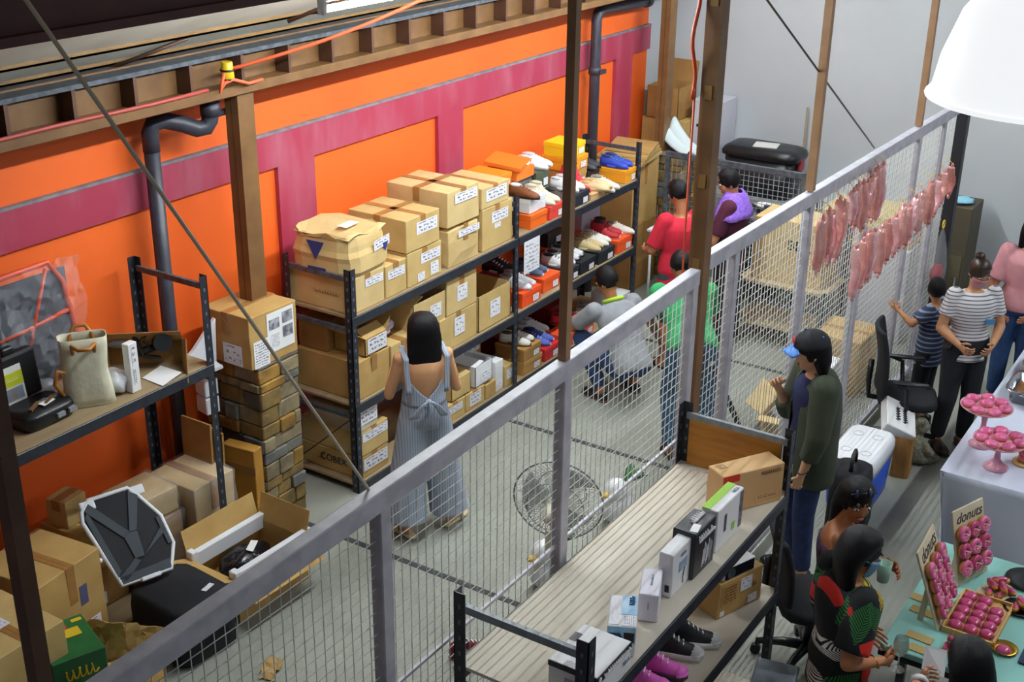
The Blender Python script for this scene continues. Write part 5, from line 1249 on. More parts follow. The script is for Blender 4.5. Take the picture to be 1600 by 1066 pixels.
q.f = keep; q.m = [0] * len(keep); q.sm = [True] * len(keep)
o = q.build('jacket', OLIVE, p); sd_ = o.modifiers.new('thick', 'SOLIDIFY'); sd_.thickness = .006; sd_.offset = 1
CAPB = mat('black_cap', '14161e', .8); CAPU = mat('blue_brim', '4a86d8', .6)
fq, lq, uq = frame((1, -.12, -.12), (0, 0, 1)); Mq = Matrix((fq, lq, uq)).transposed()
g = G(); g.ell(hp(-.005, 0, .045), (.112, .096, .10), 24, 14, M=Mq, fn=lambda d: 1 if d.z > -.05 else .75); cp = g.build('cap', CAPB, p)
g = G(); g.sheet(lambda u_, v_: hp(.085 + .085 * v_ * math.cos((u_ - .5) * 2.2), (u_ - .5) * .175 * (1 - .15 * v_), .045 - .025 * v_ - .02 * abs(u_ - .5) ** 2 * 4), 12, 5, thick=.005); g.build('brim', CAPU, p)
g = G(); g.ell(hp(.103, .0, .085), (.008, .035, .022), 10, 8, M=Mq); g.build('front_patch', mat('red_patch', 'c0283c', .6), p)
for i, (a, c, e) in enumerate(((.0, .07, .10), (-.06, .05, .11), (.03, -.02, .145), (-.03, -.06, .115), (-.08, .0, .1))): g = G(); g.ell(hp(a, c, e), .008, 8, 6); g.build('blue_star', CAPU, p)
g = G(); g.torus(V['wrL'].lerp(V['elL'], .12), .034, .004, 16, 6, M=Matrix.Rotation(.4, 3, 'Y')); g.build('wristband', BLACK, p)
o = quad('folded_paper', [(6.80, 2.40, .62), (6.78, 2.30, .62), (6.86, 2.26, .80), (6.88, 2.36, .80)], PAPER); 
o.location = (0, 0, 0); tag(o, 'folded white paper in the cap wearer\'s lowered hand', 'paper')
# 7 boy
BOYT = stripe_mat('navy_striped_tee', '26324e', '7f8aa0', 26, 'Z', .68)
p, V, hp = person('boy in navy striped T-shirt touching the fence', (9.47, 2.16, 0), D2(82), 1.24, 'b07a54', J=dict(elL=(.08, .22, .92), wrL=(.20, .20, .99), elR=(.02, -.17, .82), wrR=(.04, -.19, .62)), top=dict(m=BOYT, sleeve=.7, loose=.022, drop=.10, flare=1.15), bottom=dict(m=mat('black_shorts', '12141c', .9), len=1.3, wide=1.3), shoes=('shoe', BLACK), head_dir=(.75, -.9, -.05), hair='short', curl=(.2, .3), vox=.010)
# 8 woman in white striped tee
STW = stripe_mat('white_striped_tee', 'd8d4d4', '5a606c', 38, 'Z', .72)
p, V, hp = person('woman in white striped T-shirt and pink mask holding a phone by the buffet', (9.22, 1.84, 0), D2(218), 1.56, 'c08a64', J=dict(elL=(.02, .23, 1.02), wrL=(.20, .10, .95), elR=(.02, -.23, 1.02), wrR=(.20, -.16, .96), knR=(.04, -.1, .46), anR=(-.04, -.1, .085)), top=dict(m=STW, sleeve=.62, loose=.012, drop=.06, flare=1.1), bottom=dict(m=mat('black_trousers', '15161c', .9)), shoes=('shoe', mat('dark_brown_shoe', '3a2a20', .4)), hair='bun', hair_m=HAIR_BR, head_dir=(1, .15, -.45), head_up=(.4, 0, 1), mask=mat('pink_mask', 'c0888c', .8), curl=(.8, .9), female=True, build=1.08)
g = G(); g.box(.11, .125, .06, .13, 1.08, 1.12); g.build('blue_pocket', mat('blue_pocket', '4a86b0', .8), p)
g = G(); g.box(-.035, .035, -.006, .006, -.07, .07)
tag(g.build('mobile_phone', BLACK, None, (9.10, 1.93, .93), (.5, .3, .8), bevel=.004), 'small black phone in the striped woman\'s hand', 'phone')
# 9 woman in pink at the right edge
person('woman in pink T-shirt and blue jeans cut off by the right edge', (10.26, 1.68, 0), D2(190), 1.62, 'b87c5c', J=dict(elR=(.06, -.24, 1.02), wrR=(.22, -.16, .92), elL=(.06, .24, 1.02), wrL=(.24, .10, .92)), top=dict(m=mat('pink_tee', 'd89aa0', .9, 'cc8c94', 8), sleeve=.75, loose=.02), bottom=dict(m=mat('mid_blue_jeans', '2f4f80', .9, '284572', 20)), shoes=('shoe', BLACK), hair=('long', .34, .095, 0), head_dir=(1, .1, -.5), head_up=(.4, 0, 1), female=True, build=1.1)
# 10 woman with sunglasses on her head
FLOR2 = mat('dark_purple_print', '2a2034', .9, '6a4a6a', 30)
p, V, hp = person('tanned woman with sunglasses on her hair, beside the floral shirt', (5.50, 1.54, 0), D2(285), 1.56, 'a8683e', J=dict(elL=(.06, .20, 1.02), wrL=(.22, .08, 1.06), elR=(.0, -.22, 1.00), wrR=(.12, -.19, 1.17), head=(.05, 0, 1.44)), top=dict(m=FLOR2, sleeve=0, loose=.012, t1=1.4), bottom=dict(m=mat('black_trousers', '15161c', .9)), shoes=('sandal', BLACK), hair=('long', .32, .105, -.02), head_dir=(.42, -.88, -.22), head_up=(.1, -.25, 1), female=True, curl=(.7, .9))
for sd in (-1, 1):
    g = G(); g.ell(hp(.055, sd * .036, .10), (.010, .030, .022), 12, 8); g.build('sunglass_lens', mat('sunglass', '1c2440', .1), p)
g = G(); g.tube([hp(.06, -.07, .10), hp(.065, 0, .105), hp(.06, .07, .10)], .004, 6); g.build('sunglass_frame', BLACK, p)
# 11 woman in the floral shirt
def floral():
    """black cloth printed with large tropical leaves and flowers"""
    m = bpy.data.materials.new('tropical_floral_cloth'); m.use_nodes = True; nt = m.node_tree; N = nt.nodes; L = nt.links; b = N['Principled BSDF']; b.inputs['Roughness'].default_value = .85
    tc = N.new('ShaderNodeTexCoord'); sx = N.new('ShaderNodeSeparateXYZ'); L.new(tc.outputs['Object'], sx.inputs[0])
    def op(o, a, c=None):
        n = N.new('ShaderNodeMath'); n.operation = o
        for k, v in enumerate((a, c)):
            if v is None: continue
            if isinstance(v, (int, float)): n.inputs[k].default_value = v
            else: L.new(v, n.inputs[k])
        return n.outputs[0]
    cur = None; base = lin('101318') + (1,)
    MOT = [(-.06, 1.27, 60, .10, .036, '2f7a3a', 1), (.01, 1.27, 115, .09, .04, '2a6a34', 1), (-.17, 1.23, 80, .06, .034, 'c0a82a', 0), (-.10, 1.31, 75, .05, .018, 'c8241c', 0), (-.08, 1.03, 30, .085, .045, 'dcd8d0', 1), (-.16, .97, 60, .06, .03, '1f8a96', 1), (.085, 1.03, 80, .05, .032, 'b89a2a', 0), (.06, 1.12, 100, .05, .03, 'c02a20', 0), (-.025, 1.14, 145, .08, .048, 'd42a1e', 0), (.10, 1.20, 70, .04, .03, '5a6ab8', 0), (-.06, .88, 40, .09, .04, '2f7a3a', 1), (.06, .90, 120, .07, .04, 'c8241c', 0), (-.15, .84, 100, .07, .035, 'dcd8d0', 1), (.12, .82, 60, .06, .03, 'c0a82a', 0), (.0, .76, 20, .08, .04, '2a6a34', 1), (-.15, 1.36, 30, .05, .025, '2f7a3a', 1), (.06, 1.36, 60, .06, .03, 'c0a82a', 1)]
    for x, z, a, la, lb, c, fern in MOT:
        a = math.radians(a); dx = op('SUBTRACT', sx.outputs['X'], x); dz = op('SUBTRACT', sx.outputs['Z'], z)
        u = op('ADD', op('MULTIPLY', dx, math.cos(a)), op('MULTIPLY', dz, math.sin(a))); v = op('SUBTRACT', op('MULTIPLY', dz, math.cos(a)), op('MULTIPLY', dx, math.sin(a)))
        uu = op('DIVIDE', u, la); vv = op('DIVIDE', v, lb); k = op('LESS_THAN', op('ADD', op('MULTIPLY', uu, uu), op('ABSOLUTE', vv)), 1.0)
        if fern: k = op('MULTIPLY', k, op('GREATER_THAN', op('FRACT', op('MULTIPLY', op('SUBTRACT', u, op('ABSOLUTE', v)), 75.0)), .42))
        mx = N.new('ShaderNodeMix'); mx.data_type = 'RGBA'; L.new(k, mx.inputs[0]); mx.inputs[7].default_value = lin(c) + (1,)
        if cur is None: mx.inputs[6].default_value = base
        else: L.new(cur, mx.inputs[6])
        cur = mx.outputs[2]
    L.new(cur, b.inputs['Base Color'])
    return m
FLORAL = floral()
p, V, hp = person('woman in black tropical floral shirt and blue mask holding a wine glass', (4.98, 1.33, 0), D2(318), 1.60, 'c08058', J=dict(elL=(.04, .24, 1.02), wrL=(.20, .16, .92), elR=(-.11, -.24, 1.06), wrR=(.09, -.19, 1.0), head=(.04, 0, 1.475)), top=dict(m=FLORAL, sleeve=.8, loose=.028, drop=.10, flare=1.2), bottom=dict(m=mat('black_trousers', '15161c', .9)), shoes=('shoe', BLACK), hair=('long', .36, .108, .0), head_dir=(1, -.30, -.30), head_up=(.25, 0, 1), mask=mat('blue_mask', '7aa8c8', .8), female=True, curl=(.5, 1.0))
g = G(); g.torus(V['wrR'].lerp(V['elR'], .15), .033, .003, 18, 6, M=Matrix.Rotation(1.2, 3, 'Y')); g.build('gold_bracelet', mat('gold', 'd0a040', .25, metal=1), p)
# 12 person at the bottom right reaching over the table
p, V, hp = person('dark-haired person reaching over the donut table at the bottom edge', (4.46, .68, 0), D2(25), 1.56, 'c48a64', J=dict(elL=(.24, .17, 1.08), wrL=(.46, .06, 1.02), elR=(.02, -.22, 1.0), wrR=(.15, -.2, .85)), top=dict(m=mat('black_tee', '17181e', .9), sleeve=.7), bottom=dict(m=mat('black_trousers', '15161c', .9)), shoes=('shoe', BLACK), hair=('long', .30, .098, 0), head_dir=(1, .2, -.5), head_up=(.4, 0, 1), curl=(.8, .4))
g = G(); g.torus(V['wrL'].lerp(V['elL'], .1), .034, .012, 18, 8, M=Matrix.Rotation(1.57, 3, 'Y'), sq=1.4); g.build('white_wristband', WHITE_PLASTIC, p)

# ================================================================== PENDANT LAMP
SHADE = mat('lit_white_shade', 'f4f6f8', .4, emit=1.0)
def pendant(label, loc, power):
    t = thing('pendant_lamp', label, 'lamp', loc, group='white dome pendant lamps')
    g = G(); g.lathe([(.315, 0), (.318, .012), (.305, .03), (.29, .12), (.25, .24), (.18, .34), (.09, .40), (.05, .42), (.05, .47), (.04, .47), (.04, .42), (.085, .39), (.17, .33), (.24, .235), (.28, .115), (.295, .03), (.305, 0), (.315, 0)], n=48); g.build('shade', SHADE, t)
    g = G(); g.torus((0, 0, .008), .314, .008, 48, 8); g.build('rim', SHADE, t)
    g = G(); g.cyl((0, 0, .46), (0, 0, .80), .008, n=8); g.build('cord', WHITE_PLASTIC, t)
    g = G(); g.ell((0, 0, .2), (.05, .05, .07), 14, 10); g.build('bulb', mat('lit_bulb', 'ffffff', .4, emit=12.0), t)
    d = bpy.data.lights.new('lamp_bulb', 'POINT'); d.energy = power; d.shadow_soft_size = .06; d.color = (.95, .98, 1.0); lo = bpy.data.objects.new('lamp_bulb', d); COL.objects.link(lo); lo.parent = t; lo.location = (0, 0, .10)
pendant('big white dome pendant lamp at the top right corner', (3.775, .655, 3.835), LAMP_POWER)
pendant('added white dome fill lamp out of frame, right of the lamp in view', (5.9, -.55, 3.835), FILL_PENDANT_POWER)  # copy of the pendant, added unseen to brighten the near rack

# ================================================================== PINK FOIL BALLOONS ON THE FENCE
FOIL = [mat('pink_foil_%d' % i, c, .16, c2, 9, metal=.35, bump=.6, bscale=20) for i, (c, c2) in enumerate((('e0958c', 'f0b8b0'), ('d4867f', 'e8a8a0'), ('ea9ea4', 'f8cccf')))]
TIE = mat('yellow_ribbon', 'd8b83a', .5)
ORD = ('first', 'second', 'third', 'fourth', 'fifth', 'sixth', 'seventh', 'eighth', 'ninth', 'tenth', 'eleventh', 'twelfth', 'thirteenth', 'fourteenth', 'fifteenth')
def balloon(label, x, z1, z0, i):
    R = random.Random(i * 7 + 3); Ln = z1 - z0; t = thing('foil_balloon', label, 'balloon', (x, FY - .075, z1), group='pink foil balloons tied to the fence')
    lean = R.uniform(-.06, .06); ph = R.uniform(0, 6)
    g = G(); rings = []
    for k in range(13):
        v = k / 12; r = .043 * (math.sin(PI * min(1, max(0, v * .90 + .05))) ** .22) * (1 + .06 * math.sin(v * 26 + ph)); r = max(r, .012)
        a = ph + v * 1.5
        c = (lean * v + .010 * math.sin(v * 6 + ph), .006 * math.sin(v * 9), -Ln * v)
        rings.append((c, (r * 1.15 * math.cos(a * .3), r * .3 * math.sin(a), 0), (-r * .2 * math.sin(a), r * .85, 0)))
    g.loft(rings, 12); g.build('foil_tube', FOIL[i % 3], t)
    for c_e in ((lean + .01 * math.sin(6 + ph), 0, -Ln - .012), (0, 0, .010)): g = G(); g.ell(c_e, (.018, .013, .022), 8, 6); g.build('crimped_end', FOIL[(i + 2) % 3], t)
    g = G(); g.tube([(0, .0, .02), (0, .03, .05), (.01, .065, .05)], .003, 5); g.build('ribbon', TIE, t)
UP = [(7.42, 2.22, 1.88), (7.52, 2.24, 1.95), (7.60, 2.20, 1.88), (7.71, 2.27, 1.87), (7.81, 2.22, 1.88), (7.97, 2.26, 2.05), (8.07, 2.28, 2.00), (8.17, 2.27, 1.94), (8.27, 2.25, 2.06), (8.37, 2.27, 2.05), (8.46, 2.31, 1.95), (8.57, 2.31, 1.94)]
LOW = [(8.18, 1.81, 1.44), (8.33, 1.82, 1.46), (8.46, 1.85, 1.49), (8.58, 1.82, 1.48), (8.74, 1.80, 1.44), (8.89, 1.81, 1.50), (9.07, 1.80, 1.50), (9.24, 1.84, 1.51), (9.40, 1.80, 1.49), (9.55, 1.83, 1.53), (9.75, 1.82, 1.52), (9.97, 1.85, 1.50), (10.18, 1.82, 1.54), (10.34, 1.85, 1.59), (10.55, 1.85, 1.60)]
for i, (x, a, b) in enumerate(UP): balloon('pink foil balloon, %s from the left in the upper row on the fence' % ORD[i], x, a, b, i)
for i, (x, a, b) in enumerate(LOW): balloon('pink foil balloon, %s from the left in the lower row on the fence' % ORD[i], x, a, b, 20 + i)

# ================================================================== OFFICE CHAIRS
def office_chair(label, x, y, rz_, arms=True, back_h=.95):
    t = thing('office_chair', label, 'chair', (x, y, 0), rz_)
    g = G(); g.loft([((.02, 0, z), (.22 * s_, 0, 0), (0, .23 * s_, 0)) for z, s_ in ((.41, .9), (.425, 1), (.465, 1), (.48, .9))], 22, power=4); g.build('seat', BLACK_CLOTH, t)
    g = G(); g.sheet(lambda u, v: (-.20 - .05 * v + .05 * math.sin(v * PI) * .5 + .05 * (2 * u - 1) ** 2, (u - .5) * .44 * (1 - .12 * v ** 3), .52 + v * (back_h - .52)), 12, 10, thick=.035); g.build('backrest', BLACK_CLOTH, t, bevel=.01)
    g = G(); g.tube([(-.05, 0, .40), (-.26, 0, .42), (-.275, 0, .55), (-.27, 0, .72)], .022, 8); g.build('back_bracket', BLACK, t)
    g = G(); g.cyl((0, 0, .12), (0, 0, .41), .03, .026, n=14); g.build('gas_column', BLACK, t)
    b = None
    for k in range(5):
        a = 2 * PI * k / 5 + .3; g = G(); e = (math.cos(a) * .29, math.sin(a) * .29, .085); g.tube([(0, 0, .13), (e[0] * .5, e[1] * .5, .12), e], [.032, .026, .018], 8); leg = g.build('base_leg', BLACK, t)
        g = G(); g.cyl((e[0] - .02 * math.sin(a), e[1] + .02 * math.cos(a), .03), (e[0] + .02 * math.sin(a), e[1] - .02 * math.cos(a), .03), .03, n=12); g.cyl((e[0], e[1], .03), (e[0], e[1], .085), .008, n=6); g.build('caster', BLACK, leg)
    if arms:
        for sd in (-1, 1):
            g = G(); g.tube([(.0, sd * .22, .43), (.0, sd * .27, .46), (-.02, sd * .27, .62), (-.12, sd * .26, .66), (.13, sd * .26, .66), (.14, sd * .26, .64)], .017, 8); g.build('armrest', BLACK, t)
    return t
office_chair('black office chair behind the tanned woman and the plank rack', 6.02, 1.80, D2(300), False, .92)
t = thing('travel_bag', 'black soft travel bag with a loop handle beside the cooler', 'bag', (7.56, 2.10, 0), .15)
g = G(); g.loft([((0, 0, z), (.16 * s_, 0, 0), (0, .13 * s_, 0)) for z, s_ in ((0, .92), (.03, 1), (.40, 1), (.48, .94), (.51, .7))], 24, power=5); g.build('body', BLACK_CLOTH, t)
g = G(); g.tube([(-.08, 0, .50), (-.08, 0, .57), (-.04, 0, .61), (.04, 0, .61), (.08, 0, .57), (.08, 0, .50)], .014, 8); g.build('handle', BLACK, t)
g = G(); g.box(-.12, .12, -.145, -.125, .08, .30); g.build('front_pocket', BLACK_CLOTH, t, bevel=.012, seg=2)
office_chair('black high-backed office chair next to the boy at the fence', 8.98, 2.18, D2(-70), True, 1.02)

# ================================================================== COOLER, BAG, SIGN
t = thing('cooler', 'blue cool box with white lid and side handle on the floor', 'cooler', (8.08, 2.20, 0), rz=.02)
g = G(); g.loft([((0, 0, z), (.30 * s_, 0, 0), (0, .165 * s_, 0)) for z, s_ in ((0, .9), (.02, .93), (.30, 1.0))], 28, power=7); g.build('body', mat('royal_blue_plastic', '1c4cb4', .4), t)
g = G(); g.loft([((0, 0, z), (.30 * s_, 0, 0), (0, .165 * s_, 0)) for z, s_ in ((.295, 1.03), (.34, 1.05), (.345, 1.06), (.40, 1.04), (.43, .92), (.432, .85))], 28, power=7); lid = g.build('lid', WHITE_PLASTIC, t)
for a in (-.15, .13):
    for b in (-.07, .07): g = G(); g.torus((a, b, .433), .035, .004, 18, 6, sq=.6); g.build('cup_ring', mat('cooler_ring', 'cfd3da', .4), lid)
g = G(); g.tube([(-.31, -.12, .30), (-.36, -.12, .44), (-.36, .12, .44), (-.31, .12, .30)], .014, 8); g.build('handle', BLACK, t)
KP = mat('brown_paper', 'a5753c', .85, '946630', 9, bump=.3, bscale=12)
t = thing('paper_bag', 'brown paper bag standing beside the cooler', 'bag', (8.62, 2.04, 0), rz=.15)
g = G(); g.loft([((0, 0, z), (.09 * s_ + .02, 0, 0), (0, .07 * k_, 0)) for z, s_, k_ in ((0, 1, 1), (.1, .98, .95), (.22, 1.0, .9), (.33, .98, 1.0))], 24, power=7, caps=False); g.box(-.1, .1, -.06, .06, .002, .006)
o = g.build('bag_body', KP, t, smooth=False); m_ = o.modifiers.new('t', 'SOLIDIFY'); m_.thickness = .003
t = thing('foam_sign_box', 'white flat box with two dark words lying slanted over the brown bag', 'box', (8.66, 2.12, .395), rot=(.45, -.28, .35))
g = G(); g.box(-.16, .16, -.12, .12, -.045, .045); g.build('body', mat('white_foam', 'dcdcdc', .7), t, bevel=.006)
for v, n_ in ((.03, 5), (-.03, 6)):
    g = G(); g.tube([(-.07 + .14 * i / (n_ * 4), v + .018 * math.sin(i * 1.6), .047) for i in range(n_ * 4 + 1)], .005, 5); g.build('script_print', INK, t)
PL = mat('grey_plush', '8a8672', .95, '6f6c5a', 25, bump=.8, bscale=50)
t = thing('plush_toy', 'grey-beige plush animal sitting on the floor by the black chair', 'toy', (8.80, 2.02, 0), rz=-.6)
g = G(); g.ell((0, 0, .16), (.12, .11, .16), 16, 12); g.ell((.05, 0, .36), (.09, .085, .085), 14, 10); g.ell((.13, 0, .34), (.045, .045, .04), 10, 8)
for sd in (-1, 1): cap_(g, (.04, sd * .08, .22), (.14, sd * .12, .10), .045, .04); cap_(g, (.06, sd * .07, .06), (.20, sd * .10, .05), .055, .045); g.ell((.02, sd * .075, .43), (.03, .02, .035), 8, 6)
q = remesh(g, .012, 3); q.build('body', PL, t); t.scale = (.8, .8, .85)
g = G(); g.ell((.172, 0, .35), (.012, .016, .012), 8, 6); g.build('nose', BLACK, t)
for sd in (-1, 1): g = G(); g.ell((.125, sd * .035, .385), .009, 8, 6); g.build('eye', BLACK, t)
# hanging clear bag
t = thing('plastic_bag', 'clear plastic bag with red contents hanging at the far end of the fence', 'bag', (10.45, 2.42, 1.35))
g = G(); g.lathe([(.01, 0), (.03, -.03), (.10, -.18), (.14, -.36), (.13, -.46), (.05, -.5), (0.001, -.5)], n=18); g.v = [(x, y * .5, z) for x, y, z in g.v]; g.build('film', FILM, t)
g = G(); g.ell((0, 0, -.40), (.11, .05, .08), 14, 8); g.build('red_contents', mat('red_cloth', '9a1c2c', .7), t)
g = G(); g.torus((0, 0, .03), .035, .006, 14, 6, M=Matrix.Rotation(PI / 2, 3, 'X')); g.build('handle', TIE, t)

# ================================================================== WHITE BUFFET TABLE
CLOTH = mat('white_tablecloth', 'c9cede', .85, 'c0c6d8', 3)
X0, X1, Y0, Y1 = 7.37, 10.6, .35, 1.50
t = thing('buffet_table', 'long folding buffet table under the white cloth', 'table', (0, 0, 0))
g = G(); g.box(X0 + .01, X1 - .01, Y0 + .01, Y1 - .01, .71, .745); g.build('tabletop', WHITE_PLASTIC, t)
for x in (X0 + .15, X1 - .2):
    for y in (Y0 + .1, Y1 - .12): g = G(); g.cyl((x, y, 0), (x, y, .71), .016, n=8); g.build('leg', GREY_STEEL, t)
g = G(); g.box(X0 - .002, X1, Y0, Y1 + .002, .746, .752)
R = random.Random(4)
def skirt(P):            # hanging cloth with soft folds
    L = [0]
    for a, b in zip(P[:-1], P[1:]): L.append(L[-1] + (Vector(b) - Vector(a)).length)
    tot = L[-1]
    def fn(u, v):
        s_ = u * tot; i = max(k for k in range(len(L)) if L[k] <= s_ + 1e-9); i = min(i, len(P) - 2)
        p = Vector(P[i]).lerp(Vector(P[i + 1]), (s_ - L[i]) / (L[i + 1] - L[i])); d = (Vector(P[i + 1]) - Vector(P[i])).normalized(); n = Vector((d.y, -d.x))
        k = v ** 1.2 * (.05 + .030 * math.sin(s_ * 8.5) + .018 * math.sin(s_ * 19 + 1)) + .10 * v * max(0, 1 - min(abs(s_ - q) for q in L[1:-1]) / .25 if len(L) > 2 else 0)
        return (p.x + n.x * k, p.y + n.y * k, .752 - v * .74)
    return fn
g.sheet(skirt([(X1, Y1), (X0, Y1), (X0, Y0)][::-1]), 110, 14, thick=-.003)
tag(g.build('tablecloth', CLOTH), 'white cloth hanging to the floor over the buffet table', 'tablecloth')
PINK = mat('pink_glaze', 'd8568a', .25, 'e07aa4', 30, coat=.5); PINK_D = mat('berry_glaze', 'b8386a', .18, 'c44a7c', 14, coat=.6); DOUGH = mat('fried_dough', 'c98d42', .7, 'b87a34', 14); STAND = mat('pink_glass', 'e2a0b4', .15, coat=.5)
SPR = mat('pale_sprinkles', 'f0c8d4', .5)
DONUT = {}
def donut(label, x, y, z, r=.04, glaze=PINK, rot=(0, 0, 0), filled=False, group='donuts', spr=True):
    key = (round(r, 3), glaze.name, filled)
    t = thing('donut', label, 'donut', (x, y, z), group=group, rot=rot)
    if key not in DONUT:
        h = r * .42; g = G()
        if filled: g.lathe([(.001, 0), (r * .8, 0), (r, h * .6), (r * .98, h), (r * .7, h * 1.1), (.001, h * 1.1)], n=16)
        else: g.torus((0, 0, h), r * .62, r * .40, 16, 8, sq=h / (r * .40))
        a = g.build('dough', DOUGH, t); g = G()
        if filled: g.lathe([(r * .99, h * .75), (r * 1.01, h * 1.1), (r * .85, h * 1.75), (r * .5, h * 2.1), (.001, h * 2.2)], n=16)
        else: g.torus((0, 0, h * 1.35), r * .62, r * .385, 16, 8, sq=h * .8 / (r * .385))
        b = g.build('glaze', glaze, t); g = G(); Q = random.Random(5)
        for i in range(9):
            an = Q.uniform(0, 6.28); rr = r * Q.uniform(.4, .85); zz = h * (2.1 if not filled else 2.0 - .9 * (rr / r) ** 2)
            g.bar((rr * math.cos(an), rr * math.sin(an), zz), (rr * math.cos(an) + .006, rr * math.sin(an) + .004, zz + .001), .0022)
        c = g.build('sprinkles', SPR, t); DONUT[key] = (a.data, b.data, c.data)
    else:
        for nm, me in zip(('dough', 'glaze', 'sprinkles'), DONUT[key]): o = bpy.data.objects.new(nm, me); COL.objects.link(o); o.parent = t
    return t
def cake_stand(label, x, y, z, h, r, dn):
    t = thing('cake_stand', label, 'cake stand', (x, y, z))
    g = G(); g.lathe([(.001, 0), (.075, 0), (.078, .008), (.055, .025), (.022, .06), (.016, h * .6), (.028, h - .02), (.03, h - .005)], n=24); g.build('foot', STAND, t)
    g = G(); g.lathe([(.001, h - .006), (r * .9, h - .004), (r, h + .010), (r, h + .014), (r * .9, h + .004), (.001, h + .002)], n=36); g.build('plate', STAND, t)
    n = 0
    for rr, k in ((r * .70, 7), (r * .12, 1)):
        for i in range(k):
            a = 2 * PI * i / k + .2; n += 1
            donut('pink sprinkled donut on the %s cake stand, %s' % (dn, 'in the centre' if k == 1 else '%s around the rim' % ORD[i]), x + rr * math.cos(a), y + rr * math.sin(a), z + h + .004, .044, PINK, (0, 0, i), True, 'donuts on the %s cake stand' % dn)
cake_stand('lower pink glass cake stand with donuts, nearest table corner', 7.60, 1.22, .754, .185, .165, 'nearer lower')
cake_stand('taller pink glass cake stand with donuts, behind the lower one', 7.86, 1.38, .754, .27, .165, 'taller farther')
t = thing('wood_slice', 'round wooden board under the donut tower at the right edge', 'board', (7.76, 1.08, .754)); g = G(); g.cyl((0, 0, 0), (0, 0, .012), .075, n=24); g.build('disc', mat('pale_wood', 'c8a468', .6), t)
for i in range(5): donut('pink donut in the tower at the right edge, %s from the bottom' % ORD[i], 7.76 + .004 * (i % 2), 1.08, .767 + i * .036, .046, PINK, (0, 0, i), False, 'donut tower')
STEEL = mat('stainless_steel', 'b8bcc2', .18, metal=1)
for i, (x, lab) in enumerate(((8.80, 'stainless chafing tray behind the cake stands'), (9.30, 'middle stainless chafing tray with yellow food'), (9.80, 'farthest stainless chafing tray by the pink shirt'))):
    t = thing('chafing_dish', lab, 'tray', (x, 1.26, .754))
    g = G(); g.loft([((0, 0, z), (.20 * s_, 0, 0), (0, .15 * s_, 0)) for z, s_ in ((.0, .86), (.09, .92), (.10, 1.08), (.104, 1.08), (.098, .90), (.03, .84))], 28, power=6); g.build('pan', STEEL, t)
    g = G(); g.sheet(lambda u, v: ((u - .5) * .33, (v - .5) * .24, .045 + .012 * math.sin(u * 14) * math.cos(v * 11)), 10, 8, thick=.01); g.build('food', mat('food_%d' % i, ('8a5a2a', 'd8a83a', 'a86a2c')[i], .6, ('6a4420', 'b88424', '885024')[i], 30), t)
    for sd in (-1, 1): g = G(); g.tube([(sd * .20, -.05, .09), (sd * .25, -.04, .10), (sd * .25, .04, .10), (sd * .20, .05, .09)], .006, 8); g.build('handle', STEEL, t)

# ================================================================== TEAL DONUT TABLE
TEAL = mat('teal_table_paint', '8cc4bc', .35, '84bab2', 3)
t = thing('donut_table', 'pale teal table with donut boards at the bottom right', 'table', (0, 0, 0), 0)
g = G(); g.box(5.40, 6.54, -.10, 1.25, .715, .75); g.build('tabletop', TEAL, t, bevel=.004); g = G(); g.box(5.395, 6.545, -.105, 1.255, .69, .714); g.build('edge_band', BLACK, t)
for x in (5.5, 6.44):
    for y in (0, 1.15): g = G(); g.box(x - .02, x + .02, y - .02, y + .02, 0, .69); g.build('leg', GREY_STEEL, t)
ZT = .751
BOARD = mat('cream_board', 'd2c4a8', .6, 'c8b99c', 8)
def donut_board(label, xa, ya, xb, yb, h, rows, cols, which, word, lean):
    a = Vector((xa, ya)); b = Vector((xb, yb)); L = (b - a).length; ang = math.atan2(yb - ya, xb - xa)
    t = thing('donut_board', label, 'board', (xa, ya, ZT + .004), rot=(-lean, 0, ang))
    g = G(); g.box(0, L, 0, .012, 0, h); g.build('panel', BOARD, t, bevel=.003)
    for u in (.18, .82): g = G(); g.bar((L * u, .01, h * .5), (L * u, .012 + h * .5 * math.tan(lean) * 1.2, .004), .012, .03); g.build('foot', BOARD, t)
    text('lettering', word, L * .30, INK, t, (L * .5, -.001, h - .055), (1, 0, 0), (0, 0, 1), .001, shear=.35)
    M = Matrix.Translation((xa, ya, ZT + .004)) @ Euler((-lean, 0, ang)).to_matrix().to_4x4()
    for r in range(rows):
        for c in range(cols):
            u = L * (.17 + .66 * c / (cols - 1)); z = h - .13 - r * (h - .17) / (rows - .4)
            g = G(); g.cyl((u, .004, z), (u, -.055, z), .005, n=8); g.build('peg', BOARD, t)
            p = M @ Vector((u, -.004, z)); donut('pink ring donut on the %s board, row %s from the top, %s' % (which, ('one', 'two', 'three', 'four')[r], ('left', 'middle', 'right')[c]), p.x, p.y, p.z, .046, PINK_D if (r + c) % 2 else PINK, (PI / 2 - lean, 0, ang), False, 'donuts on the %s board' % which)
donut_board('near cream board lettered donuts with hanging ring donuts', 5.66, 1.035, 5.99, 1.05, .44, 4, 3, 'near', 'donuts', .37)
donut_board('far cream board lettered donuts with hanging ring donuts', 6.12, 1.06, 6.37, .965, .42, 3, 3, 'far', 'donuts', .25)
for i, (x, y) in enumerate(((5.46, 1.06), (5.56, 1.10), (5.79, 1.15), (5.90, 1.18))):
    g = G(); g.box(-.03, .03, -.065, .065, 0, .004); tag(g.build('kraft_card', mat('kraft_strip', 'a89058', .7), None, (x, y, ZT + .0005), (0, 0, -.08)), 'flat kraft strip on the teal table, %s from the front' % ORD[i], 'card', 'kraft strips behind the donut boards')
WOOD = mat('bamboo_board', 'cfa868', .5, 'c09858', 10, stretch=(1, 8, 1))
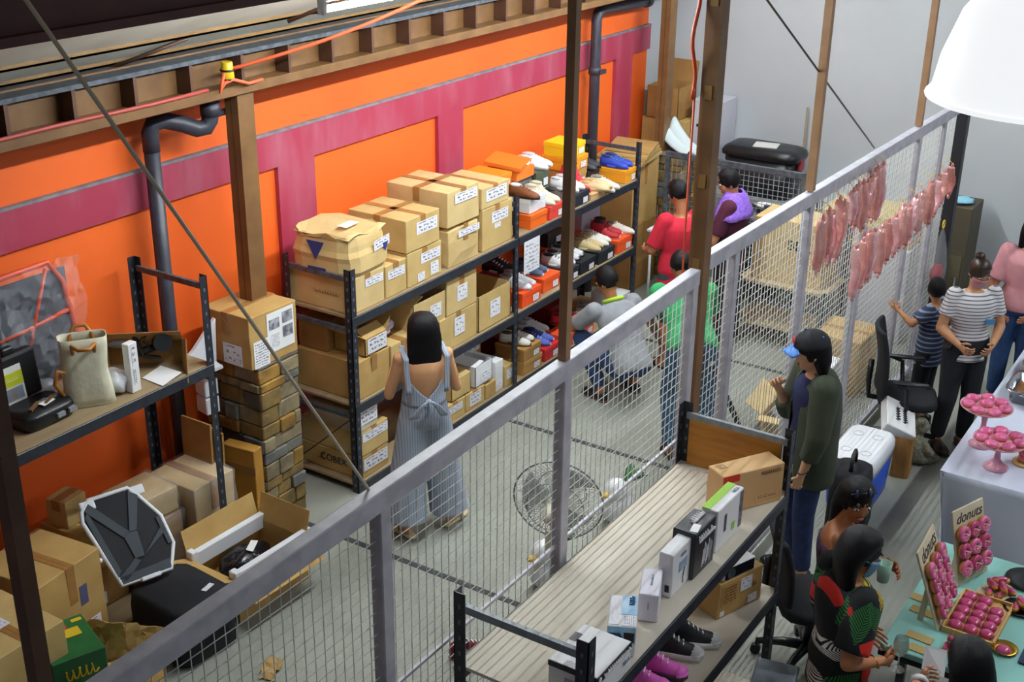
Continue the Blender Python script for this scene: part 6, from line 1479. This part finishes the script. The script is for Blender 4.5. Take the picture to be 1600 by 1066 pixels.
t = thing('serving_tray', 'bamboo tray filled with round pink glazed donuts', 'tray', (5.88, .895, ZT), -.02); g = G(); g.box(-.20, .20, -.125, .125, 0, .012); g.build('base', WOOD, t)
for s_ in (-1, 1): g = G(); g.box(-.20, .20, s_ * .125 - .006, s_ * .125 + .006, 0, .03); g.build('rim', WOOD, t); g = G(); g.box(s_ * .2 - .006, s_ * .2 + .006, -.125, .125, 0, .03); g.build('rim', WOOD, t)
n = 0
for i in range(5):
    for j in range(3):
        if n < 14 and not (i == 4 and j == 0): donut('round glossy pink donut on the bamboo tray, %s row from the near end, %s' % (ORD[i], ('right', 'middle', 'left')[j]), 5.735 + i * .074, .82 + j * .077 + .004 * (i % 2), ZT + .013, .037, PINK_D, (0, 0, i + j), True, 'donuts on the bamboo tray'); n += 1
def plate(label, x, y, r, m, name='plate'):
    t = thing(name, label, 'plate', (x, y, ZT)); g = G(); g.lathe([(.001, 0), (r * .6, 0), (r, .014), (r, .018), (r * .62, .006), (.001, .005)], n=28); g.build('dish', m, t); return t
t = thing('oval_board', 'cream oval board with a heap of pink twisted donuts', 'board', (6.17, .88, ZT), -.5); g = G(); g.cyl((0, 0, 0), (0, 0, .012), .1, n=28); g.v = [(x * 1.15, y * .75, z) for x, y, z in g.v]; g.build('disc', BOARD, t)
def twist(label, x, y, z, a, m=PINK_D):
    t = thing('donut_stick', label, 'donut', (x, y, z), a, 'pink donut sticks'); g = G(); g.tube([(-.045 + .015 * k, .004 * math.sin(k * 2), .017 + .002 * math.sin(k * 3)) for k in range(7)], [.012, .017, .018, .018, .018, .017, .011], 8); g.build('pastry', DOUGH, t); g = G(); g.tube([(-.04 + .0133 * k, .004 * math.sin(k * 2), .022) for k in range(7)], [.009, .015, .0165, .0165, .0165, .015, .009], 8); g.build('glaze', m, t)
for i in range(7): twist('pink glazed donut stick on the oval board, %s in the heap' % ORD[i], 6.13 + .03 * (i % 4), .90 - .028 * (i // 2), ZT + .013 + .028 * (i % 2), i * .7)
plate('big black plate with two donuts at the far right of the teal table', 6.38, .76, .115, BLACK)
for dx, dy in ((-.03, -.02), (.03, -.03)): donut('%s round pink donut on the big black plate' % ('nearer' if dx < 0 else 'farther'), 6.38 + dx, .76 + dy, ZT + .008, .034, PINK_D, (0, 0, dx * 50), True, 'donuts on the big black plate')
plate('small black plate heaped with pink donut sticks', 6.09, .735, .085, BLACK)
for i in range(5): twist('pink glazed donut stick on the small black plate, %s in the heap' % ORD[i], 6.07 + .02 * (i % 3), .75 - .016 * i, ZT + .008 + .026 * (i % 2), i * .5)
plate('shiny gold plate with one pink donut', 5.69, .72, .065, mat('gold', 'd0a040', .25, metal=1)); donut('round pink donut on the gold plate', 5.66, .72, ZT + .008, .036, PINK_D, (0, 0, 1), True, 'donut on the gold plate')
t = thing('navy_tray', 'dark blue tray with donuts at the right edge', 'tray', (5.78, .56, ZT)); g = G(); g.box(-.16, .16, -.08, .08, 0, .012); g.build('base', mat('navy_tray', '16284e', .4), t, bevel=.004)
for i in range(4): donut('round pink donut on the dark blue tray, %s from the near end' % ORD[i], 5.66 + i * .078, .58, ZT + .013, .036, PINK_D, (0, 0, i), True, 'donuts on the dark blue tray')
for i in range(6): twist('pink donut stick beside the near board, %s from the left' % ORD[i], 5.53 + .02 * (i % 3), .96 - .018 * i, ZT + .0 + .03 * (i % 2), i * .6)
# wine glass and napkin, cup
GLASS = mat('clear_glass', 'dfeee8', .05, trans=.9, alpha=.55)
t = thing('wine_glass', 'clear stemmed wine glass in the floral woman\'s hand', 'glass', (5.03, 1.07, .91))
g = G(); g.lathe([(.001, 0), (.032, 0), (.032, .003), (.004, .008), (.004, .07), (.02, .085), (.034, .115), (.036, .14), (.03, .175), (.028, .175), (.033, .14), (.03, .115), (.001, .088)], n=22); g.build('bowl_and_stem', GLASS, t)
o = quad('napkin', [(5.02, .86, .96), (5.00, .96, .98), (5.06, .97, 1.07), (5.10, .88, 1.05)], PAPER); tag(o, 'white napkin in the reaching hand at the bottom edge', 'napkin')
t = thing('cup', 'pale green plastic cup held by the tanned woman', 'cup', (5.34, 1.27, 1.15)); g = G(); g.lathe([(.001, 0), (.028, 0), (.036, .10), (.033, .10), (.026, .005), (.001, .004)], n=18); g.build('wall', mat('pale_green_plastic', 'a8d0b8', .3, alpha=.85), t)
# grey folding stool beside the near rack
t = thing('folding_stool', 'grey folding stool beside the plank rack\'s front post', 'stool', (5.26, 1.72, 0), .2)
GS = mat('grey_blue_plastic', '8d9aa6', .5); g = G(); g.box(-.12, .12, -.11, .11, .42, .45); g.build('seat', GS, t, bevel=.01, seg=2)
for sx, sy in ((-1, -1), (-1, 1), (1, -1), (1, 1)): g = G(); g.bar((sx * .09, sy * .09, .42), (sx * .11, sy * .11, 0), .025); g.build('leg', GS, t)
carton('black flat box on the bottom shelf of the plank rack', 5.06, 2.02, .122, .24, .2, .16, .2, m=mat('black_card', '23262c', .35), tape=None, name='product_box', cat='box')

# ================================================================== BACK OF THE STORE
# pile in the corner behind the shoe rack
carton('large carton at the base of the corner pile behind the shoe rack', 11.02, 5.72, 0, .55, .5, .70, 0, m=3); carton('second carton of the corner pile behind the shoe rack', 11.02, 5.72, .702, .55, .48, .62, 0, m=1)
t = thing('carton_stack', 'flattened brown cartons lying on the corner pile', 'carton', (11.02, 5.70, 1.325), .15)
for i in range(4): g = G(); g.box(-.34 + .03 * i, .34 - .02 * i, -.26, .26 - .03 * i, i * .035, i * .035 + .028); g.build('folded_carton', KRAFT[i % 2], t, (0, 0, 0), (.02 * i, .03, .05 * i))
carton('grey carton on the floor in the corner behind the far pillar', 12.08, 5.70, 0, .48, .52, .80, 0, m=3); carton('carton on the grey carton in the corner behind the far pillar', 12.05, 5.70, .802, .5, .5, .76, 0, m=1)
open_carton('dark brown open carton on top of the corner pile, left of the post', 12.0, 5.72, 1.565, .42, .36, .33, 0, 3, (None, None, None, 80), .22)
carton('pale grey carton with a dark hand slot, beside the far post', 12.12, 5.28, 1.12, .40, .32, .66, 0, m=mat('pale_grey_card', 'c4c2cc', .7), tape=None); carton('white carton under the pale grey one by the far wall', 12.12, 5.28, 0, .4, .34, 1.115, 0, m=mat('pale_grey_card', 'c4c2cc', .7), tape=None)
g = G(); g.box(-.002, .002, -.07, .07, -.015, .015); o = g.build('hand_slot', BLACK); o.parent = bpy.data.objects['carton.%03d' % (max(int(k.name[7:]) for k in bpy.data.objects if k.name.startswith('carton.')) - 1)]; o.location = (-.202, .03, .40)
t = thing('foam_shells', 'two white curved foam shells lying on the far stone pillar', 'foam', (11.60, 5.38, 1.30), -.3)
for k, (x, y, a) in enumerate(((.06, -.04, .1), (-.02, .05, -.1))):
    g = G(); g.sheet(lambda u, v: (x + (u - .5) * .17, y - .20 + .42 * v, .02 + .26 * v ** 2 * (1 - .3 * (2 * u - 1) ** 2) + .05 * math.sin(u * PI)), 10, 12, thick=.012); g.build('shell', mat('pale_aqua_foam', 'd6e6ea', .6), t)
g = G(); cap_(g, (-.22, .2, .03), (-.05, .25, .05), .04, .045); g.build('roll', mat('pale_aqua_foam', 'd6e6ea', .6), t)
# mesh railing
t = thing('mesh_railing', 'grey mesh railing across the back of the store', 'railing', (11.0, 3.84, 0))
g = G(); g.box(-.02, .02, 0, 1.42, 1.41, 1.46); g.build('top_rail', GREY_STEEL, t)
for y in (0, .72, 1.16, 1.40): g = G(); g.box(-.02, .02, y - .02, y + .02, 0, 1.41); g.build('post', GREY_STEEL, t)
g = G()
for i in range(29): g.cyl((0, i * .05, .5), (0, i * .05, 1.41), .003, n=4)
for i in range(19): g.cyl((0, 0, .5 + i * .05), (0, 1.42, .5 + i * .05), .003, n=4)
o = g.build('wire_mesh', mat('grey_wire', '8a8e92', .4), t); o['kind'] = 'stuff'
# black storage tote on a cabinet
t = thing('low_cabinet', 'grey low cabinet against the back wall below the black tote', 'cabinet', (11.98, 4.60, 0))
g = G(); g.box(-.3, .3, -.5, .5, 0, .92); g.build('body', mat('grey_cabinet', '8a8a8c', .6), t, bevel=.006)
for y in (-.25, .25): g = G(); g.box(-.308, -.3, y - .23, y + .23, .05, .88); dr = g.build('door', mat('grey_cabinet_door', '7d7d80', .6), t, bevel=.004); g = G(); g.box(-.325, -.308, y + (.17 if y < 0 else -.19), y + (.19 if y < 0 else -.17), .45, .60); g.build('handle', STEEL, dr)
t = thing('storage_tote', 'black plastic storage tote with papers on its lid by the white wall', 'tote', (11.95, 4.62, .92))
TB = mat('black_tote', '15171c', .35)
g = G(); g.loft([((0, 0, z), (.20 * s_, 0, 0), (0, .37 * s_, 0)) for z, s_ in ((0, .88), (.02, .9), (.40, 1.0))], 28, power=7); g.build('body', TB, t)
g = G(); g.loft([((0, 0, z), (.21 * s_, 0, 0), (0, .385 * s_, 0)) for z, s_ in ((.39, 1.04), (.43, 1.06), (.47, 1.0), (.49, .92), (.50, .75))], 28, power=7); g.build('lid', TB, t)
for s_ in (-1, 1): g = G(); g.box(-.05, .05, s_ * .39 - .015, s_ * .39 + .015, .30, .42); g.build('latch', mat('red_latch', 'a83040', .5) if s_ < 0 else TB, t)
g = G(); g.box(-.1, .1, -.12, .12, .50, .508); tag(g.build('paper_pile', print_mat('paper_pile', 'd8d6d0', '8a8a8a', 8, .5, 10), None, (11.92, 4.60, .92), (0, 0, .2)), 'printed papers lying on the black tote lid', 'paper')
crumple('dark bin bag slumped beside the mesh railing below the tote', (11.32, 4.35, 0), (.22, .36, .50), 31, mat('black_bin_bag', '1c1e24', .3, bump=.6, bscale=9), 'bin_bag', 'bag')
crumple('crumpled white paper on the dark bin bag', (11.32, 4.30, .96), (.06, .12, .03), 33, PAPER, 'paper_scrap', 'paper')
g = G(); g.cyl((0, 0, 0), (0, 0, 1.78), .011, n=8); tag(g.build('wooden_stick', mat('stick_wood', '8a7a62', .7), None, (12.25, 4.33, 0)), 'thin wooden stick leaning at the white wall by the tote', 'stick')
# white slatted table
t = thing('slatted_table', 'white slatted plastic table between the far pillar and the red shirt', 'table', (11.0, 5.10, 0), .0)
for i in range(6): g = G(); g.box(-.34 + i * .115, -.24 + i * .115, -.16, .16, .73, .755); g.build('slat', WHITE_PLASTIC, t, bevel=.003)
for x, y in ((-.3, -.13), (-.3, .13), (.3, -.13), (.3, .13)): g = G(); g.cyl((x, y, 0), (x, y, .73), .014, n=8); g.build('leg', WHITE_PLASTIC, t)
# wooden shelf unit with the big lettered carton
PINE = mat('pale_pine', 'c8b48e', .6, 'b8a47c', 6, stretch=(1, 6, 1))
t = thing('wooden_shelf', 'grey and pale wood low shelf unit behind the far fence', 'shelf', (10.58, 3.72, 0))
for z in (.20, .60): g = G(); g.box(-.28, .28, -.42, .42, z - .025, z); g.build('shelf_board', PINE, t)
for x in (-.26, .26):
    for y in (-.40, .40): g = G(); g.box(x - .025, x + .025, y - .025, y + .025, 0, 1.15 if x > 0 else .60); g.build('post', GREY_STEEL, t)
g = G(); g.box(-.27, -.25, -.42, .42, .40, .43); g.build('bar', GREY_STEEL, t)
bx = carton('large carton lettered BEX on the pale wood shelf behind the fence', 10.60, 3.72, .602, .42, .66, .58, 0, m=2, tape=None)
face_text(bx, (.42, .66, .58), 'l', .66, .62, 'BEX', .13, INK)
LAY = [('c9b26a', 'straw'), ('d28a90', 'pink'), ('9aa0ac', 'grey'), ('d6c8a0', 'cream'), ('c0a86a', 'ochre')]
for i, (c, n_) in enumerate(LAY):
    g = G(); g.box(-.30, .30, -.42, .42, 0, .048); tag(g.build('foam_sheet', mat('foam_%s' % n_, c, .8), None, (11.35, 3.25, .90 + i * .05), (0, 0, .02 * i)), '%s foam sheet in the layered stack behind the far fence' % n_, 'foam', 'layered foam sheets')
carton('wide carton carrying the layered foam sheets behind the far fence', 11.35, 3.25, 0, .7, .9, .895, 0, m=mat('pale_grey_card', 'c4c2cc', .7))
carton('white polystyrene crate on the floor behind the fence by the cap wearer', 7.50, 3.02, 0, .46, .34, .32, .2, m=mat('polystyrene', 'd2d4d8', .7), tape=None, name='foam_crate', cat='crate')
t = thing('wire_basket', 'grey ribbed metal crate on the floor behind the fence', 'crate', (6.92, 2.92, 0), .2)
g = G(); g.box(-.22, .22, -.16, .16, 0, .012); g.build('base', GREY_STEEL, t)
for i in range(10): g = G(); g.box(-.22 + i * .047, -.20 + i * .047, -.17, -.155, 0, .30); g.build('slat', SILVER, t); g = G(); g.box(-.22 + i * .047, -.20 + i * .047, .155, .17, 0, .30); g.build('slat', SILVER, t)
open_carton('open low carton with packing film on the floor behind the fence', 8.80, 2.98, 0, .5, .36, .20, .1, 2, (20, 30, 10, 20), .16)
crumple('clear packing film spilling from the low carton behind the fence', (8.80, 2.98, .05), (.2, .14, .12), 41, mat('clear_bag', 'b8bcc4', 0.2, 'a4a8b4', 9, alpha=.7), 'packing_film', 'film')
carton('flat white carton leaning low by the far fence posts', 9.35, 3.0, 0, .3, .3, .4, .1, m=WHITE_CARD, tape=None)
carton('brown carton on the floor behind the lower balloons', 9.9, 2.95, 0, .5, .4, .5, 0, m=1)
# slanting dark steel strut behind the far fence
rod((6.25, 2.62, 1.62), (7.58, 2.62, .012), .018, 'dark slanting steel strut behind the fence next to the cap wearer', BLACK_STEEL)
# cabinet by the far end post
t = thing('dark_cabinet', 'dark olive cabinet at the far end of the fence', 'cabinet', (11.95, 2.62, 0))
g = G(); g.box(-.2, .2, -.14, .14, 0, 1.17); g.build('body', mat('dark_olive_paint', '4a4232', .6), t, bevel=.006); g = G(); g.box(-.208, -.2, -.11, .11, .06, .70); g.build('door', mat('dark_olive_door', '57503a', .6), t); g = G(); g.box(-.225, -.208, -.09, -.07, .35, .5); g.build('handle', STEEL, t)
crumple('pale blue cloth on top of the dark cabinet', (11.9, 2.62, 1.17), (.10, .11, .03), 44, mat('pale_blue_cloth', '8ac4d8', .8), 'blue_cloth', 'cloth')

# ================================================================== FAN AND THINGS BEHIND THE NEAR FENCE
t = thing('pedestal_fan', 'pedestal fan with round wire guard seen from behind, by the fence', 'fan', (5.22, 3.02, 0))
fd = Vector((.93, .30, .10)).normalized(); f_, l_, u_ = frame(fd, (0, 0, 1)); Mf = Matrix((l_, u_, f_)).transposed(); C_ = Vector((0, 0, 1.08))
CHROME = mat('dark_chrome', '8a8e92', .35, metal=.4); CREAM = mat('cream_plastic', 'e4dfca', .4)
g = G(); g.torus(C_, .25, .005, 40, 8, M=Mf)
gd = g.build('guard_rim', CHROME, t)
g = G()
for i in range(60):
    a = 2 * PI * i / 60; P_ = lambda r, z: C_ + Mf @ Vector((r * math.cos(a), r * math.sin(a), z))
    g.tube([P_(.05, -.085), P_(.16, -.075), P_(.235, -.03), P_(.25, 0)], .0016, 4); g.tube([P_(.25, 0), P_(.235, .04), P_(.14, .085), P_(.03, .09)], .0016, 4)
o = g.build('guard_wires', mat('pale_chrome', 'b8bab8', .3, metal=.5), t); o['kind'] = 'stuff'
for r, z in ((.16, -.076), (.14, .086)): g = G(); g.torus(C_ + Mf @ Vector((0, 0, z)), r, .003, 36, 6, M=Mf); g.build('guard_ring', CHROME, t)
for k in range(3):
    a0 = 2 * PI * k / 3; g = G(); g.sheet(lambda u, v: C_ + Mf @ Vector(((.03 + .18 * u) * math.cos(a0 + .9 * (v - .5) * (.5 + u)), (.03 + .18 * u) * math.sin(a0 + .9 * (v - .5) * (.5 + u)), .03 + .05 * (v - .5))), 8, 5, thick=.003); g.build('blade', mat('clear_blade', 'a8b4b0', .2, alpha=.6), t)
g = G(); q0 = C_ + Mf @ Vector((0, 0, -.20)); q1 = C_ + Mf @ Vector((0, 0, -.03)); g.tube([q0, q0.lerp(q1, .15), q0.lerp(q1, .5), q1], [.02, .045, .055, .05], 16); g.build('motor_housing', CREAM, t)
g = G(); pb = q0.lerp(q1, .6); g.tube([pb, Vector((pb.x, pb.y, .90)), Vector((pb.x, pb.y, .04))], [.022, .016, .016], 10); g.box(pb.x - .03, pb.x + .03, pb.y - .03, pb.y + .03, .82, .95); g.build('pole', CREAM, t); g = G(); g.lathe([(.001, .05), (.04, .05), (.17, .02), (.18, 0), (.001, 0)], (pb.x, pb.y, 0), 28); g.build('base', CREAM, t)
def goose(label, x, y, a):
    t = thing('bird_planter', label, 'planter', (x, y, 0), a); g = G(); g.ell((0, 0, .12), (.12, .10, .12), 18, 12); g.ell((.02, 0, .26), (.085, .08, .085), 16, 10); g.v = [(p, q, max(0, r)) for p, q, r in g.v]; g.build('body', mat('glossy_white', 'e8eaec', .25), t)
    g = G(); g.ell((.11, .02, .25), (.045, .03, .02), 10, 6); g.build('beak', mat('mustard', 'd8b04a', .5), t)
    g = G()
    for k in range(5): b_ = -1.2 + k * .6; g.tube([(-.05, 0, .30), (-.10 - .03 * math.cos(b_), .06 * math.sin(b_), .36), (-.16, .11 * math.sin(b_), .38)], [.012, .02, .004], 6)
    g.build('leaves', mat('dark_leaf', '2a5a30', .6), t)
goose('white bird-shaped planter with green leaves, nearer one behind the fence', 5.86, 3.46, D2(150)); goose('white bird-shaped planter with green leaves, farther one beside the fan', 6.80, 3.46, D2(150))
pair('maroon and white sneaker on the floor behind the near fence', 5.0, 3.42, 0, 'low', '7a1c34', 'e0dcd8', '2a1a20', 'e8e4e0', .9)
t = thing('tangled_cable', 'coiled pale cable on the floor at the end of the plank rack', 'cable', (6.05, 2.75, 0)); g = G(); g.tube([(.10 * math.cos(i * .6) * (1 + .2 * math.sin(i)), .08 * math.sin(i * .6), .012 + .004 * i) for i in range(30)], .008, 6); g.build('coil', mat('pale_cable', 'b0b28a', .5), t)
